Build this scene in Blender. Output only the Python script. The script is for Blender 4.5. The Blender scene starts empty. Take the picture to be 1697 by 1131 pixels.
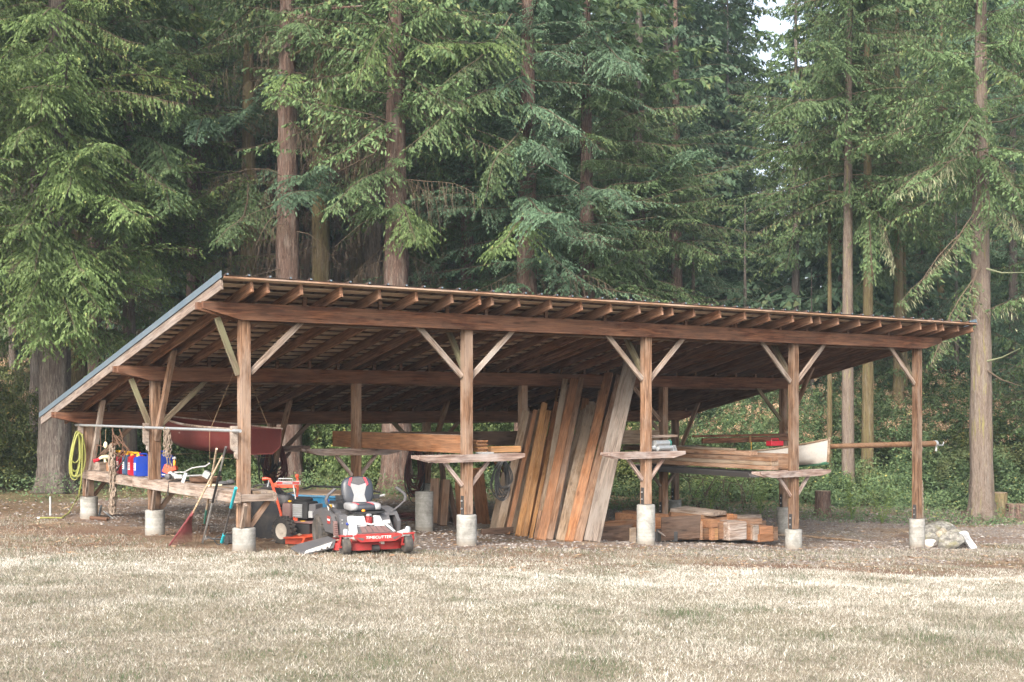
import bpy, bmesh, math, random
import numpy as np
from mathutils import Vector, Matrix

random.seed(7)
SC = bpy.context.scene
COL = SC.collection
R = math.radians

# ------------------------------------------------------------------ camera, sky, sun, exposure
F, HZ, CX = 2072.87, 674.87, 848.5        # focal length, horizon row and centre column in photo pixels
EZ = 2.0                                  # eye height above datum
cam_d = bpy.data.cameras.new('camera')
cam_d.sensor_width = 36.0
cam_d.lens = F / 1697.0 * 36.0
cam_d.shift_y = (HZ - 565.5) / 1697.0
cam_d.clip_start = 0.1
cam_d.clip_end = 2000.0
cam = bpy.data.objects.new('camera', cam_d)
COL.objects.link(cam)
cam.location = (0, 0, EZ)
cam.rotation_euler = (R(90), 0, 0)
SC.camera = cam

SUN_EL, SUN_AZ = 34.0, 198.0              # azimuth in degrees clockwise from +Y: high, behind the camera to the left
world = bpy.data.worlds.new('World')
SC.world = world
world.use_nodes = True
wn = world.node_tree.nodes; wl = world.node_tree.links
sky = wn.new('ShaderNodeTexSky')
sky.sky_type = 'NISHITA'
sky.sun_disc = False
sky.sun_elevation = R(SUN_EL)
sky.sun_rotation = R(SUN_AZ)
sky.air_density = 1.0
sky.dust_density = 5.0
sky.ozone_density = 0.6
hs = wn.new('ShaderNodeHueSaturation')
hs.inputs['Saturation'].default_value = 0.58
bg = wn['Background']
wl.new(sky.outputs[0], hs.inputs['Color'])
wl.new(hs.outputs[0], bg.inputs['Color'])
bg.inputs['Strength'].default_value = 0.15
sd = bpy.data.lights.new('sun', 'SUN')
sd.energy = 1.15
sd.angle = R(12)
sd.color = (1.0, 0.95, 0.87)
sun = bpy.data.objects.new('sun', sd)
COL.objects.link(sun)
az, el = R(SUN_AZ), R(SUN_EL)
sdir = Vector((math.sin(az) * math.cos(el), math.cos(az) * math.cos(el), math.sin(el)))
sun.rotation_euler = sdir.to_track_quat('Z', 'Y').to_euler()
SC.view_settings.view_transform = 'Standard'
SC.view_settings.look = 'None'
SC.view_settings.gamma = 1.0
SC.view_settings.exposure = 1.68
SC.cycles.max_bounces = 6
SC.cycles.diffuse_bounces = 4
SC.cycles.glossy_bounces = 2
SC.cycles.transmission_bounces = 3
SC.cycles.transparent_max_bounces = 4

# ------------------------------------------------------------------ shed frame and ray helpers
A0 = np.array([-3.7087, 17.3131]); TH = 0.6075; BAY = 3.66
U = np.array([math.cos(TH), math.sin(TH)])     # along the length of the shed
V = np.array([-math.sin(TH), math.cos(TH)])    # from the high front to the low back

def S(i, j, h, du=0.0, dv=0.0):
    p = A0 + U * (i * BAY + du) + V * (j * BAY + dv)
    return Vector((p[0], p[1], EZ + h))
U3 = Vector((U[0], U[1], 0)); V3 = Vector((V[0], V[1], 0)); Z3 = Vector((0, 0, 1))

def P(px, py, Y):
    return Vector(((px - CX) / F * Y, Y, EZ + (HZ - py) / F * Y))

def ray(px, py):
    return np.array([(px - CX) / F, 1.0]), (HZ - py) / F

def on_j(px, py, j):                      # where the ray meets the upright plane of row j
    d, z = ray(px, py)
    t = (A0 @ V + j * BAY) / (d @ V)
    return t * (d @ U) / BAY - (A0 @ U) / BAY, z * t

def on_i(px, py, i):
    d, z = ray(px, py)
    t = (A0 @ U + i * BAY) / (d @ U)
    return t * (d @ V) / BAY - (A0 @ V) / BAY, z * t

# ground heights: the terrain falls to the right
_s = [(-3.71, 17.31, -1.98), (-0.70, 19.40, -2.16), (2.30, 21.49, -2.37), (5.31, 23.58, -2.68), (8.31, 25.67, -2.85),
      (-5.80, 20.32, -2.09), (-7.89, 23.32, -2.08), (6.22, 28.67, -2.92), (4.13, 31.68, -2.66), (3.22, 26.59, -2.62),
      (-1.8, 16.8, -2.00), (-8, 12, -1.90), (0, 11, -1.96), (7, 12, -2.10), (-5, 5, -1.85), (5, 5, -1.9), (0, 0, -1.85),
      (-11, 30, -2.05), (12.3, 32.7, -2.98), (-3, 33, -2.2), (4, 16, -2.22), (8, 18, -2.45), (14, 24, -2.85),
      (-14, 20, -2.0), (-20, 40, -2.1), (0, 45, -2.5), (20, 45, -3.0), (-30, 10, -1.9), (30, 20, -3.0), (0, 70, -2.6),
      (-30, 70, -2.4), (35, 70, -3.0), (0, -20, -1.8), (60, 0, -2.8), (-60, 0, -1.9), (0, 120, -2.7), (-90, 90, -2.5), (90, 90, -2.9)]
_s = np.array(_s)
_D = np.sqrt(((_s[:, None, :2] - _s[None, :, :2]) ** 2).sum(-1) + 0.6)
_n = len(_s)
_A = np.zeros((_n + 1, _n + 1)); _A[:_n, :_n] = -_D + 0.15 * np.eye(_n); _A[_n, :_n] = 1; _A[:_n, _n] = 1
_w = np.linalg.solve(_A, np.append(_s[:, 2], 0))
def gz(x, y):
    x = np.asarray(x, float); y = np.asarray(y, float)
    r = np.sqrt((x[..., None] - _s[:, 0]) ** 2 + (y[..., None] - _s[:, 1]) ** 2 + 0.6)
    h = -(r @ _w[:_n]) + _w[_n]
    h = h + 0.012 * np.sin(x * 2.1 + 1.3 * np.sin(y * 1.7)) + 0.012 * np.sin(y * 2.7 + 1.1 * np.sin(x * 1.3))
    d = np.sqrt(x * x + y * y)
    k = np.clip((d - 110) / 60, 0, 1)
    return EZ + h * (1 - k) - 2.7 * k
def gzf(x, y): return float(gz(x, y))
def on_g(px, py):
    d, z = ray(px, py)
    t = 20.0
    for _ in range(40):
        g = gzf(d[0] * t, t) - EZ
        t = 0.5 * t + 0.5 * (g / z)
    return Vector((d[0] * t, t, gzf(d[0] * t, t)))

# ------------------------------------------------------------------ object helpers
WM = {}; LS = {}
def link(name, data, mw=None, parent=None):
    o = bpy.data.objects.new(name, data)
    COL.objects.link(o)
    mw = mw or Matrix.Identity(4)
    if parent is not None:
        o.parent = parent
        o.matrix_basis = WM[parent.name].inverted() @ mw
    else:
        o.matrix_basis = mw
    WM[o.name] = mw
    return o
def tag(o, label=None, cat=None, group=None, kind=None):
    if label: o['label'] = label
    if cat: o['category'] = cat
    if group: o['group'] = group
    if kind: o['kind'] = kind
    return o
def thing(name, label, cat, loc, rz=0.0, group=None):
    o = link(name, None, Matrix.Translation(Vector(loc)) @ Matrix.Rotation(rz, 4, 'Z'))
    o.empty_display_size = 0.1
    return tag(o, label, cat, group)

def npmesh(name, v, f, mats, matidx=None, attrs=None, smooth=False):
    v = np.asarray(v, np.float32); f = np.asarray(f, np.int32)
    k = f.shape[1]
    me = bpy.data.meshes.new(name)
    me.vertices.add(len(v)); me.vertices.foreach_set('co', v.ravel())
    me.loops.add(f.size); me.loops.foreach_set('vertex_index', f.ravel())
    me.polygons.add(len(f)); me.polygons.foreach_set('loop_start', np.arange(0, f.size, k, dtype=np.int32))
    if matidx is not None: me.polygons.foreach_set('material_index', np.asarray(matidx, np.int32))
    me.polygons.foreach_set('use_smooth', np.full(len(f), smooth))
    for m in mats: me.materials.append(m)
    if attrs:
        for n, a in attrs.items():
            at = me.attributes.new(n, 'FLOAT', 'POINT'); at.data.foreach_set('value', np.asarray(a, np.float32))
    me.update(calc_edges=True)
    return me

class G:
    """collects simple shapes, then makes ONE mesh object"""
    def __init__(s): s.v = []; s.f = []; s.m = []; s.cur = 0
    def add(s, vs, fs, M=None):
        b = len(s.v)
        for p in vs:
            p = Vector(p); s.v.append(tuple(M @ p if M is not None else p))
        for q in fs: s.f.append(tuple(b + a for a in q)); s.m.append(s.cur)
        return s
    def mat(s, k): s.cur = k; return s
    def box(s, c, d, M=None, ch=0.0):
        x, y, z = d[0] / 2, d[1] / 2, d[2] / 2
        T = Matrix.Translation(Vector(c)) @ (M if M is not None else Matrix.Identity(4))
        ch = ch or min(x, y, z) * 0.12
        vs = []; idx = {}
        for sx in (-1, 1):
            for sy in (-1, 1):
                for sz in (-1, 1):
                    for a in range(3):
                        p = [sx * (x - (ch if a != 0 else 0)), sy * (y - (ch if a != 1 else 0)), sz * (z - (ch if a != 2 else 0))]
                        idx[(sx, sy, sz, a)] = len(vs); vs.append(p)
        fs = []
        I = lambda sx, sy, sz, a: idx[(sx, sy, sz, a)]
        for sg in (-1, 1):
            q = [I(sg, -1, -1, 0), I(sg, 1, -1, 0), I(sg, 1, 1, 0), I(sg, -1, 1, 0)]; fs.append(q if sg > 0 else q[::-1])
            q = [I(-1, sg, -1, 1), I(-1, sg, 1, 1), I(1, sg, 1, 1), I(1, sg, -1, 1)]; fs.append(q if sg > 0 else q[::-1])
            q = [I(-1, -1, sg, 2), I(1, -1, sg, 2), I(1, 1, sg, 2), I(-1, 1, sg, 2)]; fs.append(q if sg > 0 else q[::-1])
        for a, b in ((-1, -1), (-1, 1), (1, -1), (1, 1)):
            fs.append([I(-1, a, b, 1), I(1, a, b, 1), I(1, a, b, 2), I(-1, a, b, 2)])
            fs.append([I(a, -1, b, 0), I(a, 1, b, 0), I(a, 1, b, 2), I(a, -1, b, 2)])
            fs.append([I(a, b, -1, 0), I(a, b, 1, 0), I(a, b, 1, 1), I(a, b, -1, 1)])
        for sx in (-1, 1):
            for sy in (-1, 1):
                for sz in (-1, 1): fs.append([I(sx, sy, sz, 0), I(sx, sy, sz, 1), I(sx, sy, sz, 2)])
        return s.add(vs, fs, T)
    def tube(s, pts, r, n=8, cap=True):
        pts = [Vector(p) for p in pts]
        rs = r if isinstance(r, (list, tuple)) else [r] * len(pts)
        vs = []; fs = []
        t0 = (pts[1] - pts[0]).normalized()
        a = t0.cross(Vector((0, 0, 1)))
        if a.length < 0.1: a = t0.cross(Vector((1, 0, 0)))
        a.normalize()
        for k, p in enumerate(pts):
            t = (pts[min(k + 1, len(pts) - 1)] - pts[max(k - 1, 0)])
            t = t.normalized() if t.length > 1e-9 else t0
            a = (a - t * a.dot(t))
            a = a.normalized() if a.length > 1e-6 else t.orthogonal().normalized()
            b = t.cross(a)
            for q in range(n):
                an = 2 * math.pi * q / n
                vs.append(p + (a * math.cos(an) + b * math.sin(an)) * rs[k])
        for k in range(len(pts) - 1):
            for q in range(n):
                fs.append((k * n + q, k * n + (q + 1) % n, (k + 1) * n + (q + 1) % n, (k + 1) * n + q))
        if cap:
            fs.append(tuple(range(n))[::-1]); fs.append(tuple((len(pts) - 1) * n + q for q in range(n)))
        return s.add(vs, fs)
    def cyl(s, p0, p1, r, n=16): return s.tube([p0, p1], r, n)
    def prism(s, poly, o, ax, ay, n, th):
        """polygon (a, b) in the plane o + a*ax + b*ay, thickness th along n (centred)"""
        o, ax, ay, n = Vector(o), Vector(ax), Vector(ay), Vector(n)
        k = len(poly)
        vs = [o + ax * a + ay * b - n * (th / 2) for a, b in poly] + [o + ax * a + ay * b + n * (th / 2) for a, b in poly]
        fs = [tuple(range(k))[::-1], tuple(range(k, 2 * k))] + [(q, (q + 1) % k, k + (q + 1) % k, k + q) for q in range(k)]
        return s.add(vs, fs)
    def lathe(s, prof, o=(0, 0, 0), ax=(0, 0, 1), n=24):
        ax = Vector(ax).normalized(); a = ax.orthogonal().normalized(); b = ax.cross(a); o = Vector(o)
        vs = []; fs = []
        for r, h in prof:
            for q in range(n):
                an = 2 * math.pi * q / n
                vs.append(o + ax * h + (a * math.cos(an) + b * math.sin(an)) * r)
        for k in range(len(prof) - 1):
            for q in range(n): fs.append((k * n + q, k * n + (q + 1) % n, (k + 1) * n + (q + 1) % n, (k + 1) * n + q))
        fs.append(tuple(range(n))[::-1]); fs.append(tuple((len(prof) - 1) * n + q for q in range(n)))
        return s.add(vs, fs)
    def ball(s, c, r, n=12, M=None):
        rx, ry, rz = (r, r, r) if not isinstance(r, (tuple, list)) else r
        vs = []; fs = []; m = n // 2
        for k in range(m + 1):
            t = math.pi * k / m
            for q in range(n):
                a = 2 * math.pi * q / n
                vs.append(Vector((rx * math.sin(t) * math.cos(a), ry * math.sin(t) * math.sin(a), rz * math.cos(t))))
        for k in range(m):
            for q in range(n): fs.append((k * n + q, (k + 1) * n + q, (k + 1) * n + (q + 1) % n, k * n + (q + 1) % n))
        return s.add(vs, fs, Matrix.Translation(Vector(c)) @ (M if M is not None else Matrix.Identity(4)))
    def mesh(s, name, mats, angle=35):
        me = bpy.data.meshes.new(name)
        me.from_pydata(s.v, [], s.f)
        if not isinstance(mats, (list, tuple)): mats = [mats]
        for m in mats: me.materials.append(m)
        if len(mats) > 1: me.polygons.foreach_set('material_index', s.m)
        bm = bmesh.new(); bm.from_mesh(me)
        bmesh.ops.remove_doubles(bm, verts=bm.verts, dist=1e-5)
        bmesh.ops.recalc_face_normals(bm, faces=bm.faces)
        bm.to_mesh(me); bm.free()
        me.shade_smooth(); me.set_sharp_from_angle(angle=R(angle))
        return me
    def build(s, name, mats, parent=None, mw=None, angle=35):
        """vertices are in the frame mw (default: the parent's own frame)"""
        if mw is None and parent is not None: mw = WM[parent.name] @ LS.get(parent.name, Matrix.Identity(4))
        return link(name, s.mesh(name, mats, angle), mw, parent)

_bc = {}
def box_mesh(l, w, t, mat):
    k = (round(l, 3), round(w, 3), round(t, 3), mat.name)
    if k not in _bc:
        _bc[k] = G().box((0, 0, 0), (l, w, t), ch=min(w, t, 0.06) * 0.09).mesh('timber', mat, 30)
    return _bc[k]
def board(name, p0, p1, w, t, mat, parent=None, up=(0, 0, 1), roll=0.0):
    """a straight timber from p0 to p1: w across (local Y), t along the up hint (local Z)"""
    p0, p1 = Vector(p0), Vector(p1)
    x = (p1 - p0); l = x.length; x.normalize()
    z = Vector(up) - x * Vector(up).dot(x)
    if z.length < 1e-4: z = x.orthogonal()
    z.normalize(); y = z.cross(x)
    M = Matrix(((x.x, y.x, z.x, 0), (x.y, y.y, z.y, 0), (x.z, y.z, z.z, 0), (0, 0, 0, 1)))
    M = Matrix.Translation((p0 + p1) / 2) @ M @ Matrix.Rotation(roll, 4, 'X')
    return link(name, box_mesh(l, w, t, mat), M, parent)

# ------------------------------------------------------------------ materials
def new_mat(name):
    m = bpy.data.materials.new(name); m.use_nodes = True
    nt = m.node_tree; b = nt.nodes['Principled BSDF']
    return m, nt, b
def N(nt, t, **kw):
    n = nt.nodes.new(t)
    for k, v in kw.items():
        if k in n.inputs.keys() if hasattr(n.inputs, 'keys') else False: n.inputs[k].default_value = v
        else: setattr(n, k, v)
    return n
def ramp(nt, stops, interp='LINEAR'):
    r = nt.nodes.new('ShaderNodeValToRGB'); r.color_ramp.interpolation = interp
    e = r.color_ramp.elements
    while len(e) < len(stops): e.new(0.5)
    for q, (p, c) in enumerate(stops):
        e[q].position = p; e[q].color = (*c, 1) if len(c) == 3 else c
    return r
def mixc(nt, fac, a, b, mode='MIX'):
    m = nt.nodes.new('ShaderNodeMix'); m.data_type = 'RGBA'; m.blend_type = mode
    for s, i in ((fac, 0), (a, 6), (b, 7)):
        if isinstance(s, (int, float)): m.inputs[i].default_value = s
        elif isinstance(s, tuple): m.inputs[i].default_value = (*s, 1)
        else: nt.links.new(s, m.inputs[i])
    return m.outputs[2]
def mathn(nt, op, a, b=0.0, clamp=False):
    m = nt.nodes.new('ShaderNodeMath'); m.operation = op; m.use_clamp = clamp
    for s, i in ((a, 0), (b, 1)):
        if isinstance(s, (int, float)): m.inputs[i].default_value = s
        else: nt.links.new(s, m.inputs[i])
    return m.outputs[0]
def noise(nt, vec, scale, detail=4, rough=0.55, dist=0.0):
    n = nt.nodes.new('ShaderNodeTexNoise')
    n.inputs['Scale'].default_value = scale; n.inputs['Detail'].default_value = detail
    n.inputs['Roughness'].default_value = rough; n.inputs['Distortion'].default_value = dist
    nt.links.new(vec, n.inputs['Vector'])
    return n.outputs['Fac']
def coords(nt, scale=(1, 1, 1), kind='Object', rand=True):
    tc = nt.nodes.new('ShaderNodeTexCoord')
    out = tc.outputs[kind]
    if rand:
        oi = nt.nodes.new('ShaderNodeObjectInfo')
        ad = nt.nodes.new('ShaderNodeVectorMath'); ad.operation = 'ADD'
        mu = nt.nodes.new('ShaderNodeVectorMath'); mu.operation = 'SCALE'
        cm = nt.nodes.new('ShaderNodeCombineXYZ')
        for q in range(3): nt.links.new(oi.outputs['Random'], cm.inputs[q])
        nt.links.new(cm.outputs[0], mu.inputs[0]); mu.inputs['Scale'].default_value = 37.0
        nt.links.new(out, ad.inputs[0]); nt.links.new(mu.outputs[0], ad.inputs[1]); out = ad.outputs[0]
    mp = nt.nodes.new('ShaderNodeMapping'); mp.inputs['Scale'].default_value = scale
    nt.links.new(out, mp.inputs['Vector'])
    return mp.outputs[0]
def bump(nt, b, h, strength=0.4, dist=0.01):
    n = nt.nodes.new('ShaderNodeBump'); n.inputs['Strength'].default_value = strength; n.inputs['Distance'].default_value = dist
    nt.links.new(h, n.inputs['Height']); nt.links.new(n.outputs[0], b.inputs['Normal'])

def wood(name, dark, mid, light, grey=(0.30, 0.27, 0.24), weather=0.35, var=0.35, rough=0.8):
    m, nt, b = new_mat(name)
    c1 = coords(nt, (0.7, 9, 9)); g = noise(nt, c1, 3.0, 6, 0.65, 0.6)
    c2 = coords(nt, (1.5, 60, 60)); fine = noise(nt, c2, 2.0, 3, 0.6)
    c3 = coords(nt, (0.8, 2.5, 2.5)); w = noise(nt, c3, 1.3, 5, 0.7)
    col = ramp(nt, [(0.36, dark), (0.5, mid), (0.64, light)])
    nt.links.new(g, col.inputs[0])
    f = ramp(nt, [(0.36, (0.5, 0.5, 0.5)), (0.6, (1.2, 1.2, 1.2))]); nt.links.new(fine, f.inputs[0])
    c = mixc(nt, 0.8, col.outputs[0], f.outputs[0], 'MULTIPLY')
    wf = ramp(nt, [(0.50 - weather * 0.25, (1, 1, 1)), (0.60 - weather * 0.1, (0, 0, 0))]); nt.links.new(w, wf.inputs[0])
    wfac = mathn(nt, 'MULTIPLY', wf.outputs[0], weather * 1.5, True)
    c = mixc(nt, wfac, c, grey)
    # knots
    vo = nt.nodes.new('ShaderNodeTexVoronoi'); vo.inputs['Scale'].default_value = 1.0
    nt.links.new(coords(nt, (1.6, 7, 7)), vo.inputs['Vector'])
    kf = ramp(nt, [(0.08, (1, 1, 1)), (0.16, (0, 0, 0))]); nt.links.new(vo.outputs['Distance'], kf.inputs[0])
    c = mixc(nt, mathn(nt, 'MULTIPLY', kf.outputs[0], 0.6), c, tuple(x * 0.45 for x in dark))
    oi = nt.nodes.new('ShaderNodeObjectInfo')
    vr = nt.nodes.new('ShaderNodeMapRange'); nt.links.new(oi.outputs['Random'], vr.inputs[0])
    vr.inputs['To Min'].default_value = 1 - var; vr.inputs['To Max'].default_value = 1 + var
    h = nt.nodes.new('ShaderNodeHueSaturation'); nt.links.new(vr.outputs[0], h.inputs['Value']); nt.links.new(c, h.inputs['Color'])
    nt.links.new(h.outputs[0], b.inputs['Base Color'])
    b.inputs['Roughness'].default_value = rough; b.inputs['Specular IOR Level'].default_value = 0.25
    bump(nt, b, mathn(nt, 'ADD', g, mathn(nt, 'MULTIPLY', fine, 0.6)), 0.5, 0.006)
    return m
def plain(name, col, rough=0.5, metal=0.0, spec=0.5, dirt=0.25, dcol=(0.18, 0.14, 0.10), scale=6.0):
    m, nt, b = new_mat(name)
    v = coords(nt, (1, 1, 1)); n1 = noise(nt, v, scale, 5, 0.7); n2 = noise(nt, v, scale * 7, 3, 0.6)
    f = ramp(nt, [(0.42, (0, 0, 0)), (0.75, (1, 1, 1))]); nt.links.new(n1, f.inputs[0])
    c = mixc(nt, mathn(nt, 'MULTIPLY', f.outputs[0], dirt), col, dcol)
    f2 = ramp(nt, [(0.3, (0.85, 0.85, 0.85)), (0.7, (1.08, 1.08, 1.08))]); nt.links.new(n2, f2.inputs[0])
    c = mixc(nt, 0.7, c, f2.outputs[0], 'MULTIPLY')
    nt.links.new(c, b.inputs['Base Color'])
    rr = nt.nodes.new('ShaderNodeMapRange'); nt.links.new(n1, rr.inputs[0])
    rr.inputs['To Min'].default_value = max(rough - 0.1, 0.05); rr.inputs['To Max'].default_value = min(rough + 0.25, 1)
    nt.links.new(rr.outputs[0], b.inputs['Roughness'])
    b.inputs['Metallic'].default_value = metal; b.inputs['Specular IOR Level'].default_value = spec
    bump(nt, b, n2, 0.12, 0.003)
    return m

M = {}
M['post'] = wood('post_wood', (0.085, 0.043, 0.024), (0.175, 0.098, 0.058), (0.29, 0.18, 0.115), (0.28, 0.215, 0.17), 0.42, 0.25)
M['beam'] = wood('beam_wood', (0.050, 0.019, 0.010), (0.115, 0.046, 0.024), (0.20, 0.090, 0.047), (0.20, 0.125, 0.085), 0.2, 0.2)
M['rafter'] = wood('rafter_wood', (0.095, 0.045, 0.026), (0.19, 0.097, 0.056), (0.29, 0.16, 0.10), (0.22, 0.16, 0.12), 0.2, 0.25)
M['slat'] = wood('slat_wood', (0.27, 0.19, 0.13), (0.44, 0.33, 0.235), (0.56, 0.44, 0.33), (0.42, 0.35, 0.28), 0.3, 0.25)
M['oldplank'] = wood('old_grey_plank_wood', (0.085, 0.064, 0.05), (0.155, 0.122, 0.10), (0.225, 0.185, 0.155), (0.185, 0.16, 0.14), 0.6, 0.12)
M['greywood'] = wood('weathered_wood', (0.11, 0.078, 0.058), (0.22, 0.165, 0.13), (0.33, 0.265, 0.22), (0.30, 0.265, 0.235), 0.7, 0.2)
M['armwood'] = wood('shelf_arm_wood', (0.13, 0.08, 0.065), (0.27, 0.19, 0.155), (0.40, 0.32, 0.28), (0.36, 0.32, 0.30), 0.6, 0.15)
M['cedar'] = wood('cedar_wood', (0.165, 0.070, 0.032), (0.230, 0.102, 0.046), (0.30, 0.145, 0.068), (0.35, 0.24, 0.17), 0.12, 0.15)
M['fir'] = wood('fir_wood', (0.21, 0.100, 0.037), (0.29, 0.145, 0.056), (0.37, 0.20, 0.085), (0.35, 0.25, 0.17), 0.12, 0.15)
M['brownplank'] = wood('brown_plank_wood', (0.12, 0.06, 0.033), (0.21, 0.115, 0.066), (0.31, 0.19, 0.12), (0.25, 0.19, 0.15), 0.3, 0.15)
M['olive'] = wood('dull_plank_wood', (0.13, 0.085, 0.053), (0.20, 0.137, 0.088), (0.27, 0.195, 0.135), (0.30, 0.25, 0.2), 0.4, 0.12)
M['darkply'] = wood('dark_ply_wood', (0.045, 0.027, 0.018), (0.085, 0.050, 0.034), (0.13, 0.083, 0.058), (0.13, 0.095, 0.075), 0.3, 0.1)
M['whitewood'] = wood('peeling_white_wood', (0.13, 0.085, 0.06), (0.27, 0.22, 0.19), (0.40, 0.355, 0.325), (0.20, 0.13, 0.09), 0.6, 0.05)
M['moss'] = wood('mossy_brace_wood', (0.085, 0.062, 0.042), (0.155, 0.125, 0.085), (0.22, 0.185, 0.13), (0.15, 0.15, 0.085), 0.5, 0.2)
M['barge'] = wood('barge_wood', (0.12, 0.085, 0.066), (0.205, 0.155, 0.125), (0.29, 0.235, 0.20), (0.26, 0.225, 0.20), 0.5, 0.1)
M['handle'] = wood('tool_handle_wood', (0.28, 0.19, 0.11), (0.42, 0.31, 0.20), (0.55, 0.43, 0.30), (0.40, 0.35, 0.3), 0.3, 0.1)
M['steel'] = plain('galvanised_steel', (0.48, 0.50, 0.51), 0.42, 0.7, 0.5, 0.35, (0.25, 0.22, 0.2))
M['roofblue'] = plain('blue_grey_trim', (0.085, 0.12, 0.15), 0.45, 0.1, 0.5, 0.2, (0.3, 0.3, 0.28))
M['roofmetal'] = plain('roof_metal', (0.085, 0.052, 0.042), 0.6, 0.1, 0.4, 0.4, (0.08, 0.06, 0.05))
M['roofmetal_rib'] = plain('roof_metal_rib', (0.13, 0.18, 0.22), 0.6, 0.1, 0.5, 0.2)
M['rust'] = plain('rusty_iron', (0.13, 0.075, 0.05), 0.85, 0.3, 0.3, 0.6, (0.10, 0.05, 0.03), 12)
M['chain'] = plain('weathered_chain', (0.30, 0.25, 0.20), 0.7, 0.4, 0.4, 0.7, (0.16, 0.08, 0.045), 25)
M['iron'] = plain('dark_iron', (0.05, 0.05, 0.052), 0.6, 0.4)
M['black'] = plain('black_plastic', (0.018, 0.019, 0.021), 0.5, 0, 0.4, 0.3, (0.08, 0.07, 0.06))
M['bin'] = plain('black_tarp', (0.012, 0.013, 0.016), 0.7, 0, 0.3, 0.2)
M['dgrey'] = plain('dark_grey_plastic', (0.075, 0.075, 0.08), 0.55, 0, 0.4, 0.35, (0.16, 0.13, 0.11))
M['mgrey'] = plain('mid_grey_vinyl', (0.27, 0.275, 0.28), 0.5, 0, 0.4, 0.15)
M['navy'] = plain('black_vinyl', (0.03, 0.036, 0.048), 0.38, 0, 0.5, 0.15)
M['pinkred'] = plain('red_vinyl', (0.62, 0.05, 0.07), 0.5, 0, 0.4, 0.1)
M['red'] = plain('mower_red_paint', (0.30, 0.016, 0.018), 0.42, 0, 0.5, 0.55, (0.25, 0.10, 0.07))
M['white'] = plain('white_paint', (0.44, 0.45, 0.46), 0.4, 0, 0.5, 0.55, (0.4, 0.38, 0.34))
M['orange'] = plain('orange_paint', (0.55, 0.065, 0.022), 0.45, 0, 0.5, 0.35, (0.3, 0.12, 0.06))
M['rubber'] = plain('tyre_rubber', (0.045, 0.043, 0.042), 0.85, 0, 0.3, 0.6, (0.17, 0.14, 0.11), 9)
M['canred'] = plain('red_can_plastic', (0.48, 0.010, 0.03), 0.42, 0, 0.5, 0.15)
M['canblue'] = plain('blue_can_plastic', (0.008, 0.045, 0.34), 0.4, 0, 0.5, 0.12)
M['canslate'] = plain('slate_can_plastic', (0.045, 0.10, 0.19), 0.45, 0, 0.5, 0.2)
M['yellow'] = plain('yellow_plastic', (0.80, 0.42, 0.02), 0.45, 0, 0.5, 0.12)
M['hose'] = plain('yellow_green_hose', (0.23, 0.24, 0.055), 0.5, 0, 0.5, 0.15)
M['darkhose'] = plain('maroon_hose', (0.085, 0.022, 0.022), 0.5, 0, 0.5, 0.3)
M['blackhose'] = plain('black_hose', (0.022, 0.024, 0.028), 0.5, 0, 0.5, 0.3)
M['maroon'] = plain('maroon_plastic', (0.20, 0.045, 0.055), 0.5, 0, 0.4, 0.3)
M['teal'] = plain('turquoise_plastic', (0.01, 0.42, 0.52), 0.4, 0, 0.5, 0.1)
M['green'] = plain('dark_green_plastic', (0.012, 0.13, 0.10), 0.45)
M['bluetub'] = plain('blue_tub', (0.01, 0.12, 0.23), 0.5, 0, 0.4, 0.3)
M['boatred'] = plain('boat_red_paint', (0.095, 0.015, 0.012), 0.55, 0, 0.4, 0.35, (0.10, 0.04, 0.03), 3)
M['boatwhite'] = plain('boat_white_paint', (0.38, 0.365, 0.345), 0.5, 0, 0.4, 0.45, (0.4, 0.34, 0.28), 4)
M['boatgreen'] = plain('boat_green_paint', (0.03, 0.12, 0.07), 0.5)
M['cream'] = plain('cream_plastic', (0.80, 0.74, 0.50), 0.4, 0, 0.5, 0.1)
M['rope'] = plain('rope_fibre', (0.26, 0.18, 0.11), 0.9, 0, 0.2, 0.2)
M['rimcream'] = plain('cream_rim_paint', (0.60, 0.54, 0.45), 0.5, 0, 0.4, 0.3)
M['varnish'] = wood('varnished_wood', (0.11, 0.055, 0.027), (0.165, 0.087, 0.044), (0.22, 0.125, 0.065), (0.22, 0.15, 0.1), 0.2, 0.1, 0.5)
M['stackwood'] = wood('aged_beam_wood', (0.10, 0.045, 0.022), (0.175, 0.082, 0.040), (0.26, 0.14, 0.07), (0.18, 0.125, 0.09), 0.25, 0.25)
M['amber'] = plain('amber_plastic', (0.80, 0.26, 0.01), 0.35)
M['label_white'] = plain('printed_label', (0.78, 0.78, 0.76), 0.5, 0, 0.4, 0.1)
M['exhaust'] = plain('mauve_brown_plastic', (0.15, 0.085, 0.08), 0.55, 0, 0.4, 0.4, (0.22, 0.18, 0.15))

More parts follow.
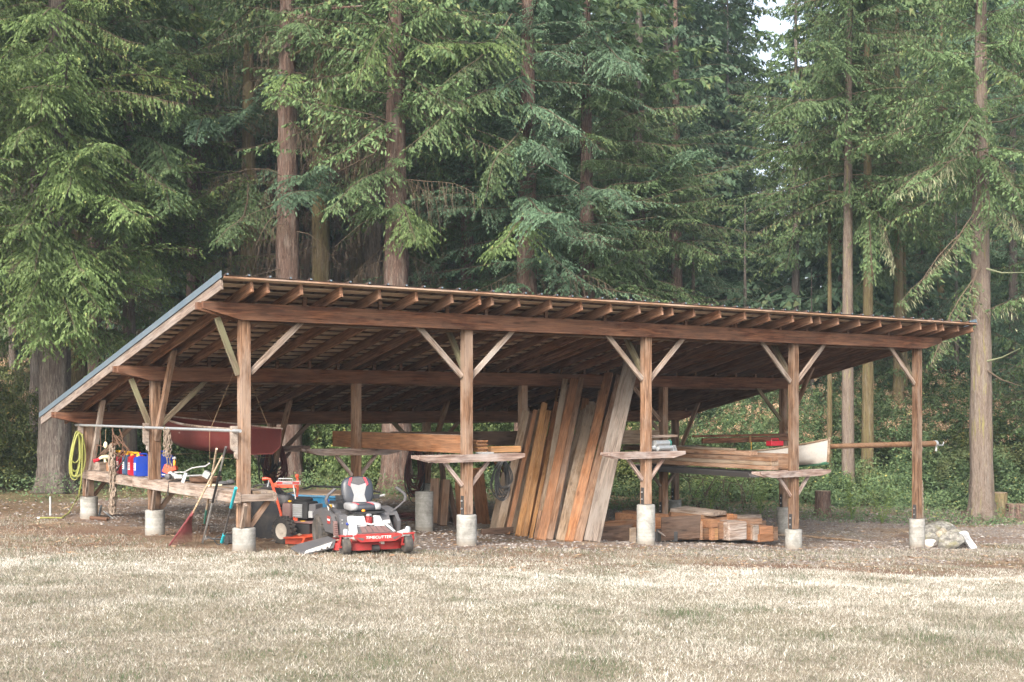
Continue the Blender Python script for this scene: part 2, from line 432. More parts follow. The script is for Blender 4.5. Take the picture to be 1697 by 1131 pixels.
def concrete():
    m, nt, b = new_mat('concrete')
    v = coords(nt); n1 = noise(nt, v, 5, 6, 0.7, 0.5); n2 = noise(nt, v, 40, 4, 0.6)
    rr = noise(nt, coords(nt, (1, 1, 22)), 1.3, 3, 0.6)
    c = ramp(nt, [(0.25, (0.14, 0.135, 0.12)), (0.5, (0.28, 0.275, 0.255)), (0.75, (0.42, 0.415, 0.395))]); nt.links.new(n1, c.inputs[0])
    f = ramp(nt, [(0.35, (0.75, 0.75, 0.73)), (0.6, (1.05, 1.05, 1.05))]); nt.links.new(rr, f.inputs[0])
    cc = mixc(nt, 0.6, c.outputs[0], f.outputs[0], 'MULTIPLY')
    f2 = ramp(nt, [(0.3, (0.6, 0.6, 0.6)), (0.45, (1, 1, 1))]); nt.links.new(n2, f2.inputs[0])
    cc = mixc(nt, 0.5, cc, f2.outputs[0], 'MULTIPLY')
    tc = nt.nodes.new('ShaderNodeTexCoord'); sx = nt.nodes.new('ShaderNodeSeparateXYZ'); nt.links.new(tc.outputs['Object'], sx.inputs[0])
    mud = mathn(nt, 'SUBTRACT', mathn(nt, 'ADD', sx.outputs[2], mathn(nt, 'MULTIPLY', n1, -0.30)), -0.13)
    mf = ramp(nt, [(0.0, (1, 1, 1)), (0.10, (0, 0, 0))]); nt.links.new(mud, mf.inputs[0])
    cc = mixc(nt, mathn(nt, 'MULTIPLY', mf.outputs[0], 0.6), cc, (0.16, 0.12, 0.085))
    nt.links.new(cc, b.inputs['Base Color']); b.inputs['Roughness'].default_value = 0.9
    bump(nt, b, mathn(nt, 'ADD', n2, rr), 0.5, 0.006)
    return m
M['concrete'] = concrete()

def bark(name, dark, mid, light, moss=None, mossamt=0.0, sc=1.0):
    m, nt, b = new_mat(name)
    v = coords(nt, (9 * sc, 9 * sc, 1.3 * sc)); n1 = noise(nt, v, 1.6, 6, 0.7, 1.2)
    n2 = noise(nt, coords(nt, (30 * sc, 30 * sc, 9 * sc)), 1.0, 4, 0.7)
    c = ramp(nt, [(0.36, dark), (0.52, mid), (0.68, light)]); nt.links.new(n1, c.inputs[0])
    f = ramp(nt, [(0.3, (0.6, 0.6, 0.6)), (0.7, (1.2, 1.2, 1.2))]); nt.links.new(n2, f.inputs[0])
    cc = mixc(nt, 0.8, c.outputs[0], f.outputs[0], 'MULTIPLY')
    lp = noise(nt, coords(nt, (3, 3, 1)), 1.1, 4, 0.7)
    lf = ramp(nt, [(0.50, (0, 0, 0)), (0.72, (1, 1, 1))]); nt.links.new(lp, lf.inputs[0])
    cc = mixc(nt, mathn(nt, 'MULTIPLY', lf.outputs[0], 0.45), cc, (0.26, 0.25, 0.22))
    if moss:
        mo = noise(nt, coords(nt, (2.5, 2.5, 0.7)), 1.3, 4, 0.7)
        mf = ramp(nt, [(0.62 - mossamt * 0.3, (0, 0, 0)), (0.72 - mossamt * 0.2, (1, 1, 1))]); nt.links.new(mo, mf.inputs[0])
        cc = mixc(nt, mathn(nt, 'MULTIPLY', mf.outputs[0], 0.75), cc, moss)
    nt.links.new(cc, b.inputs['Base Color']); b.inputs['Roughness'].default_value = 0.95
    b.inputs['Specular IOR Level'].default_value = 0.15
    bump(nt, b, n1, 0.9, 0.05)
    return m
M['bark_red'] = bark('red_brown_bark', (0.055, 0.033, 0.026), (0.135, 0.088, 0.070), (0.25, 0.18, 0.145))
M['bark_grey'] = bark('grey_bark', (0.052, 0.041, 0.036), (0.125, 0.102, 0.088), (0.24, 0.21, 0.185))
M['bark_moss'] = bark('mossy_bark', (0.070, 0.050, 0.028), (0.17, 0.130, 0.070), (0.27, 0.22, 0.12), (0.165, 0.15, 0.06), 0.4)
M['bark_pale'] = bark('pale_bark', (0.095, 0.070, 0.055), (0.21, 0.163, 0.133), (0.34, 0.285, 0.24), (0.28, 0.26, 0.08), 0.15, 1.3)
M['twig'] = plain('dead_twig', (0.11, 0.080, 0.056), 0.9, 0, 0.2, 0.5, (0.07, 0.055, 0.04), 3)
M['lichen'] = plain('hanging_lichen', (0.29, 0.31, 0.19), 0.95, 0, 0.1, 0.2, (0.3, 0.3, 0.2), 3)

def leafmat(name, stops, trans=0.32, rnd=0.25, rough=0.6, patch=None):
    m, nt, b = new_mat(name)
    at = nt.nodes.new('ShaderNodeAttribute'); at.attribute_name = 'tint'
    r = ramp(nt, stops); nt.links.new(at.outputs['Fac'], r.inputs[0])
    c = r.outputs[0]
    oi = nt.nodes.new('ShaderNodeObjectInfo')
    vr = nt.nodes.new('ShaderNodeMapRange'); nt.links.new(oi.outputs['Random'], vr.inputs[0])
    vr.inputs['To Min'].default_value = 1 - rnd; vr.inputs['To Max'].default_value = 1 + rnd
    h = nt.nodes.new('ShaderNodeHueSaturation'); nt.links.new(vr.outputs[0], h.inputs['Value']); nt.links.new(c, h.inputs['Color'])
    c = h.outputs[0]
    if patch:
        ge = nt.nodes.new('ShaderNodeNewGeometry')
        n1 = noise(nt, ge.outputs['Position'], patch[0], 4, 0.65)
        f = ramp(nt, [(patch[1], (0, 0, 0)), (patch[2], (1, 1, 1))]); nt.links.new(n1, f.inputs[0])
        c = mixc(nt, mathn(nt, 'MULTIPLY', f.outputs[0], patch[4]), c, patch[3])
    nt.links.new(c, b.inputs['Base Color']); b.inputs['Roughness'].default_value = rough
    b.inputs['Specular IOR Level'].default_value = 0.25
    if trans:
        t = nt.nodes.new('ShaderNodeBsdfTranslucent'); nt.links.new(c, t.inputs['Color'])
        mx = nt.nodes.new('ShaderNodeMixShader'); mx.inputs[0].default_value = trans
        out = nt.nodes['Material Output']
        nt.links.new(b.outputs[0], mx.inputs[1]); nt.links.new(t.outputs[0], mx.inputs[2]); nt.links.new(mx.outputs[0], out.inputs['Surface'])
    return m
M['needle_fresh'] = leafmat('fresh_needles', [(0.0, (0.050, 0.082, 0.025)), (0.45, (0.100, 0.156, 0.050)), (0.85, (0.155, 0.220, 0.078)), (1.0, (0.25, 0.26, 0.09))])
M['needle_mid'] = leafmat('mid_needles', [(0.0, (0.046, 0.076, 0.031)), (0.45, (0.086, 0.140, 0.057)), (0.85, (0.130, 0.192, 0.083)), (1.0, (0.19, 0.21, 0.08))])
M['needle_blue'] = leafmat('blue_green_needles', [(0.0, (0.040, 0.072, 0.042)), (0.45, (0.075, 0.130, 0.075)), (0.9, (0.113, 0.180, 0.104)), (1.0, (0.16, 0.19, 0.09))])
M['leaf_green'] = leafmat('green_leaves', [(0.0, (0.050, 0.080, 0.028)), (0.5, (0.115, 0.165, 0.060)), (0.85, (0.180, 0.235, 0.090)), (1.0, (0.34, 0.31, 0.09))], 0.3)
M['leaf_blue'] = leafmat('blue_green_leaves', [(0.0, (0.055, 0.090, 0.042)), (0.5, (0.105, 0.165, 0.075)), (0.85, (0.165, 0.225, 0.100)), (1.0, (0.32, 0.31, 0.10))], 0.3, patch=(0.55, 0.50, 0.66, (0.17, 0.155, 0.06), 0.55))
M['leaf_olive'] = leafmat('olive_leaves', [(0.0, (0.045, 0.062, 0.020)), (0.5, (0.110, 0.135, 0.045)), (0.85, (0.180, 0.190, 0.070)), (1.0, (0.30, 0.20, 0.06))], 0.3)
M['flower_brown'] = leafmat('faded_flower_heads', [(0.0, (0.24, 0.14, 0.08)), (0.5, (0.40, 0.26, 0.16)), (1.0, (0.52, 0.38, 0.26))], 0.15)
M['fern'] = leafmat('fern_fronds', [(0.0, (0.10, 0.16, 0.04)), (1.0, (0.26, 0.34, 0.09))], 0.3)
I4 = Matrix.Identity(4)
# ------------------------------------------------------------------ the open timber shed
o0 = S(0, 0, 0)
shed = thing('timber_shed', 'long open-sided pole shed with a sloping metal roof, brown posts, beams and diagonal braces', 'shed', (o0.x, o0.y, gzf(o0.x, o0.y)))
HB = [1.193, 0.4206, -0.326]                 # underside of each beam, relative to the eye
BH = 0.235
SL = (HB[2] - HB[0]) / 2                      # fall per bay
HR0 = HB[0] + BH                              # underside of the rafters at row 0
def hr(j): return HR0 + SL * j
I0, I1 = -0.150, 4.30
J0, J1 = -0.165, 2.335
PW = 0.145
pier_top = {0: -1.675, 1: -1.675, 2: -1.68, 3: -2.31, 4: -2.30}
rng = random.Random(3)

def pier_mesh(h, seed):
    g = G(); r = 0.158; rr = random.Random(seed)
    prof = [(r * 1.01, -0.25)] + [(r * (1 + rr.uniform(-0.012, 0.012)), z * h) for z in (0.02, 0.2, 0.35, 0.5, 0.65, 0.8, 0.95)] + [(r * 0.985, h), (r * 0.9, h + 0.006), (0.01, h + 0.006)]
    return g.lathe(prof, n=28).mesh('pier', M['concrete'], 50)
for j in range(3):
    for i in range(5):
        c = S(i, j, 0)
        top = pier_top[i]
        if j == 2 and i >= 3: top = -2.36
        gzz = gzf(c.x, c.y)
        top_h = HB[j] + (BH if True else 0) - 0.01
        p = board('post', S(i, j, top + 0.012), S(i, j, top_h), PW, PW, M['post'], shed, up=-V3)
        # stub of weathered side board and steel bracket with bolts
        ph = EZ + top - gzz
        pm = pier_mesh(ph, i * 7 + j)
        link('concrete_pier', pm, Matrix.Translation((c.x, c.y, gzz)) @ Matrix.Rotation(rng.uniform(0, 6), 4, 'Z'), p)
        br = board('bracket', S(i, j, top + 0.01, du=-PW / 2 - 0.006), S(i, j, top + 0.30, du=-PW / 2 - 0.006), 0.012, 0.07, M['iron'], p, up=-V3)
        g = G()
        for hh in (0.10, 0.22):
            a = S(i, j, top + hh, du=-PW / 2 - 0.010); g.cyl(a, a - U3 * 0.022, 0.014, 8)
        g.build('bolts', M['steel'], p, Matrix.Identity(4))
        # braces along the beam
        for sgn in (-1, 1):
            if (i == 4 and sgn == 1) or (i == 0 and j == 2 and sgn < 0) or (j == 1 and (i in (1, 2) or (i == 3 and sgn > 0))): continue
            drop = 0.72; run = 0.80
            mt = M['greywood'] if j == 0 and (i, sgn) != (0, -1) else (M['moss'] if rng.random() < 0.4 else M['post'])
            if i == 0 and sgn < 0: mt = M['moss']; run = 0.32; drop = 0.75
            a = S(i, j, HB[j] - drop, du=sgn * (PW / 2 + 0.01))
            b = S(i, j, HB[j] + 0.03, du=sgn * (PW / 2 + run))
            board('brace', a, b, 0.042, 0.085, mt, shed, up=-U3 * sgn + Z3)
        # braces up the slope to the doubled rafters
        if j == 2 or (j == 1 and i in (0, 4)):
            a = S(i, j, HB[j] - 0.95, dv=-PW / 2); b = S(i, j, hr(j - 0.24) + 0.06, dv=-0.24 * BAY)
            board('brace', a, b, 0.085 if i < 4 else 0.06, 0.10, M['post'] if rng.random() < 0.7 else M['greywood'], shed, up=V3 + Z3)
        if j == 0 and i > 0:
            a = S(i, j, HB[j] - 0.62, dv=PW / 2); b = S(i, j, hr(0.17) + 0.04, dv=0.17 * BAY)
            board('brace', a, b, 0.07, 0.09, M['moss'], shed, up=-V3 + Z3)

# twin beams either side of the posts, ends cut with a long taper on the underside
def beam_mesh(l, w, h, mat):
    a, b, e = l / 2, h / 2, 0.55
    poly = [(-a, b), (-a, b - h * 0.42), (-a + e, -b), (a - e, -b), (a, b - h * 0.42), (a, b)]
    g = G(); g.prism(poly, (0, 0, 0), (1, 0, 0), (0, 0, 1), (0, 1, 0), w)
    return g.mesh('beam', mat, 20)
bm_ = beam_mesh(BAY * 4.339, 0.085, BH, M['beam'])
for j in range(3):
    for dv in (-0.116, 0.116):
        c = S((-0.176 + 4.163) / 2, j, HB[j] + BH / 2, dv=dv)
        mm = Matrix.Translation(c) @ Matrix.Rotation(TH, 4, 'Z')
        link('beam', bm_, mm, shed)
    # thin ledger strips under the rear beam
    board('ledger', S(0.03, j, HB[j] - 0.018, dv=0.116), S(3.97, j, HB[j] - 0.018, dv=0.116), 0.06, 0.03, M['post'], shed)

# rafters at two-foot centres, doubled each side of the posts
RD = 0.150
pos = []
for i in range(5):
    pos += [i - 0.0315, i + 0.0315]
    if i < 4: pos += [i + k * 0.1667 for k in range(1, 6)]
pos += [4.165]
def slope_pt(i, j, off, du=0): return S(i, j, HR0 + SL * j + off, du=du)
nrm = (Z3 * BAY + V3 * (-SL)).normalized()
for i in pos:
    a = slope_pt(i, J0 + 0.015, RD / 2); b = slope_pt(i, J1 - 0.02, RD / 2)
    board('rafter', a, b, 0.045, RD, M['rafter'], shed, up=nrm)
# blocking between rafters over the beams
for j in range(3):
    for k in range(len(pos) - 1):
        i = (pos[k] + pos[k + 1]) / 2; w = (pos[k + 1] - pos[k]) * BAY - 0.05
        if w < 0.25: continue
        if j != 0 or k % 2 == 0:
            board('blocking', S(i, j, HR0 + SL * j + 0.07, du=-0.03), S(i, j, HR0 + SL * j + 0.07, du=0.03), 0.04, 0.135, M['rafter'], shed)
# barge boards and blue trim on the gable rakes
for i, ww in ((I0, 1), (I1 - 0.012, 0)):
    board('barge_board', slope_pt(i, J0 + 0.01, RD / 2 + 0.0), slope_pt(i, J1 - 0.01, RD / 2 + 0.0), 0.04, RD - 0.01, M['barge'] if ww else M['rafter'], shed, up=nrm)
board('rake_trim', slope_pt(I0, J0 - 0.006, RD + 0.045, du=-0.03), slope_pt(I0, J1 + 0.008, RD + 0.045, du=-0.03), 0.012, 0.095, M['roofblue'], shed, up=nrm)
board('rake_trim', slope_pt(I1, J0 - 0.006, RD + 0.045, du=0.02), slope_pt(I1, J1 + 0.008, RD + 0.045, du=0.02), 0.012, 0.13, M['roofblue'], shed, up=nrm)
# skip sheathing: boards with gaps
ns = 34
for k in range(ns):
    j = J0 + 0.012 + (J1 - J0 - 0.03) * k / (ns - 1)
    cut = 2.0 + rng.uniform(-0.8, 0.8)
    for a, b in ((I0 + 0.004, cut - 0.002), (cut + 0.002, I1 - 0.006)):
        board('roof_slat', slope_pt(a, j, RD + 0.011), slope_pt(b, j, RD + 0.011), 0.115, 0.020, M['slat'], shed, up=nrm)
# ribbed metal sheets
np_ = 18
for k in range(np_):
    a = I0 + (I1 - I0) * k / np_; b = I0 + (I1 - I0) * (k + 1) / np_
    w = (b - a) * BAY
    g = G()
    xs = []
    nr = 3
    for q in range(nr):
        x0 = w * q / nr
        xs += [(x0, 0), (x0 + 0.02, 0.0), (x0 + 0.035, 0.032), (x0 + 0.06, 0.032), (x0 + 0.075, 0)]
    xs += [(w - 0.001, 0)]
    lo = [slope_pt(a, J0 - 0.012, RD + 0.026) + U3 * x + nrm * z for x, z in xs]
    hi = [slope_pt(a, J1 + 0.012, RD + 0.026) + U3 * x + nrm * z for x, z in xs]
    n = len(xs)
    g.add(lo + hi + [p + nrm * 0.003 for p in lo] + [p + nrm * 0.003 for p in hi],
          [(q, q + 1, n + q + 1, n + q) for q in range(n - 1)] + [(2 * n + q, 3 * n + q, 3 * n + q + 1, 2 * n + q + 1) for q in range(n - 1)] + [(q, 2 * n + q, 2 * n + q + 1, q + 1) for q in range(n - 1)] + [(n + q, n + q + 1, 3 * n + q + 1, 3 * n + q) for q in range(n - 1)])
    p = g.build('roof_panel', M['roofmetal'], shed, Matrix.Identity(4))
    g = G()
    for q in range(nr):
        x0 = w * q / nr + 0.047
        c = slope_pt(a, J0 - 0.014, RD + 0.040) + U3 * x0
        g.box(c, (0.026, 0.012, 0.020), Matrix.Rotation(TH, 4, 'Z'))
    g.build('rib_closure', M['roofmetal_rib'], p, Matrix.Identity(4))['kind'] = 'stuff'
board('eave_strip', slope_pt(I0, J0 - 0.008, RD + 0.004), slope_pt(I1, J0 - 0.008, RD + 0.004), 0.018, 0.028, M['post'], shed, up=nrm)

# ---- storage arms across the posts, each with two struts
def arm(i, j, l0, l1, h, tilt=0.0, mat=None, name='shelf_arm'):
    """arm along the shed on the camera side of the post; h = its top"""
    mat = mat or M['armwood']
    hh = 0.115; e = 0.28
    a, b = -l0, l1
    poly = [(a, hh / 2), (a, 0.01), (a + e, -hh / 2), (b - e, -hh / 2), (b, 0.0), (b, hh / 2)]
    g = G(); g.prism(poly, (0, 0, 0), (1, 0, 0), (0, 0, 1), (0, 1, 0), 0.055)
    mm = Matrix.Translation(S(i, j, h - hh / 2, dv=-PW / 2 - 0.03)) @ Matrix.Rotation(TH, 4, 'Z') @ Matrix.Rotation(tilt, 4, 'Y')
    ar = g.build(name, mat, shed, mm, 20)
    g = G(); g.prism(poly, (0, 0, 0), (1, 0, 0), (0, 0, 1), (0, 1, 0), 0.055)
    mm = Matrix.Translation(S(i, j, h - hh / 2, dv=PW / 2 + 0.03)) @ Matrix.Rotation(TH, 4, 'Z') @ Matrix.Rotation(tilt, 4, 'Y')
    g.build(name, mat, shed, mm, 20)
    for s in (-1, 1):
        board('strut', S(i, j, h - 0.48, du=s * (PW / 2 + 0.008)), S(i, j, h - hh - 0.004, du=s * (PW / 2 + 0.33)), 0.05, 0.06, mat, ar, up=-U3 * s + Z3)
    return ar
arm(1, 0, 0.92, 1.02, -0.735)
arm(2, 0, 0.90, 0.80, -0.765)
arm(3, 0, 0.98, 0.90, -1.195)
arm(1, 1, 1.02, 0.85, -0.745, 0.012)
arm(2, 1, 0.90, 0.80, -0.765)
arm(3, 1, 0.70, 0.62, -1.20, 0, M['greywood'])
arm(2, 2, 0.9, 0.8, -0.80)
arm(1, 2, 0.6, 0.8, -0.80)

# ---- hanger boards and blocks beside the left-hand posts (they carry the pipe)
for j, top in ((0, -0.28), (1, -0.28), (2, -0.25)):
    board('hanger_board', S(0, j, -1.66, du=-PW / 2 - 0.028, dv=-0.04), S(0, j, top - 0.02, du=-PW / 2 - 0.028, dv=-0.04), 0.05, 0.05, M['post'], shed, up=-V3)
    g = G()
    poly = [(0, 0), (-0.085, -0.0), (-0.085, -0.30), (-0.06, -0.34), (-0.03, -0.36), (-0.03, -0.43), (0, -0.46)]
    g.prism(poly, S(0, j, top + 0.02, du=-PW / 2 - 0.055, dv=-0.05), U3, Z3, V3, 0.07)
    g.build('hanger_block', M['greywood'], shed, Matrix.Identity(4))
# ------------------------------------------------------------------ potting bench along the left-hand posts, tools on and around it
HBn = -1.165                                   # bench top relative to the eye
c = S(0, 1, 0, du=0.2)
bench = thing('work_bench', 'long grey plank work bench between the left-hand shed posts, loaded with cans and tools', 'bench', (c.x, c.y, gzf(c.x, c.y)))
def bp(j, du, h): return S(0, j, h, du=du)
bj0, bj1 = -0.035, 2.02
board('edge_board', bp(bj0, -0.115, HBn - 0.085), bp(1.2, -0.115, HBn - 0.085), 0.04, 0.15, M['greywood'], bench)
board('edge_board', bp(1.203, -0.115, HBn - 0.085), bp(bj1, -0.115, HBn - 0.085), 0.04, 0.15, M['greywood'], bench)
board('edge_board', bp(bj0, 0.40, HBn - 0.085), bp(bj1, 0.40, HBn - 0.085), 0.04, 0.13, M['greywood'], bench)
for q, du in enumerate((0.15, 0.245, 0.34)):
    board('bench_plank', bp(bj0, du, HBn - 0.018), bp(bj1 - 0.01 * q, du, HBn - 0.018), 0.092, 0.036, M['greywood'] if q % 2 else M['olive'], bench)
for a, b in ((bj0 + 0.06, 0.95), (1.05, 1.95)):
    board('bench_plank', bp(a, -0.02, HBn - 0.018), bp(b, -0.02, HBn - 0.018), 0.14, 0.036, M['greywood'], bench)
for j in (0, 1, 2):
    for dv in (-PW / 2 - 0.03, PW / 2 + 0.03):
        ar = board('bearer', S(0, j, HBn - 0.09, du=-0.09, dv=dv), S(0, j, HBn - 0.09, du=0.44, dv=dv), 0.045, 0.10, M['greywood'], bench)
    board('strut', S(0, j, HBn - 0.50, du=PW / 2 + 0.01), S(0, j, HBn - 0.145, du=0.36), 0.06, 0.07, M['post'], bench, up=Z3 - U3)
    board('strut', S(0, j, HBn - 0.50, du=-PW / 2, dv=-0.09), S(0, j, HBn - 0.16, du=-PW / 2 - 0.03, dv=-0.30), 0.05, 0.06, M['greywood'], bench, up=Z3 + V3)

# pipe carried on the hanger blocks
g = G(); g.tube([S(0, -0.09, -0.325, du=-PW / 2 - 0.12), S(0, 1, -0.33, du=-PW / 2 - 0.12), S(0, 2.05, -0.335, du=-PW / 2 - 0.12)], 0.022, 12)
pipe = g.build('pipe_rail', M['steel'], None, Matrix.Identity(4)); tag(pipe, 'grey galvanised pipe running under the low roof from post to post above the bench', 'pipe')
PD = -PW / 2 - 0.12
def pj(px, py): return on_i(px, py, PD / BAY)  # (j, h) in the plane of the pipe
def PI_(px, py, du=PD):
    j, h = on_i(px, py, du / BAY); return S(0, j, h, du=du)

# fuel cans
def fuel_can(loc, mat, label, w=0.17, h=0.36, d=0.30, trim=None):
    t = thing('fuel_can', label, 'fuel can', loc, TH, 'plastic fuel cans on the bench')
    g = G(); poly = [(-d / 2, 0.02), (-d / 2 + 0.02, 0), (d / 2 - 0.02, 0), (d / 2, 0.02), (d / 2, h * 0.80), (d / 2 - 0.05, h * 0.93), (-d / 2 + 0.05, h * 0.97), (-d / 2, h * 0.86)]
    # body with rounded vertical edges: three stacked slabs
    for y0, k in ((0, 1.0), (-w * 0.38, 0.94), (w * 0.38, 0.94)):
        g.prism([(a * k, b * (0.985 if k < 1 else 1) + (0.003 if k < 1 else 0)) for a, b in poly], (0, y0, 0), (1, 0, 0), (0, 0, 1), (0, 1, 0), w * (0.80 if k == 1 else 0.22))
    g.build('can_body', mat, t)
    g = G(); g.tube([(-d * 0.28, 0, h * 0.95), (-d * 0.22, 0, h * 1.05), (d * 0.15, 0, h * 1.06), (d * 0.26, 0, h * 0.92)], 0.016, 8); g.build('grip', mat, t)
    g = G(); g.cyl((-d * 0.30, 0, h * 0.92), (-d * 0.30, 0, h * 1.04), 0.032, 12); g.tube([(-d * 0.30, 0, h * 1.04), (-d * 0.32, 0.0, h * 1.10), (-d * 0.75, 0.0, h * 1.12)], [0.02, 0.02, 0.013], 8)
    g.build('nozzle', M['yellow'], t)
    g = G(); g.box((-d / 2 - 0.002, 0, h * 0.45), (0.004, w * 0.55, h * 0.34)); lb = g.build('printed_label', M['label_white'], t)
    g = G()
    for q in range(3): g.box((-d / 2 - 0.005, 0, h * (0.36 + 0.09 * q)), (0.003, w * 0.4, h * 0.05))
    g.build('label_print', trim or M['amber'], lb)
    return t
cans = [(221, M['canred'], 'red plastic fuel can with orange print, leftmost of the row on the bench', M['amber']),
        (230.5, M['canslate'], 'dull slate-blue fuel can squeezed between the two red cans', M['dgrey']),
        (240, M['canred'], 'red fuel can between the slate-blue can and the bright blue can', M['pinkred']),
        (250, M['canblue'], 'bright blue fuel can standing just left of the bench post', M['canblue'])]
for px, mt, lb, tr in cans:
    j, h = on_i(px - 9, 792, 0.13 / BAY)
    fuel_can(S(0, j, HBn + 0.001, du=0.10), mt, lb, w=0.165, h=0.355, trim=tr)
j, h = on_i(273, 792, 0.33 / BAY)
fuel_can(S(0, j, HBn + 0.001, du=0.30), M['canblue'], 'large blue fuel can just right of the bench post', w=0.22, h=0.40, d=0.34, trim=M['label_white'])

# wooden crate with a red and white power tool, dark motor
j, h = on_i(162, 778, 0.08 / BAY); c = S(0, j, HBn + 0.001, du=0.16)
t = thing('wooden_box', 'small open grey wooden box at the far left end of the bench', 'box', c, TH + R(8))
for s in (-1, 1):
    G().box((0, s * 0.19, 0.075), (0.26, 0.02, 0.15)).build('side_board', M['greywood'], t)
    G().box((s * 0.14, 0, 0.075), (0.02, 0.40, 0.15)).build('end_board', M['greywood'], t)
G().box((0, 0, 0.012), (0.26, 0.36, 0.02)).build('base_board', M['greywood'], t)
c2 = c + Vector((0.05, -0.02, 0.022))
t = thing('drill', 'red and cream hand tool lying in the small wooden box', 'power tool', c2, TH)
g = G(); g.tube([(-0.12, 0, 0.17), (-0.05, 0, 0.21), (0.04, 0, 0.22), (0.12, 0, 0.19), (0.14, 0, 0.13)], [0.02, 0.035, 0.04, 0.035, 0.02], 10); g.build('body', M['cream'], t)
g = G(); g.cyl((-0.20, 0, 0.14), (-0.10, 0, 0.17), 0.035, 12); g.build('collar', M['canred'], t)
g = G(); g.tube([(0.0, 0, 0.20), (0.02, 0, 0.10), (0.0, 0, 0.0)], 0.025, 8); g.build('grip', M['cream'], t)
j, h = on_i(181, 782, 0.10 / BAY); c = S(0, j, HBn + 0.001, du=0.12)
t = thing('cedar_block', 'short orange cedar block beside the small wooden box on the bench', 'wood block', c, TH); G().box((0, 0, 0.075), (0.10, 0.16, 0.15)).build('block', M['cedar'], t)
j, h = on_i(204, 785, 0.12 / BAY); c = S(0, j, HBn + 0.001, du=0.14)
t = thing('electric_motor', 'black round motor with a cable lying left of the fuel cans', 'motor', c, TH)
G().lathe([(0.03, -0.10), (0.085, -0.085), (0.09, 0.05), (0.06, 0.09), (0.02, 0.10)], (0, -0.05, 0.092), (0.3, 1, 0), 18).build('housing', M['black'], t)
g = G(); g.tube([(0.0, 0.05, 0.1), (0.03, 0.16, 0.14), (0, 0.26, 0.09), (-0.05, 0.34, 0.012)], 0.012, 8); g.build('cable', M['black'], t)
G().lathe([(0.065, 0), (0.07, 0.02), (0.03, 0.03)], (0, -0.16, 0.092), (0.3, -1, 0), 18).build('fan_cover', M['mgrey'], t)

# chains
def link_verts(L_, W_, r, n=10, m=5):
    vs = []; fs = []
    for k in range(n):
        a = 2 * math.pi * k / n
        c = Vector((W_ * math.cos(a), 0, L_ * math.sin(a))); o = Vector((math.cos(a), 0, math.sin(a)))
        for q in range(m):
            b = 2 * math.pi * q / m
            vs.append(c + o * (r * math.cos(b)) + Vector((0, 1, 0)) * (r * math.sin(b)))
    for k in range(n):
        for q in range(m): fs.append((k * m + q, k * m + (q + 1) % m, ((k + 1) % n) * m + (q + 1) % m, ((k + 1) % n) * m + q))
    return vs, fs
LV, LF = link_verts(0.034, 0.020, 0.0075)
def chain_strand(g, pts, pitch=0.05, rr=None, s=1.0):
    pts = [Vector(p) for p in pts]
    k = 0; acc = 0.0
    for a, b in zip(pts[:-1], pts[1:]):
        d = (b - a); L_ = d.length
        while acc <= L_:
            p = a + d * (acc / L_)
            q = d.to_track_quat('Z', 'Y').to_matrix().to_4x4()
            tw = (math.pi / 2 if k % 2 else 0) + (rr.uniform(-0.5, 0.5) if rr else 0)
            g.add(LV, LF, Matrix.Translation(p) @ q @ Matrix.Rotation(tw, 4, 'Z') @ Matrix.Scale(s, 4))
            k += 1; acc += pitch * s
        acc -= L_
def hang(px, py0, py1, du, w, n, label, cat, mat, s=1.0, jit=0.02):
    rr = random.Random(int(px))
    g = G(); a = PI_(px, py0, du); b = PI_(px, py1, du)
    for k in range(n):
        off = V3 * (w * (k / max(n - 1, 1) - 0.5)) + U3 * rr.uniform(-0.03, 0.03)
        pts = [a + off + Vector((rr.uniform(-jit, jit), rr.uniform(-jit, jit), 0)) * (q > 0) + (b - a) * (q / 6) for q in range(7)]
        chain_strand(g, pts, rr=rr, s=s)
    o = g.build('chain', mat, None, Matrix.Identity(4)); tag(o, label, cat); return o
hang(275.5, 712, 757, PD, 0.04, 3, 'short rusty chain doubled over the pipe right of the bench post', 'chain', M['chain'])
hang(281.5, 714, 772, PD, 0.02, 2, 'longer rusty chain hanging from the pipe above the orange trimmer', 'chain', M['chain'])
hang(187, 741, 848, PD + 0.02, 0.12, 7, 'thick bundle of speckled tyre chains hanging from the pipe down to the ground', 'chain bundle', M['chain'], 1.5, 0.03)
g = G(); g.tube([PI_(187, 709), PI_(187, 722), PI_(187, 741)], 0.012, 8); o = g.build('hanging_hook', M['rust'], None, Matrix.Identity(4)); tag(o, 'rusty hook on the pipe holding the thick tyre chain bundle', 'hook')

# rusty iron fittings on the pipe
c = PI_(200, 745)
t = thing('iron_trap', 'tangle of rusty iron rods and bars hanging from the pipe left of the fuel cans', 'scrap iron', c)
g = G()
for pts in ([(178, 741), (195, 736), (206, 733)], [(178, 746), (190, 751), (206, 758)], [(192, 722), (199, 731), (207, 741)], [(198, 712), (203, 726), (203, 748), (196, 757)],
            [(205, 735), (214, 748)], [(196, 762), (213, 744)], [(186, 712), (190, 724), (199, 741)], [(212, 742), (206, 760)]):
    g.tube([PI_(*p) for p in pts], 0.011, 6)
g.build('rods', M['rust'], t, Matrix.Identity(4))
g = G(); g.tube([PI_(196, 756), PI_(204, 747)], 0.028, 6); g.build('jaw', M['rust'], t, Matrix.Identity(4))
g = G(); g.tube([PI_(193, 780), PI_(206, 761)], 0.014, 6); g.build('bar', M['iron'], t, Matrix.Identity(4))
t = thing('iron_clamp', 'rusty bracket bars hanging from the pipe beside the cream float', 'scrap iron', PI_(166, 740))
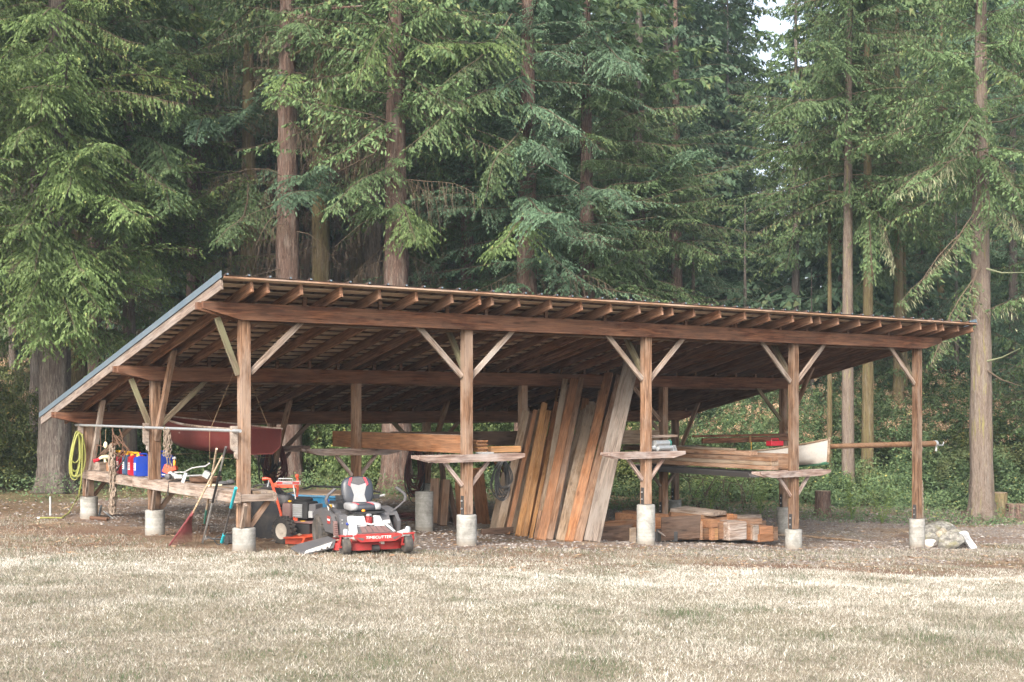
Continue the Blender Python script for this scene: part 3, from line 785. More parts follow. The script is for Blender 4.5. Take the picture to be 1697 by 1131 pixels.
g = G(); g.tube([PI_(166, 712), PI_(167, 735), PI_(167, 750)], 0.008, 6); g.tube([PI_(161, 736), PI_(161, 749)], 0.012, 6); g.tube([PI_(162, 738), PI_(173, 741)], 0.008, 6); g.build('bars', M['rust'], t, Matrix.Identity(4))
g = G(); g.ball(PI_(175, 738), (0.036, 0.036, 0.06), 14); o = g.build('float', M['cream'], None, Matrix.Identity(4)); tag(o, 'cream egg-shaped float hanging among the rusty iron on the pipe', 'float')
g = G(); g.tube([PI_(175, 712), PI_(175, 733)], 0.004, 5); x = g.build('cord', M['rope'], o, Matrix.Identity(4))

# yellow-green hose
g = G(); rr = random.Random(5)
top = PI_(138, 712); 
for k in range(7):
    ht = rr.uniform(0.50, 0.92); w = rr.uniform(0.07, 0.17)
    cc = PI_(133 - rr.uniform(0, 3), 716 + rr.uniform(-2, 6), PD - 0.05)
    pts = []
    for q in range(25):
        a = 2 * math.pi * q / 24
        pts.append(cc + Vector((math.sin(a) * w * (0.5 + 0.5 * (1 - math.cos(a)) / 2) - 0.06 * (1 - math.cos(a)) / 2, -0.02 * k + 0.03 * math.sin(a), -ht * (1 - math.cos(a)) / 2)))
    g.tube(pts, 0.013, 7)
e = on_g(64, 858); m1 = PI_(136, 778, PD - 0.06)
path = [PI_(137, 720, PD - 0.06), m1, PI_(134.5, 800, PD - 0.06), PI_(131, 820, PD - 0.06)]
for px, py in ((124, 843), (113, 854), (102, 858.5), (90, 860), (76, 859), (66, 858)): 
    q = on_g(px, min(py + 2, 860)); 
    if px == 124: q = q + Vector((0, 0, 0.15))
    elif px == 113: q = q + Vector((0, 0, 0.05))
    else: q = q + Vector((0, 0, 0.016))
    path.append(q)
g.tube(path, 0.014, 8)
hs_ = g.build('garden_hose', M['hose'], None, Matrix.Identity(4)); tag(hs_, 'yellow-green garden hose looped on the leftmost post and trailing over the ground', 'hose')
g = G(); g.cyl(path[-1], path[-1] + Vector((-0.05, 0.0, 0.0)), 0.017, 10); g.build('coupling', M['steel'], hs_, Matrix.Identity(4))
e = on_g(83.5, 855); g = G(); g.cyl(e - Z3 * 0.1, e + Z3 * 0.36, 0.021, 10); o = g.build('stake', M['steel'], None, Matrix.Identity(4)); tag(o, 'short grey metal stake in the ground left of the hose end', 'stake')

# brush cutter lying on the bench
def bpx(px, py, du=0.02, lift=None):
    j, h = on_i(px, py, du / BAY); return S(0, j, h, du=du)
c = bpx(285, 795); t = thing('brush_cutter', 'orange and white petrol brush cutter lying on the bench right of the blue can', 'brush cutter', c, 0)

G().box(bpx(281, 779), (0.18, 0.14, 0.13), Matrix.Rotation(0.4, 4, 'Y')).box(bpx(288, 777), (0.10, 0.12, 0.06), Matrix.Rotation(-0.3, 4, 'Y')).build('engine_cover', M['orange'], t, I4)
G().ball(bpx(286, 788), (0.09, 0.07, 0.07), 12).box(bpx(296, 790), (0.12, 0.08, 0.06)).build('fuel_tank', M['white'], t, I4)
G().lathe([(0.05, 0), (0.05, 0.06), (0.02, 0.08)], bpx(281, 790, -0.06), (-0.5, -1, 0), 14).build('starter', M['dgrey'], t, I4)
g = G(); g.tube([bpx(269, 787, -0.05), bpx(282, 788, -0.05)], 0.012, 7); g.tube([bpx(290, 783), bpx(305, 783), bpx(318, 776), bpx(330, 774), bpx(341, 773), bpx(347, 768)], 0.011, 8); g.build('handlebar', M['white'], t, I4)
g = G(); g.tube([bpx(290, 790, 0.05), bpx(345, 787.5, 0.05)], 0.013, 8); g.build('shaft', M['mgrey'], t, I4)
G().box(bpx(306, 792), (0.05, 0.05, 0.16), Matrix.Rotation(0.35, 4, 'Y')).build('trigger_grip', M['white'], t, I4)
G().box(bpx(343, 787, 0.05), (0.10, 0.12, 0.10), Matrix.Rotation(0.5, 4, 'Y')).build('gear_head', M['mgrey'], t, I4)
c = bpx(289, 776, 0.22); c.z = EZ + HBn
t = thing('spray_bottle', 'small orange and grey spray bottle standing behind the brush cutter', 'bottle', c)
G().lathe([(0.035, 0), (0.04, 0.03), (0.038, 0.15), (0.018, 0.19), (0.015, 0.22)], n=12).build('bottle_body', M['dgrey'], t); G().lathe([(0.02, 0.22), (0.022, 0.29), (0.012, 0.31)], n=12).build('neck', M['amber'], t); G().ball((0, 0, 0.335), (0.035, 0.035, 0.03), 10).build('cap', M['mgrey'], t)
c = bpx(341, 799, 0.28); c.z = EZ + HBn + 0.001
t = thing('rusty_pan', 'shallow rust-brown pan on the bench behind the tool handles', 'pan', c)
G().lathe([(0.20, 0), (0.24, 0.03), (0.25, 0.09), (0.24, 0.09), (0.22, 0.04), (0.05, 0.03)], n=24).build('pan_body', M['rust'], t)
c = bpx(366, 808, 0.2); c.z = EZ + HBn + 0.001
t = thing('work_gloves', 'dark gloves and a pale scrap lying on the bench near the front post', 'gloves', c, TH)
G().ball((0.04, 0.02, 0.035), (0.10, 0.07, 0.033), 10).ball((0.16, 0.03, 0.045), (0.08, 0.06, 0.04), 10).build('glove', M['dgrey'], t)
G().box((-0.12, -0.05, 0.012), (0.20, 0.10, 0.02), Matrix.Rotation(0.2, 4, 'Z')).build('scrap', M['cream'], t)
j, h = on_i(279, 800, -0.14 / BAY)
g = G(); pts = [S(0, j, HBn + 0.012, du=0.25), S(0, j, HBn + 0.012, du=-0.13), S(0, j, HBn - 0.16, du=-0.15), S(0, j, HBn - 0.20, du=-0.14)]
g.tube(pts, 0.010, 6); o = g.build('rubber_strap', M['black'], None, I4); tag(o, 'black rubber strap hooked over the bench edge under the brush cutter', 'strap')

# long-handled tools leaning on the pipe
def lean(px0, py0, px1, py1, lift=0.0):
    a = on_g(px0, py0) + Z3 * lift
    b = PI_(px1, py1, PD - 0.05)
    return a, b
a, b = lean(283, 905, 372, 754, 0.0)
rk = thing('leaf_rake', 'maroon plastic fan leaf rake leaning on the bench, leftmost of the long tools', 'rake', a)
hd = PI_(317, 855, PD - 0.30)
ha = hd
g = G(); g.tube([hd, PI_(369, 755, PD - 0.05)], 0.013, 8); g.build('handle', M['handle'], rk, I4)
e0 = on_g(281, 906); e1 = on_g(318, 898)
g = G(); n = 16
for k in range(n):
    q = k / (n - 1)
    end = e0.lerp(e1, q) + Z3 * 0.012
    st = hd.lerp(on_g(296, 880) + Z3 * 0.25, 0.0)
    kn = hd + (end - hd) * 0.42
    g.tube([hd + (end - hd) * 0.06, kn, end, end + Vector((0.0, 0.05, -0.008))], [0.004, 0.0055, 0.0045, 0.004], 4)
g.build('tines', M['maroon'], rk, I4)
g = G(); q0 = hd + (e0 - hd) * 0.30; q1 = hd + (e1 - hd) * 0.26
g.add([hd + Vector((-0.02, 0, 0.02)), hd + Vector((0.02, 0, 0.02)), q1, q0, hd + Vector((-0.02, 0.02, 0.0)), hd + Vector((0.02, 0.02, 0.0)), q1 + Vector((0, 0.012, 0)), q0 + Vector((0, 0.012, 0))],
      [(0, 1, 2, 3), (7, 6, 5, 4), (0, 3, 7, 4), (1, 5, 6, 2), (3, 2, 6, 7), (0, 4, 5, 1)])
g.tube([hd + Z3 * 0.02, e0 + Z3 * 0.02], [0.016, 0.012], 6); g.tube([hd, hd + (PI_(369, 755) - hd) * 0.08], 0.02, 8)
g.build('rake_head', M['maroon'], rk, I4)
a, b = on_g(334, 896), PI_(359, 744, PD - 0.05)
gf = thing('garden_fork', 'garden fork with pale wooden handle and dark green socket leaning beside the rake', 'garden fork', a)
m_ = a.lerp(b, 0.36); m0 = a.lerp(b, 0.20)
g = G(); g.tube([m_, b], 0.0165, 8); g.build('handle', M['handle'], gf, I4)
g = G(); g.tube([m0, m_], [0.014, 0.020], 8); g.build('socket', M['green'], gf, I4)
g = G(); yk = a.lerp(b, 0.17)
for k in range(4):
    o_ = Vector((0.055 * (k - 1.5), 0.0, 0)); tip = on_g(322 + k * 5.5, 908 - k * 2) + Z3 * 0.01
    g.tube([m0, yk + o_, tip], [0.008, 0.007, 0.003], 5)
g.build('tines', M['rust'], gf, I4)
a, b = on_g(335, 903), PI_(374.5, 741, PD - 0.06)
pl = thing('pole_saw', 'grey and black telescopic pole leaning upright, second long tool from the front post', 'pole tool', a)
g = G(); g.tube([a.lerp(b, 0.02), a.lerp(b, 0.45)], 0.015, 8); g.build('lower_pole', M['steel'], pl, I4)
g = G(); g.tube([a.lerp(b, 0.45), a.lerp(b, 0.77)], 0.019, 8); g.build('foam_grip', M['black'], pl, I4)
g = G(); g.tube([a.lerp(b, 0.77), a.lerp(b, 0.91)], 0.014, 8); g.build('upper_pole', M['steel'], pl, I4)
g = G(); g.tube([a.lerp(b, 0.91), b], 0.018, 8); g.build('end_grip', M['dgrey'], pl, I4)
g = G(); w0 = on_g(341, 898) + Z3 * 0.06; g.tube([w0, w0 + Vector((0.16, 0.02, -0.02)), w0 + Vector((0.30, 0.10, -0.04))], 0.012, 7); g.ball(w0, 0.04, 10); g.build('head', M['mgrey'], pl, I4)
a, b = on_g(366, 906), PI_(391, 809, PD - 0.10)
gr = thing('grabber', 'turquoise and black grabbing tool leaning against the front left post', 'hand tool', a)
g = G(); g.tube([a.lerp(b, 0.08) , a.lerp(b, 0.22)], [0.026, 0.022], 10); g.build('lower_sleeve', M['teal'], gr, I4)
g = G(); g.tube([a.lerp(b, 0.22), a.lerp(b, 0.68)], 0.014, 8); g.build('shaft', M['dgrey'], gr, I4)
g = G(); g.tube([a.lerp(b, 0.68), a.lerp(b, 1.0)], 0.021, 10); g.build('upper_sleeve', M['teal'], gr, I4)
g = G(); c = a.lerp(b, 0.10)
for s in (-1, 1):
    g.tube([c + Vector((s * 0.02, 0, 0.09)), c + Vector((s * 0.09, 0, 0.06)), c + Vector((s * 0.11, 0, 0.0)), c + Vector((s * 0.07, 0, -0.05)), c + Vector((s * 0.03, 0, -0.055))], 0.009, 7)
g.build('jaws', M['black'], gr, I4)
c = on_g(381, 901)
t = thing('trimmer_head', 'black string-trimmer head lying between the tools and the concrete pier', 'trimmer', c)
G().box((0, 0, 0.07), (0.17, 0.16, 0.13)).build('guard', M['black'], t); g = G(); g.tube([(-0.06, 0, 0.07), (-0.25, 0.03, 0.06), (-0.36, 0.05, 0.10)], 0.014, 8); g.build('stub_shaft', M['black'], t)
# scrap rods by the second pier and a flat stone
c = on_g(168, 858); t = thing('iron_bar', 'rusty iron bars lying on the ground beside the leftmost pier', 'scrap iron', c)
g = G(); g.tube([on_g(137, 860) + Z3 * .03, on_g(142, 855) + Z3 * .04, on_g(150, 859) + Z3 * .03, on_g(182, 862) + Z3 * .03], 0.018, 7); g.tube([on_g(150, 861) + Z3 * .03, on_g(178, 864) + Z3 * .03], 0.035, 7); g.build('bar', M['rust'], t, I4)
g = G(); g.tube([on_g(172, 852) + Z3 * .05, on_g(187, 861) + Z3 * .02], 0.012, 6); g.tube([on_g(168, 856) + Z3 * .2, on_g(164, 858) + Z3 * .02], 0.02, 6); g.build('rod', M['steel'], t, I4)

# red boat hull hung under the beams
def hull(name, label, cat, bow, stern, beamw, depth, mat, trim, keelmat=None, transom=0.7, sheer=0.10, group=None, tilt=0, seats=True):
    """bow and stern are points at keel level; the boat is upright"""
    bow, stern = Vector(bow), Vector(stern)
    t = thing(name, label, cat, stern, 0)
    ax = (bow - stern); L_ = ax.length; ax.normalize(); sd_ = ax.cross(Z3).normalized()
    ns_ = 18; sec = []
    for k in range(ns_ + 1):
        s = k / ns_
        w = beamw / 2 * (transom + (1 - transom) * min(1, s / 0.35)) if s < 0.35 else beamw / 2 * max(0.02, math.cos((s - 0.35) / 0.65 * math.pi / 2)) ** 0.75
        top = depth + sheer * (2 * s - 0.7) ** 2
        kz = 0.0 + 0.10 * max(0, (s - 0.7) / 0.3) ** 2 + 0.05 * (1 - s) ** 2
        bw = w * 0.62 * (1 - 0.7 * max(0, (s - 0.6) / 0.4))
        x = stern + ax * (L_ * s)
        sec.append((x, w, top, kz, bw))
    def ring(sc_, inner):
        pts = []
        x, w, top, kz, bw = sc_
        th = 0.02 if inner else 0
        w_, bw_, k_ = max(w - th, 0.005), max(bw - th, 0.003), kz + th
        for sgn in (-1, 1):
            seq = [(w_, top), (w_ * 0.97, top * 0.62 + k_ * 0.38), (w_ * 0.87 + bw_ * 0.13, top * 0.28 + k_ * 0.72), (bw_, k_)]
            if sgn < 0: pts += [x - sd_ * a + Z3 * b for a, b in seq]
            else: pts += [x + sd_ * a + Z3 * b for a, b in seq[::-1]]
        return pts
    g = G(); out = [ring(q, False) for q in sec]; inn = [ring(q, True) for q in sec]
    vs = [p for r_ in out for p in r_] + [p for r_ in inn for p in r_]; n = 8; B = len(out) * n; fs = []
    for k in range(ns_):
        for q in range(n - 1):
            fs.append((k * n + q, k * n + q + 1, (k + 1) * n + q + 1, (k + 1) * n + q))
            fs.append((B + k * n + q, B + (k + 1) * n + q, B + (k + 1) * n + q + 1, B + k * n + q + 1))
        for q in (0, n - 1): fs.append((k * n + q, (k + 1) * n + q, B + (k + 1) * n + q, B + k * n + q))
    fs.append(tuple(range(n))); fs.append(tuple(B + q for q in range(n))[::-1])
    g.add(vs, fs); g.build('hull', mat, t, I4, 50)
    for side in (0, n - 1):
        g = G(); g.tube([out[k][side] for k in range(ns_ + 1)], 0.022, 6); g.build('gunwale', trim, t, I4)
    g = G(); g.tube([sec[-1][0] + Z3 * sec[-1][3], sec[-1][0] + Z3 * (sec[-1][2] + 0.04) + ax * 0.04], 0.025, 8); g.build('stem', trim, t, I4)
    if keelmat:
        g = G(); g.tube([s_[0] + Z3 * (s_[3] - 0.012) for s_ in sec], 0.03, 6); g.build('keel', keelmat, t, I4)
    for s in (0.3, 0.6):
        k = int(s * ns_); x, w, top, kz, bw = sec[k]
        if seats: G().box(x + Z3 * (top * 0.65), (0.2, 2 * w * 0.96, 0.025), Matrix.Rotation(math.atan2(ax.y, ax.x), 4, 'Z')).build('seat', trim, t, I4)
    return t
ii, hh = on_j(428, 757, 0.62)
st = S(ii, 0.62, hh - 0.02); bw_ = S(ii - 0.02, 1.72, hh + 0.12)
hull('red_boat', 'dark red wooden boat hung under the low beams behind the front left post', 'boat', bw_, st, 0.95, 0.44, M['boatred'], M['greywood'], None, 0.85, 0.03)
for jj in (0.82, 1.45):
    g = G(); a = S(ii, jj, HR0 + SL * jj + 0.02); w = 0.52
    b0 = S(ii, jj, hh - 0.05, du=-w); b1 = S(ii, jj, hh - 0.05, du=w)
    g.tube([a, b0 + Z3 * 0.45, b0, b1, b1 + Z3 * 0.45, a], 0.004, 5)
    o = g.build('rope_sling', M['rope'], None, I4); tag(o, 'thin rope sling round the %s half of the hanging red boat' % ('front' if jj < 1 else 'back'), 'rope')
g = G(); g.tube([S(0.395, 0.96, 0.44), S(0.40, 0.95, 0.0), S(0.40, 0.95, -0.62)], 0.006, 5); g.tube([S(0.40, 0.95, -0.25), S(0.41, 0.95, -0.38), S(0.39, 0.95, -0.52), S(0.40, 0.95, -0.25)], 0.009, 5)
o = g.build('hanging_rope', M['rope'], None, I4); tag(o, 'thin brown rope hanging from the middle beam right of the front left post', 'rope')
# ------------------------------------------------------------------ leaning planks
_lr = random.Random(11)
def z5(cx, cy): return 760 + cx / 3.326, 580 + cy / 3.326       # positions read in an enlarged crop of the photograph
LEAN = []
def leaning(top, bot, wpx, mat, label, th=0.045, jt=0.93, name='leaning_plank', grp='planks leaning side by side under the shed', rz=0.0):
    a = on_g(*bot)
    i, h = on_j(top[0], top[1], jt); b = S(i, jt, h)
    Y = (a.y + b.y) / 2
    w = wpx / F * Y * 1.03
    d = (b - a).normalized()
    n = Vector((0, -1, 0.0)) + Vector((0.25, 0, 0)) * _lr.uniform(-1, 0.6) + Vector((rz, 0, 0))
    g0 = a + d * 0.01
    o = board(name, g0, b, w, th, mat, None, up=n)
    tag(o, label, 'plank', grp)
    return o
LL = [
 ((372, 340), (222, 1012), 42, 'olive', 'dull dark grey-brown plank, leftmost of the tall leaning planks', 0.05, 0.95),
 ((424, 334), (268, 1019), 25, 'cedar', 'narrow reddish cedar board, second of the tall leaning planks from the left', 0.05, 0.93),
 ((474, 295), (328, 1029), 34, 'fir', 'yellowish fir board with a square top, left neighbour of the shorter orange one', 0.05, 0.93),
 ((495, 338), (362, 1033), 30, 'fir', 'orange-yellow fir board slightly shorter than the one on its left', 0.05, 0.91),
 ((588, 163), (440, 1040), 32, 'olive', 'grey-brown board reaching the middle beam, just right of the thin stick', 0.045, 0.93),
 ((513, 468), (396, 1040), 20, 'fir', 'thin pale yellow board ending halfway up the stack', 0.04, 0.90),
 ((522, 500), (424, 1046), 20, 'brownplank', 'narrow brown board right of the thin pale yellow one', 0.04, 0.915),
 ((640, 165), (455, 1050), 46, 'cedar', 'orange cedar plank with its top at the middle beam, left of a grey-topped plank', 0.05, 0.93),
 ((676, 158), (500, 1050), 34, 'brownplank', 'dark brown plank with a weathered black top end', 0.05, 0.95),
 ((650, 268), (524, 1045), 30, 'greywood', 'grey plank whose top ends a little below the middle beam', 0.04, 0.91),
 ((715, 288), (548, 1040), 70, 'olive', 'wide dull plank with an angled top behind the front grey-brown one', 0.045, 0.95),
 ((728, 310), (566, 1055), 56, 'olive', 'wide grey-brown plank in front at the centre of the leaning stack', 0.05, 0.90),
 ((828, 130), (612, 1058), 50, 'cedar', 'tall orange cedar plank, the brightest on the right half of the leaning stack', 0.05, 0.93),
 ((887, 145), (655, 1060), 42, 'brownplank', 'red-brown plank between the tall orange one and the big grey one', 0.05, 0.94),
 ((398, 352), (246, 1005), 30, 'brownplank', 'brown plank behind the two leftmost tall ones', 0.04, 0.97),
 ((455, 330), (296, 1010), 34, 'olive', 'dull plank filling the gap right of the narrow cedar board', 0.04, 0.97),
 ((545, 290), (392, 1012), 34, 'cedar', 'cedar plank behind the thin pale yellow board', 0.04, 0.96),
 ((612, 175), (478, 1020), 34, 'brownplank', 'brown plank behind the orange cedar plank in the left half', 0.04, 0.97),
 ((700, 270), (590, 1025), 40, 'cedar', 'cedar plank showing in the gap behind the wide grey-brown plank', 0.04, 0.96),
 ((765, 300), (600, 1035), 46, 'olive', 'wide dull plank right behind the front grey-brown one', 0.04, 0.97),
 ((790, 230), (640, 1040), 40, 'brownplank', 'brown plank just left of the tall orange one in the right half', 0.04, 0.97),
 ((905, 150), (716, 1045), 38, 'brownplank', 'brown plank glimpsed left of the widest grey plank', 0.04, 0.97),
 ((855, 150), (690, 1058), 34, 'darkply', 'dark plank mostly hidden behind the red-brown one', 0.04, 0.96),
]
for tp, bt, w, mt, lb, th, jt in LL:
    leaning(z5(*tp), z5(*bt), w / 3.326, M[mt], lb, th, jt)
leaning(z5(972, -25), z5(735, 1060), 86 / 3.326, M['oldplank'], 'widest pale grey plank, rightmost of the leaning stack and reaching the rafters', 0.05, 0.42)
leaning(z5(568, 100), z5(440, 800), 9 / 3.326, M['fir'], 'very thin straight stick standing above the leaning planks', 0.02, 0.93)
# low boards standing behind and left of the second front post (crop 5.383 px per px, origin 680,680)
def z6(cx, cy): return 680 + cx / 5.383, 680 + cy / 5.383
low = [((222, 612), (205, 1015), 78, 'brownplank', 'dark brown board with a slanted top, beside the round concrete form', 1.30),
       ((285, 625), (258, 1028), 38, 'darkply', 'black-brown narrow board behind the pair left of the second post', 1.28),
       ((325, 622), (295, 1035), 62, 'brownplank', 'short brown board leaning beside the slanted-top board', 1.22),
       ((345, 660), (415, 1040), 40, 'darkply', 'dark board leaning leftwards beside the second post', 1.25),
       ((418, 645), (440, 1010), 42, 'cedar', 'reddish board partly hidden by the second front post', 1.20),
       ((280, 470), (330, 1000), 50, 'darkply', 'tall dark board standing behind the short brown boards', 1.45),
       ((590, 520), (655, 1015), 112, 'cedar', 'wide orange sheet leaning right of the second front post', 1.05),
       ((850, 560), (735, 1080), 64, 'olive', 'dull board below the black hose coil, first at the foot of the tall stack', 1.0),
       ((905, 480), (800, 1010), 30, 'cedar', 'orange board behind the tall stack under the black hose coil', 1.1),
       ((760, 470), (890, 760), 22, 'cedar', 'thin orange batten crossing behind the black hose coil', 1.2),
       ((800, 470), (900, 720), 22, 'cedar', 'second thin orange batten crossing behind the black hose coil', 1.22)]
for tp, bt, w, mt, lb, jt in low:
    leaning(z6(*tp), z6(*bt), w / 5.383, M[mt], lb, 0.04, jt, grp='short boards standing under the shed')
i, h = on_j(720, 869, 0.8)
# planks lying along the foot
def along(px0, px1, py_c, j, hpx, th, mat, name, label, cat='board', dv=0.0, slope=None, group=None):
    i0, h0 = on_j(px0, py_c, j); i1, h1 = on_j(px1, py_c if slope is None else slope, j)
    w = hpx / F * 20.5 * (1 + 0.2 * j)
    h1 = h0 if slope is None else h1
    o = board(name, S(i0, j, h0), S(i1, j, h1), th, w, mat, None); return tag(o, label, cat, group)
along(798, 850, 882, 0.62, 10, 0.05, M['darkply'], 'ground_board', 'dark board lying on edge at the foot of the wide orange sheet')

# ------------------------------------------------------------------ lumber on the arms
def rail(i, dj0, dj1, w, h0, h1, mat, name, label, cat='timber', du=0.0, group=None):
    """timber running front to back: bay position i, from row dj0 to dj1, between heights h0 and h1"""
    hm = (h0 + h1) / 2
    o = board(name, S(i, dj0, hm, du=du), S(i, dj1, hm, du=du), w, h1 - h0, mat, None)
    return tag(o, label, cat, group)
AT = -0.734
rail(1, 0.045, 1.30, 0.09, AT, AT + 0.285, M['cedar'], 'deep_timber', 'deep orange-brown timber on edge lying on the arms of the left storage rack', du=0.125)
rail(1, 0.05, 1.25, 0.03, AT, AT + 0.29, M['greywood'], 'edge_board', 'grey board standing on edge right against the deep orange-brown timber', du=0.19)
for k in range(9):
    rail(1, 0.02 + 0.004 * _lr.uniform(-1, 2), 0.75, 0.19 + _lr.uniform(-0.01, 0.02), AT + 0.03 + k * 0.020, AT + 0.047 + k * 0.020, M['cedar'] if k % 3 else M['fir'], 'siding_board', 'thin cedar board, %s in the pile right of the second post' % ['lowest', 'second from the bottom', 'third from the bottom', 'fourth from the bottom', 'middle one', 'fourth from the top', 'third from the top', 'second from the top', 'topmost'][k], 'siding board', du=0.345 + _lr.uniform(-.006, .006), group='thin cedar boards piled on the rack')
rail(1, -0.02, 0.03, 0.22, AT, AT + 0.028, M['mgrey'], 'spacer', 'pale spacer under the small pile of cedar siding', 'spacer', du=0.35)
i0, h0 = on_j(811, 745, 0.10); i1, h1 = on_j(855, 744, 0.10)
tag(board('short_timber', S(i0, 0.10, AT + 0.05), S(i1 + 0.02, 0.10, AT + 0.05), 0.09, 0.10, M['fir'], None), 'short orange timber end lying right of the siding pile', 'timber')
# long brown board spanning behind
tag(board('wide_board', S(1.25, 1.10, -0.60), S(2.10, 1.10, -0.62), 0.04, 0.28, M['darkply'], None), 'wide dark brown board on edge seen through the gap left of the leaning planks', 'board')
i0, _ = on_j(1026, 735, 0.98); i1, _ = on_j(1072, 735, 0.98)
tag(board('wide_board', S(i0 - 0.25, 0.90, -0.615), S(i1 + 0.02, 0.90, -0.615), 0.04, 0.28, M['olive'], None), 'wide dull board on edge between the widest grey plank and the third post', 'board')
tag(board('flat_board', S(2.12, 0.10, -0.52), S(2.28, 0.10, -0.515), 0.10, 0.045, M['greywood'], None), 'short pale board end standing out right of the third post above the arm', 'board')
for k, (px, py, r) in enumerate(((1098, 735, 0.055), (1103, 742.5, 0.05), (1092, 742.5, 0.045))):
    i0, h0 = on_j(px, py, 0.02)
    g = G(); g.cyl(S(i0, 0.0, h0, du=-0.26), S(i0, 0.03, h0, du=0.16), r, 14)
    o = g.build('metal_roll', M['steel'], None, I4)
    x = ['uppermost silver metal roll', 'right silver metal roll', 'left silver metal roll'][k]; tag(o, x + ' lying on the rack arm at the third post', 'metal roll')
    if k == 0:
        g = G(); g.cyl(S(i0, 0.03, h0, du=0.16), S(i0, 0.031, h0, du=0.20), r * 1.08, 14); g.build('green_collar', M['green'], o, I4)
i0, h0 = on_j(1112, 742, 0.02); g = G()
for k in range(5): g.tube([S(i0, 0.02, h0 - 0.09, du=0.02 * k), S(i0, 0.02, h0 - 0.01, du=0.02 * k - 0.03), S(i0, 0.02, h0 + 0.04, du=0.02 * k + 0.02), S(i0, 0.02, h0 - 0.06, du=0.02 * k + 0.06)], 0.007, 5)
tag(g.build('wire_coil', M['steel'], None, I4), 'loose grey wire beside the silver metal rolls', 'wire')
# right rack: timbers on the arms of the fourth post
AR = -1.193
rail(3, 0.045, 1.12, 0.16, AR, AR + 0.30, M['brownplank'], 'heavy_timber', 'heavy brown timber on edge whose grey end shows right of the fourth post', du=0.15)
for k in range(3):
    rail(3, 0.02, 1.15, 0.20, AR + 0.012 + k * 0.080, AR + 0.088 + k * 0.080, M['brownplank'] if k != 1 else M['olive'], 'stacked_timber', '%s timber of the brown stack left of the fourth post' % ('bottom', 'middle', 'top')[k], du=-0.42, group='stacked brown timbers on the right rack')
rail(3, 0.10, 1.2, 0.16, AR + 0.0, AR + 0.16, M['olive'], 'stacked_timber', 'dull timber lying hidden between the brown stack and the heavy timber', du=-0.15)
rail(3, 0.20, 1.24, 0.20, AR + 0.262, AR + 0.34, M['brownplank'], 'stacked_timber', 'long brown timber lying on top of the rack behind the stack', du=-0.30)
rail(3, 0.35, 1.22, 0.18, AR + 0.345, AR + 0.385, M['olive'], 'thin_board', 'thin dull board resting on the longest brown timber', du=-0.30)
# dark trough hanging under the rack
g = G()
a0 = S(3, 0.10, AR - 0.13, du=-0.60); a1 = S(3, 1.0, AR - 0.13, du=-0.60)
for off, zz in ((-0.20, 0.10), (0.20, 0.10), (0.0, 0.0)): pass
prof = [(-0.24, 0.10), (-0.16, 0.0), (0.16, 0.0), (0.24, 0.10)]
lo = [a0 + U3 * x + Z3 * z for x, z in prof]; hi = [a1 + U3 * x + Z3 * z for x, z in prof]
g.add(lo + hi + [p + Z3 * 0.008 for p in lo] + [p + Z3 * 0.008 for p in hi], [(q, q + 1, 5 + q, 4 + q) for q in range(3)] + [(8 + q, 12 + q, 13 + q, 9 + q) for q in range(3)] + [(q, 8 + q, 9 + q, q + 1) for q in range(3)] + [(4 + q, 5 + q, 13 + q, 12 + q) for q in range(3)] + [(0, 4, 12, 8), (3, 11, 15, 7)])
tag(g.build('metal_trough', M['dgrey'], None, I4), 'dark metal trough slung under the right lumber rack', 'trough')
# dark red boards between the rear posts
tag(board('dark_red_board', S(3.17, 0.93, -0.625), S(3.985, 0.93, -0.625), 0.10, 0.05, M['beam'], None), 'upper of the two dark red boards running to the rear right post', 'board')
tag(board('dark_red_board', S(3.24, 0.93, -0.73), S(3.985, 0.93, -0.715), 0.06, 0.11, M['beam'], None), 'lower of the two dark red boards running to the rear right post', 'board')
i0, h0 = on_j(1243, 727, 0.90)
g = G(); g.box(S(i0, 0.90, h0 - 0.02), (0.05, 0.03, 0.16), Matrix.Rotation(TH, 4, 'Z')); o = g.build('wooden_peg', M['fir'], None, I4); tag(o, 'small pale wooden peg on the dark red boards', 'peg')
g = G(); g.tube([S(i0, 0.89, h0 - 0.08), S(i0, 0.89, h0 - 0.34)], 0.008, 6); g.build('yellow_strap', M['yellow'], o, I4)
i0, h0 = on_j(1284, 735, 0.5); c = S(i0, 0.5, h0)
g = G(); g.box(c, (0.35, 0.16, 0.10), Matrix.Rotation(TH, 4, 'Z')).tube([c - U3 * 0.12, c - U3 * 0.10 + Z3 * 0.09, c + U3 * 0.10 + Z3 * 0.09, c + U3 * 0.12], 0.012, 6)
o = g.build('red_box', M['canred'], None, I4); tag(o, 'small red box lying in the white boat behind the fourth post', 'box')
# white boat on the rack
wb = S(3.285, -0.02, -1.115 + 0.02)
hull('white_boat', 'white wooden rowing boat with tan rails resting on the right rack, bow to the right', 'boat', S(3.262, 0.0, -1.165), S(3.262, 1.10, -1.165), 0.92, 0.23, M['boatwhite'], M['olive'], M['boatgreen'], 0.72, 0.185)
for jj in ():
    tag(board('boat_chock', S(3.10, jj, AR + 0.045), S(3.40, jj, AR + 0.045), 0.09, 0.085, M['brownplank'], None), 'timber chock under the %s of the white boat' % ('bow' if jj < 0.5 else 'stern'), 'chock')
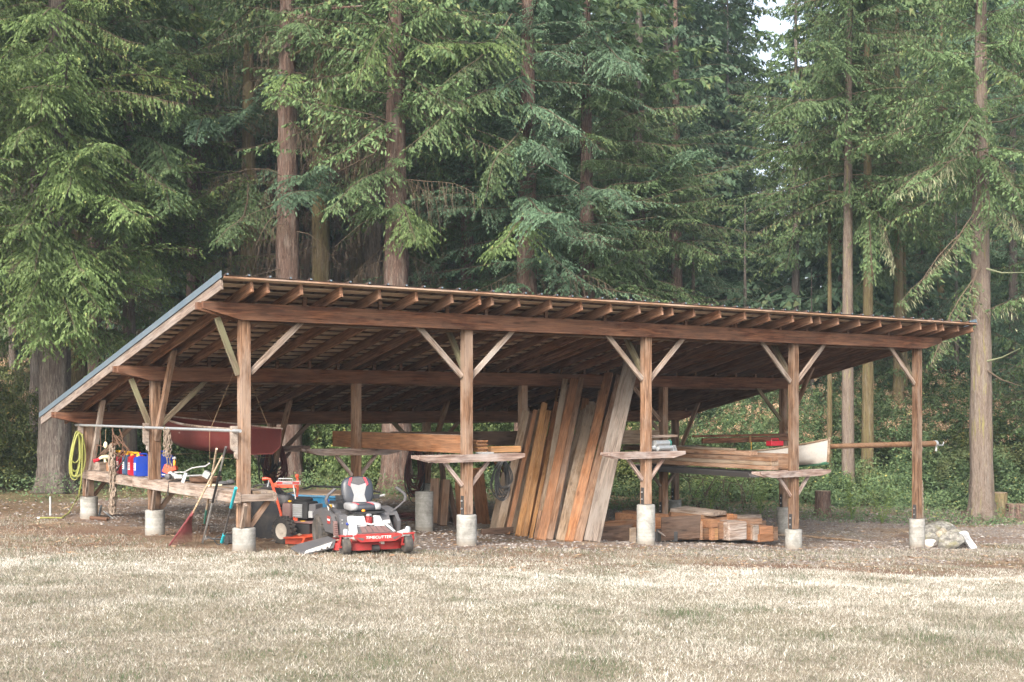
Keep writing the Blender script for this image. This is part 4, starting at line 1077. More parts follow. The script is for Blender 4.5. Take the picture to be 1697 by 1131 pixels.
# long round spar through the right-hand post
i1, h1 = on_j(1549, 735.5, 0.055)
sp = thing('mast', 'long round varnished wooden mast lying level and poking out past the rightmost front post', 'mast', S(i1, 0.055, h1))
g = G(); g.tube([S(3.335, 0.055, h1 + 0.0), S(i1, 0.055, h1)], [0.050, 0.062], 16); g.build('spar', M['varnish'], sp, I4)
g = G(); g.cyl(S(i1, 0.055, h1, du=-0.02), S(i1, 0.055, h1, du=0.05), 0.068, 16); g.build('collar', M['steel'], sp, I4)
g = G(); c = S(i1, 0.055, h1, du=0.05); g.tube([c - Z3 * 0.03, c + U3 * 0.22 - Z3 * 0.04, c + U3 * 0.25 + Z3 * 0.03], 0.012, 7); g.tube([c - Z3 * 0.04, c - Z3 * 0.16 + U3 * 0.0], 0.022, 7); g.build('end_fitting', M['steel'], sp, I4)
g = G(); g.box(S(4, 0.0, h1 - 0.10, du=0.24, dv=0.19), (0.34, 0.05, 0.085), Matrix.Rotation(TH, 4, 'Z')); 
o = g.build('support_block', M['greywood'], sp, I4)
# chain and stick on the right-hand post
g = G(); rr = random.Random(9)
for k in range(3): chain_strand(g, [S(4, 0, -1.45 - 0.08 * k, du=0.105 + 0.02 * k, dv=-0.02), S(4, 0, -2.25, du=0.10 + 0.03 * k, dv=-0.02)], rr=rr, s=0.9)
tag(g.build('chain', M['chain'], None, I4), 'rusty chain strands hanging down the right side of the rightmost front post', 'chain')
g = G(); g.tube([S(4, 0, -1.22, du=0.13, dv=0.0), S(4, 0, -1.75, du=0.14, dv=0)], 0.012, 6); tag(g.build('stick', M['handle'], None, I4), 'short pale stick hanging beside the chain on the rightmost post', 'stick')
tag(board('short_board', on_g(1528, 879) , on_g(1526, 879) + Z3 * 0.42, 0.09, 0.04, M['brownplank'], None, up=-V3), 'short brown board end standing behind the rightmost pier', 'board')

# ------------------------------------------------------------------ timbers stacked on the ground (crop 5.387 px per px, origin 1090,690)
def z7(cx, cy): return 1090 + cx / 5.387, 690 + cy / 5.387
GS = 'timbers piled on the ground at the right'
def blockj(c0, c1, j, depth, mat, name, label, cat='timber'):
    (x0, y0), (x1, y1) = z7(*c0), z7(*c1)
    i0, ht = on_j(x0, y0, j); i1, _ = on_j(x1, y0, j); _, hb = on_j((x0 + x1) / 2, y1, j)
    cm = S((i0 + i1) / 2, j, (ht + hb) / 2, dv=depth / 2)
    g = G(); g.box((0, 0, 0), (abs(i1 - i0) * BAY, depth, ht - hb))
    o = g.build(name, mat, None, Matrix.Translation(cm) @ Matrix.Rotation(TH, 4, 'Z')); return tag(o, label, cat, GS)
J = 0.22
def gr_j(px, j):
    i, _ = on_j(px, 890, j); p = S(i, j, 0); return p
# end-on blocks: the long timbers run front to back
blockj((475, 925), (538, 1000), J, 2.6, M['cedar'], 'beam_end', 'bright orange square beam end above the split one')
blockj((482, 1003), (510, 1108), J, 2.4, M['cedar'], 'beam_end', 'narrow orange beam end left of the split pair')
blockj((513, 1003), (540, 1106), J, 2.4, M['fir'], 'beam_end', 'pale orange beam end right of the split pair')
blockj((405, 1003), (479, 1104), J + 0.02, 1.4, M['stackwood'], 'block', 'orange block between the dark panel and the split beam ends')
blockj((542, 948), (632, 1098), J + 0.03, 1.9, M['stackwood'], 'beam_end', 'large orange-brown beam end left of the peeling white one')
blockj((635, 952), (800, 1110), J - 0.01, 1.6, M['whitewood'], 'painted_block', 'big timber block with peeling white paint')
blockj((803, 968), (830, 1108), J, 1.5, M['cedar'], 'board_end', 'narrow orange board end right of the peeling white block')
blockj((832, 972), (856, 1110), J, 1.5, M['brownplank'], 'board_end', 'narrow dark board end between the orange and the grey ones')
blockj((858, 975), (906, 1112), J - 0.01, 1.5, M['greywood'], 'board_end', 'grey weathered board end right of the narrow dark one')
blockj((912, 990), (1030, 1052), J, 0.9, M['cedar'], 'short_beam', 'upper of two short orange beams at the right end of the pile')
blockj((905, 1056), (1037, 1122), J - 0.02, 0.9, M['cedar'], 'short_beam', 'lower of two short orange beams at the right end of the pile')
blockj((1040, 990), (1075, 1110), J + 0.10, 0.7, M['brownplank'], 'short_beam', 'short brown beam behind the orange pair')
blockj((-20, 900), (36, 1090), J + 0.16, 1.2, M['cedar'], 'block', 'orange timber left of the dark panel behind the pier')
# long orange planks with their left end further back
def longp(c0, c1, hpx, thick, mat, name, label, j0, j1, up=None, w=None):
    (x0, y0), (x1, y1) = z7(*c0), z7(*c1)
    i0, h0 = on_j(x0, y0, j0); i1, h1 = on_j(x1, y1, j1)
    a, b = S(i0, j0, h0), S(i1, j1, h1)
    o = board(name, a, b, thick, hpx / 5.387 / F * (a.y + b.y) / 2, mat, None); return tag(o, label, 'timber', GS)
longp((85, 935), (540, 962), 70, 0.10, M['cedar'], 'long_beam', 'long orange beam lying behind the dark panel', J + 0.12, J + 0.05)
longp((108, 876), (508, 912), 42, 0.14, M['stackwood'], 'long_beam', 'long orange beam directly under the thick grey slab', J + 0.22, J + 0.14)
# thick grey slab on top
a = Vector(S(*[on_j(*z7(372, 850), J + 0.22)[0], J + 0.22, on_j(*z7(372, 850), J + 0.22)[1]]))
g = G(); sl_ = []
for cx, cy in ((112, 822), (250, 800), (612, 845), (490, 862)):
    pass
i0, h0 = on_j(*z7(490, 862), J + 0.08)
g = G()
p_fr = S(i0, J + 0.08, h0); hz = h0
def at_h(px, py, h):
    d, z = ray(px, py); t = h / z; return Vector((d[0] * t, t, EZ + h))
q = [at_h(*z7(110, 826), hz), at_h(*z7(490, 862), hz), at_h(*z7(612, 846), hz), at_h(*z7(245, 800), hz)]
g.add(q + [p - Z3 * 0.07 for p in q], [(0, 1, 2, 3), (7, 6, 5, 4), (0, 4, 5, 1), (1, 5, 6, 2), (2, 6, 7, 3), (3, 7, 4, 0)])
cm = sum(q, Vector()) / 4
d = (q[1] - q[0]); mm = Matrix.Translation(cm) @ Matrix.Rotation(math.atan2(d.y, d.x), 4, 'Z')
g.v = [tuple(mm.inverted() @ Vector(p)) for p in g.v]
tag(g.build('thick_slab', M['greywood'], None, mm), 'thick grey-brown slab lying on top of the orange beams', 'slab', GS)
blockj((520, 905), (620, 945), J + 0.12, 1.2, M['brownplank'], 'block', 'short brown timber under the right end of the grey slab')
blockj((622, 875), (680, 945), J + 0.14, 1.2, M['cedar'], 'block', 'orange timber end right of the grey slab')
blockj((684, 878), (712, 918), J + 0.14, 1.0, M['cedar'], 'block', 'small orange timber end at the right of the taller orange one')
blockj((690, 930), (935, 975), J + 0.10, 0.25, M['brownplank'], 'grey_board', 'brown timber lying crosswise over the peeling white block')
blockj((712, 893), (925, 926), J + 0.16, 0.22, M['greywood'], 'grey_board', 'grey flaking timber, uppermost at the right part of the pile')
blockj((905, 935), (970, 978), J + 0.20, 0.5, M['brownplank'], 'grey_board', 'brown timber end right of the flaking grey timber')
# dark panels
blockj((38, 905), (385, 1100), J - 0.02, 0.03, M['darkply'], 'plywood_board', 'dark brown rectangular panel standing in front of the orange beams', 'panel')
blockj((386, 940), (402, 1104), J - 0.025, 0.05, M['brownplank'], 'panel_strip', 'narrow brown strip at the right edge of the dark panel', 'strip')
# low things between the leaning planks and the third pier
def blk5(c0, c1, j, depth, mat, name, label, cat='timber', lean=0.0):
    (x0, y0), (x1, y1) = z5(*c0), z5(*c1)
    i0, ht = on_j(x0, y0, j); i1, _ = on_j(x1, y0, j); _, hb = on_j((x0 + x1) / 2, y1, j)
    cm = S((i0 + i1) / 2, j, (ht + hb) / 2, dv=depth / 2)
    g = G(); g.box((0, 0, 0), (abs(i1 - i0) * BAY, depth, ht - hb))
    return tag(g.build(name, mat, None, Matrix.Translation(cm) @ Matrix.Rotation(TH, 4, 'Z') @ Matrix.Rotation(lean, 4, 'X')), label, cat, GS)
blk5((780, 978), (955, 1060), 0.30, 0.04, M['darkply'], 'plywood_board', 'low dark panel between the leaning planks and the third pier', 'panel', -0.1)
blk5((950, 982), (978, 1062), 0.27, 0.05, M['olive'], 'short_post', 'short slanting board against the third pier', 'board')
blk5((790, 950), (985, 980), 0.45, 0.20, M['stackwood'], 'long_beam', 'orange beam behind the low dark panel')
blk5((985, 950), (1125, 1000), 0.42, 0.20, M['stackwood'], 'long_beam', 'orange beam just right of the third pier')
# plywood sheet lying on the ground
g = G(); q = [on_g(*z7(150, 1120)), on_g(*z7(620, 1130)), on_g(*z7(930, 1108)), on_g(*z7(560, 1086)), on_g(*z7(130, 1075))]
q = [p + Z3 * (0.05 + 0.03 * (k in (1, 2))) for k, p in enumerate(q)]
g.add(q + [p - Z3 * 0.02 for p in q], [(0, 1, 2, 3, 4), (9, 8, 7, 6, 5)] + [(k, k + 5, (k + 1) % 5 + 5, (k + 1) % 5) for k in range(5)])
c = sum(q, Vector()) / 5; g.v = [tuple(Vector(p) - c) for p in g.v]
tag(g.build('plywood_sheet', M['brownplank'], None, Matrix.Translation(c)), 'flat brown plywood sheet lying on the ground before the timber pile', 'sheet', GS)
a, b = on_g(*z7(-8, 1132)) , on_g(*z7(135, 1130))
t = thing('wire_stand', 'dark triangular frame with crossed sticks beside the third pier', 'frame', a, 0, GS)
tp = on_g(*z7(40, 1120)) + Z3 * 0.22
g = G(); g.tube([a + Z3 * 0.02, a + Z3 * 0.24, tp + Vector((0.1, 0, 0)), b + Z3 * 0.02], 0.018, 6); g.build('rim', M['iron'], t, I4)
g = G(); g.tube([a + Z3 * 0.23, b + Z3 * 0.02], 0.014, 6); g.tube([a.lerp(b, 0.5) + Z3 * 0.02, tp + Vector((0.06, 0, 0))], 0.014, 6); g.build('sticks', M['greywood'], t, I4)
G().box((a + b) / 2 + Vector((0.02, 0.12, 0.10)), (0.45, 0.02, 0.18)).build('back', M['black'], t, I4)
# bamboo pole on the ground
g = G(); pts = [on_g(1288, 889) + Z3 * .03, on_g(1330, 891) + Z3 * .03, on_g(1390, 896) + Z3 * .03, on_g(1424, 899) + Z3 * .03]
g.tube(pts, 0.026, 8); tag(g.build('bamboo_pole', M['olive'], None, I4), 'long thin bamboo pole lying on the gravel right of the fourth pier', 'pole')

# round concrete form tube beside the rear post
c = on_g(703, 864); c2 = S(2, 2, 0)
Yc = 22.8; c = P(703, 865, Yc); c.z = gzf(c.x, c.y)
tube = thing('concrete_form', 'pale round cardboard form tube standing left of the dark leaning boards', 'form tube', c)
g = G(); g.lathe([(0.165, -0.05), (0.165, 0.72), (0.15, 0.72), (0.15, 0.6)], n=26); g.build('tube_wall', M['concrete'], tube)

# ------------------------------------------------------------------ hose coils on posts
def coil(c, w0, h0, n, mat, label, name='hose_coil', r=0.013, seed=1, dirv=U3, hookh=0.0):
    rr = random.Random(seed); g = G()
    for k in range(n):
        w = w0 * rr.uniform(0.45, 1.0); h = h0 * rr.uniform(0.6, 1.0); off = V3 * (-0.02 * k / 2) ; sh = rr.uniform(-0.04, 0.04)
        pts = []
        for q in range(29):
            a = 2 * math.pi * q / 28
            x = math.sin(a) * w * (0.35 + 0.65 * (1 - math.cos(a)) / 2) + sh * (1 - math.cos(a)) / 2
            pts.append(Vector(c) + off + dirv * x + Z3 * (-h * (1 - math.cos(a)) / 2 + rr.uniform(-.004, .004)) - V3 * 0.03 * math.sin(a))
        g.tube(pts, r, 6, cap=False)
    o = g.build(name, mat, None, I4); return tag(o, label, 'hose')
c = S(1, 2, -0.62, dv=-0.12); coil(c, 0.36, 1.10, 10, M['darkhose'], 'thick coil of maroon hose hung on the rear post behind the bench', seed=3, r=0.015)
c = S(1, 2, -0.70, dv=-0.15, du=-0.16); coil(c, 0.25, 0.95, 6, M['blackhose'], 'black hose coil hanging left of the maroon coil on the rear post', seed=4, r=0.014)
c = S(2, 2, -0.80, dv=-0.12, du=-0.42); coil(c, 0.30, 1.15, 14, M['darkhose'], 'big tangled maroon hose coil hanging left of the round form tube', seed=5, r=0.014)
c = S(2, 2, -0.75, dv=-0.18, du=-0.40); coil(c, 0.34, 1.35, 6, M['blackhose'], 'loose black hose loops hanging over the big maroon coil', seed=8, r=0.010)
i0, h0 = on_j(829, 764, 0.12); c = S(i0, 0.12, h0 - 0.0); coil(c, 0.22, 0.66, 13, M['blackhose'], 'black cable coil hanging under the rack arm right of the second post', seed=6, r=0.010)
c = on_g(668, 862); rr = random.Random(4); g = G()
for k in range(16):
    cc = c + Vector((rr.uniform(-0.7, 0.7), rr.uniform(-0.3, 0.5), 0)); cc.z = gzf(cc.x, cc.y) + 0.03 + 0.02 * (k % 5)
    rad = rr.uniform(0.2, 0.4); g.tube([cc + Vector((math.cos(a) * rad, math.sin(a) * rad * 0.8, 0.02 * math.sin(3 * a + k))) for a in [q * math.pi / 9 for q in range(19)]], 0.014, 6, cap=False)
tag(g.build('ground_hose', M['darkhose'], None, I4), 'heap of maroon hose lying on the ground behind the riding mower', 'hose')

# ------------------------------------------------------------------ rocks, painted board, stumps
def rock(c, rx, ry, rz, seed, mat, label, cat='rock'):
    rr = np.random.RandomState(seed)
    bm = bmesh.new(); bmesh.ops.create_icosphere(bm, subdivisions=3, radius=1.0)
    dirs = rr.normal(size=(9, 3)); dirs /= np.linalg.norm(dirs, axis=1)[:, None]; ds = rr.uniform(0.62, 0.95, 9)
    for v in bm.verts:
        p = np.array(v.co)
        for d, k in zip(dirs, ds):
            e = p @ d
            if e > k: p = p - d * (e - k) * 0.9
        p = p + 0.03 * np.sin(p[[1, 2, 0]] * 7 + seed)
        v.co = (p[0] * rx, p[1] * ry, p[2] * rz)
    me = bpy.data.meshes.new('rock'); bm.to_mesh(me); bm.free(); me.materials.append(mat); me.shade_smooth(); me.set_sharp_from_angle(angle=R(28))
    o = link('rock', me, Matrix.Translation(c) @ Matrix.Rotation(seed * 1.3, 4, 'Z')); return tag(o, label, cat, 'rocks heaped beside the rightmost pier')
def rockmat(name, a, b_, c_, lich):
    m, nt, b = new_mat(name)
    v = coords(nt); n1 = noise(nt, v, 9, 6, 0.75, 0.4); n2 = noise(nt, v, 3.5, 5, 0.65)
    r = ramp(nt, [(0.38, a), (0.5, b_), (0.62, c_)]); nt.links.new(n1, r.inputs[0])
    f = ramp(nt, [(0.52, (0, 0, 0)), (0.62, (1, 1, 1))]); nt.links.new(n2, f.inputs[0])
    nt.links.new(mixc(nt, mathn(nt, 'MULTIPLY', f.outputs[0], 0.7), r.outputs[0], lich), b.inputs['Base Color']); b.inputs['Roughness'].default_value = 0.9
    bump(nt, b, n1, 0.6, 0.02); return m
M['rock_grey'] = rockmat('grey_rock', (0.075, 0.070, 0.062), (0.155, 0.148, 0.13), (0.30, 0.29, 0.26), (0.155, 0.145, 0.075))
M['rock_pale'] = rockmat('pale_rock', (0.16, 0.13, 0.09), (0.28, 0.24, 0.18), (0.45, 0.42, 0.36), (0.22, 0.20, 0.12))
M['rock_white'] = rockmat('white_rock', (0.36, 0.30, 0.24), (0.54, 0.49, 0.44), (0.66, 0.63, 0.58), (0.42, 0.32, 0.22))
def rk_at(px, pyb, w, h, d, seed, mat, label, up=0.0):
    b_ = on_g(px, pyb); Y = b_.y; b_.y += d / 2
    rock(Vector((b_.x, b_.y, gzf(b_.x, b_.y) + h * 0.42 + up)), w / 2, d / 2, h / 2 * 1.15, seed, mat, label)
rk_at(1566, 903, 1.10, 0.46, 0.7, 3, M['rock_grey'], 'large mossy grey rock at the back of the rock heap')
rk_at(1552, 906, 0.55, 0.34, 0.35, 5, M['rock_grey'], 'grey-green rock low at the left of the heap', 0.0)
rk_at(1563, 905, 0.50, 0.24, 0.30, 8, M['rock_pale'], 'tan speckled rock lying in the middle of the heap', 0.12)
rk_at(1580, 911, 0.62, 0.36, 0.40, 12, M['rock_grey'], 'rounded speckled grey boulder in front of the heap')
rk_at(1544, 908, 0.36, 0.17, 0.26, 17, M['rock_white'], 'small white rock at the front left of the heap')
rk_at(1592, 906, 0.55, 0.36, 0.5, 21, M['rock_grey'], 'low mossy rock behind the painted white board')
# bowling-pin shaped painted board
Yb = on_g(1612, 911).y
t = thing('painted_board', 'white pin-shaped painted board with faded marks leaning on the rock heap', 'painted board', P(1612, 910, Yb))
oo = P(1615, 911, Yb); top = P(1594, 883, Yb + 0.45)
ax_ = (top - oo); L_ = ax_.length; ax_.normalize(); sx_ = Vector((0, -1, 0.1)).cross(ax_).normalized(); nn = ax_.cross(sx_)
prof = [(0.05, 0), (0.075, 0.03), (0.078, 0.2), (0.075, 0.4), (0.080, 0.6), (0.10, 0.75), (0.118, 0.87), (0.09, 0.96), (0.04, 1.0)]
prof = [(a * 0.85, b) for a, b in prof]; poly = [(a, b * L_) for a, b in prof] + [(-a, b * L_) for a, b in prof[::-1]]
pb = G().prism(poly, oo, sx_, ax_, nn, 0.07).build('board_body', M['white'], t, I4)
g = G()
for a, b, w, h in ((0.03, 0.84, 0.035, 0.02), (-0.02, 0.72, 0.05, 0.015), (0.0, 0.62, 0.03, 0.03), (0.02, 0.52, 0.035, 0.012), (-0.01, 0.42, 0.03, 0.03), (0.01, 0.33, 0.04, 0.012), (-0.03, 0.80, 0.02, 0.02)):
    for sg in (-1, 1):
        w, h = w * 1.5, h * 1.5; g.prism([(a - w / 2, b * L_ - h), (a + w / 2, b * L_ - h * 0.6), (a + w / 2 * 0.8, b * L_ + h), (a - w / 2 * 0.9, b * L_ + h * 0.7)], oo + nn * sg * 0.037, sx_, ax_, nn, 0.003)
g.build('faded_print', M['mgrey'], pb, I4)
# stumps
def stump(px, pyb, r, h, mat, label, cut=True):
    c = on_g(px, pyb); c.y += r; c.z = gzf(c.x, c.y)
    t = thing('tree_stump', label, 'stump', c, 0.3)
    g = G(); rr = random.Random(int(px))
    n = 26; vs = []; fs = []; hs_l = [-0.1, 0.05, 0.2, h * 0.6, h]
    for k, z in enumerate(hs_l):
        f = 1.35 if k == 0 else (1.18 if k == 1 else (1.04 if k == 2 else 1.0))
        for q in range(n):
            a = 2 * math.pi * q / n; rd = r * f * (1 + 0.05 * math.sin(3 * a + 1) + 0.035 * math.sin(7 * a + k))
            vs.append((rd * math.cos(a), rd * math.sin(a), z))
    for k in range(4):
        for q in range(n): fs.append((k * n + q, k * n + (q + 1) % n, (k + 1) * n + (q + 1) % n, (k + 1) * n + q))
    g.add(vs, fs); g.build('bark', mat, t)
    g = G(); g.add([(x * 0.96, y * 0.96, h + 0.005) for x, y, z in vs[-n:]] + [(x * 0.98, y * 0.98, h - 0.03) for x, y, z in vs[-n:]], [tuple(range(n))] + [(q, n + q, n + (q + 1) % n, (q + 1) % n) for q in range(n)])
    g.build('cut_face', M['olive'], t)
stump(1660, 858, 0.25, 0.66, M['bark_moss'], 'short wide tree stump standing right of the big pale trunk')
stump(1367, 857, 0.20, 0.66, M['bark_red'], 'brown stump in the undergrowth behind the fourth post')
stump(1692, 864, 0.26, 0.42, M['bark_red'], 'low stump at the right edge beyond the wide stump')
stump(1612, 862, 0.20, 0.14, M['bark_red'], 'low reddish chunk of log at the foot of the big pale trunk')
# ------------------------------------------------------------------ riding mower

hd = R(25)
C = Vector((-1.818, 16.85, 0)); C.z = gzf(C.x, C.y) + 0.0
# local x forward, y to the mower's left, z up
mw = thing('riding_mower', 'red and white zero-turn riding mower with a grey seat parked before the shed', 'riding mower', C, math.atan2(-math.cos(hd), math.sin(hd)))
MW = WM[mw.name]
ZS = Matrix.Diagonal((1, 1, 0.865, 1)); LS[mw.name] = ZS
RX = lambda a: Matrix.Rotation(a, 4, 'X'); RY = lambda a: Matrix.Rotation(a, 4, 'Y'); RZ = lambda a: Matrix.Rotation(a, 4, 'Z')
def wheel(parent, c, r, w, tread, rimmat, name='wheel', n=36, rimr=0.5, knob=True):
    """axle along local Y of the parent's frame"""
    W_ = thing_part(name, parent, c)
    g = G(); hw = w / 2
    g.lathe([(r * rimr, -hw * 0.85), (r * 0.80, -hw), (r * 0.95, -hw * 0.85), (r, -hw * 0.45), (r, hw * 0.45), (r * 0.95, hw * 0.85), (r * 0.80, hw), (r * rimr, hw * 0.85)], (0, 0, 0), (0, 1, 0), n)
    if knob:
        nk = 22
        for k in range(nk):
            a = 2 * math.pi * k / nk
            for s in (-1, 0, 1):
                aa = a + (0.5 * 2 * math.pi / nk if s == 0 else 0)
                g.box((math.cos(aa) * r * 1.0, s * hw * 0.55, math.sin(aa) * r * 1.0), (0.022, hw * 0.42, r * 0.17), Matrix.Rotation(-aa, 4, 'Y'))
    ty = g.build('tyre', tread, W_, WM[W_.name])
    g = G(); g.lathe([(r * 0.08, -hw * 0.80), (r * rimr * 0.5, -hw * 0.35), (r * rimr * 0.92, -hw * 0.55), (r * rimr * 1.04, -hw * 0.9), (r * rimr * 1.04, hw * 0.9), (r * rimr * 0.92, hw * 0.55), (r * rimr * 0.5, hw * 0.35), (r * 0.08, hw * 0.80)], (0, 0, 0), (0, 1, 0), 24)
    g.build('rim', rimmat, W_, WM[W_.name])
    return W_
def thing_part(name, parent, c, rot=None):
    mm = WM[parent.name] @ Matrix.Translation(Vector(c)) @ (rot if rot is not None else Matrix.Identity(4))
    return link(name, None, mm, parent)
for s in (-1, 1):
    cw = wheel(mw, (-0.02, s * 0.44, 0.118), 0.118, 0.115, M['rubber'], M['black'], 'caster_wheel', 30, 0.45, False)
    g = G()
    for d in (-1, 1):
        g.tube([(0.0, d * 0.075, 0.0), (0.03, d * 0.078, 0.08), (0.03, d * 0.07, 0.145), (0.02, 0, 0.15)], 0.016, 8)
    g.box((0.02, 0, 0.150), (0.09, 0.17, 0.022)); g.cyl((0, -0.09, 0), (0, 0.09, 0), 0.018, 10)
    g.build('fork', M['red'], cw)
    G().lathe([(0.034, 0.27), (0.036, 0.275), (0.036, 0.40), (0.026, 0.415), (0.01, 0.415)], (0, s * 0.44, 0), n=18).build('pivot_tube', M['steel'], mw)
    g = G(); g.add([(-0.05, s * 0.30, 0.245), (0.03, s * 0.30, 0.245), (0.03, s * 0.30, 0.335), (-0.05, s * 0.30, 0.335), (-0.025, s * 0.43, 0.285), (0.025, s * 0.43, 0.285), (0.025, s * 0.43, 0.385), (-0.025, s * 0.43, 0.385)],
                 [(0, 1, 2, 3), (4, 7, 6, 5), (0, 4, 5, 1), (1, 5, 6, 2), (2, 6, 7, 3), (3, 7, 4, 0)])
    g.build('caster_arm', M['white'], mw)
# front bumper beam
g = G(); g.prism([(-0.34, 0.31), (-0.33, 0.27), (-0.245, 0.205), (0.245, 0.205), (0.33, 0.27), (0.34, 0.31), (0.30, 0.325), (-0.30, 0.325)], (0.01, 0, 0), (0, 1, 0), (0, 0, 1), (1, 0, 0), 0.10)
bp_ = g.build('front_bumper', M['red'], mw)
def text(body, size, mat, parent, M_, name='lettering', sx=1.0, ext=0.0008, shear=0.0):
    cu = bpy.data.curves.new(name, 'FONT'); cu.body = body; cu.size = size; cu.extrude = ext; cu.align_x = 'CENTER'; cu.align_y = 'CENTER'; cu.shear = shear
    cu.materials.append(mat)
    tmp = bpy.data.objects.new('tmp', cu); me = bpy.data.meshes.new_from_object(tmp); bpy.data.objects.remove(tmp)
    return link(name, me, M_ @ Matrix.Diagonal((sx, 1, 1, 1)), parent)
FR = Matrix(((0, 0, 1, 0), (1, 0, 0, 0), (0, 1, 0, 0), (0, 0, 0, 1)))     # text plane facing +x, reading towards +y
text('TIMECUTTER', 0.062, M['label_white'], bp_, MW @ ZS @ Matrix.Translation((0.0625, 0, 0.272)) @ FR, sx=1.0, shear=0.15)
for s in (-1, 1):
    g = G(); g.prism([(s * 0.22, 0.225), (s * 0.315, 0.285), (s * 0.20, 0.265)], (0.062, 0, 0), (0, 1, 0), (0, 0, 1), (1, 0, 0), 0.004); g.build('bumper_recess', M['dgrey'], bp_)
# deck
g = G(); dk = [(-0.06, -0.30), (-0.06, 0.30), (-0.12, 0.42), (-0.28, 0.54), (-0.60, 0.55), (-0.78, 0.40), (-0.78, -0.40), (-0.60, -0.55), (-0.28, -0.54), (-0.12, -0.42)]
g.prism(dk, (0, 0, 0.12), (1, 0, 0), (0, 1, 0), (0, 0, 1), 0.11); g.prism([(a * 0.92 - 0.03, b * 0.9) for a, b in dk], (0, 0, 0.188), (1, 0, 0), (0, 1, 0), (0, 0, 1), 0.03)
dkk = g.build('mowing_deck', M['red'], mw)
G().cyl((-0.04, -0.055, 0.09), (-0.04, 0.035, 0.09), 0.055, 18).build('deck_roller', M['black'], dkk)
G().box((-0.058, 0.10, 0.175), (0.004, 0.05, 0.05)).build('deck_decal', M['label_white'], dkk)
G().box((-0.058, 0.06, 0.178), (0.004, 0.02, 0.012)).build('deck_decal', M['label_white'], dkk)
g = G(); g.cyl((-0.33, -0.54, 0.10), (-0.33, -0.62, 0.10), 0.07, 16); g.build('deck_wheel', M['black'], mw)
# clippings collected on the deck
g = G(); rr = random.Random(2)
for k in range(60):
    x, y = rr.uniform(-0.35, -0.12), rr.uniform(-0.52, -0.05); g.box((x, y, 0.212 + rr.uniform(0, 0.01)), (0.05, 0.008, 0.006), RZ(rr.uniform(0, 3)))
o = g.build('grass_clippings', M['handle'], mw); o['kind'] = 'stuff'
# discharge chute
g = G(); g.add([(-0.30, -0.52, 0.22), (-0.62, -0.52, 0.24), (-0.66, -0.92, 0.10), (-0.56, -1.02, 0.06), (-0.26, -0.98, 0.03), (-0.20, -0.74, 0.06), (-0.26, -0.98, 0.02), (-0.56, -1.02, 0.04)],
             [(0, 1, 2), (0, 2, 3), (0, 3, 4), (0, 4, 5)])
g2 = G(); top = [(-0.24, -0.50, 0.23), (-0.62, -0.50, 0.24), (-0.70, -0.90, 0.13), (-0.56, -1.04, 0.09), (-0.24, -1.00, 0.05)]
lo = [(x, y, z - 0.015) for x, y, z in top]; lo2 = [(-0.22, -0.54, 0.10), (-0.22, -0.98, 0.02)]
g2.add(top + lo + lo2, [(0, 1, 2, 3, 4), (9, 8, 7, 6, 5), (0, 4, 11, 10)] + [(k, k + 5, (k + 1) % 5 + 5, (k + 1) % 5) for k in range(5)])
ch = g2.build('discharge_chute', M['dgrey'], mw)
g = G(); g.add([(-0.215, -0.56, 0.20), (-0.215, -0.92, 0.085), (-0.235, -0.95, 0.02), (-0.235, -0.60, 0.10), (-0.205, -0.56, 0.20), (-0.205, -0.92, 0.085), (-0.225, -0.95, 0.02), (-0.225, -0.60, 0.10)],
             [(3, 2, 1, 0), (4, 5, 6, 7), (0, 1, 5, 4), (1, 2, 6, 5), (2, 3, 7, 6), (3, 0, 4, 7)])
sg_ = g.build('warning_sticker', M['label_white'], ch)
for q in range(4):
    G().box((-0.198, -0.63 - 0.08 * q, 0.118 - 0.025 * q), (0.004, 0.03, 0.03)).build('sticker_symbol', M['dgrey'], sg_)
# frame, foot plate and body
G().box((-0.45, 0, 0.25), (0.90, 0.40, 0.06)).build('frame', M['dgrey'], mw)
fp = G().add([(-0.06, -0.25, 0.335), (-0.06, 0.25, 0.335), (-0.26, 0.20, 0.415), (-0.26, -0.20, 0.415), (-0.06, -0.25, 0.30), (-0.06, 0.25, 0.30), (-0.26, 0.20, 0.30), (-0.26, -0.20, 0.30)],
             [(0, 1, 2, 3), (7, 6, 5, 4), (0, 4, 5, 1), (1, 5, 6, 2), (2, 6, 7, 3), (3, 7, 4, 0)]).build('foot_plate', M['dgrey'], mw)
for q in range(5):
    y = -0.19 + q * 0.085
    G().add([(-0.058, y, 0.345), (-0.058, y + 0.07, 0.345), (-0.24, y * 0.85 + 0.055, 0.418), (-0.24, y * 0.85, 0.418), (-0.058, y, 0.335), (-0.058, y + 0.07, 0.335), (-0.24, y * 0.85 + 0.055, 0.405), (-0.24, y * 0.85, 0.405)],
            [(0, 1, 2, 3), (0, 4, 5, 1), (1, 5, 6, 2), (3, 7, 4, 0)]).build('tread_pad', M['exhaust'], fp)
g = G(); g.tube([(-0.05, -0.27, 0.34), (-0.24, -0.22, 0.43), (-0.27, -0.19, 0.45), (-0.27, -0.04, 0.45), (-0.255, 0.0, 0.435), (-0.27, 0.06, 0.45), (-0.27, 0.19, 0.45), (-0.24, 0.22, 0.43), (-0.05, 0.27, 0.34)], 0.017, 8)
g.build('plate_frame', M['white'], mw)
def shell(pts_lo, pts_hi, name, mat, parent=None, ang=35):
    n = len(pts_lo); return G().add(list(pts_lo) + list(pts_hi), [tuple(range(n))[::-1], tuple(range(n, 2 * n))] + [(k, (k + 1) % n, n + (k + 1) % n, n + k) for k in range(n)]).build(name, mat, parent or mw, None, ang)
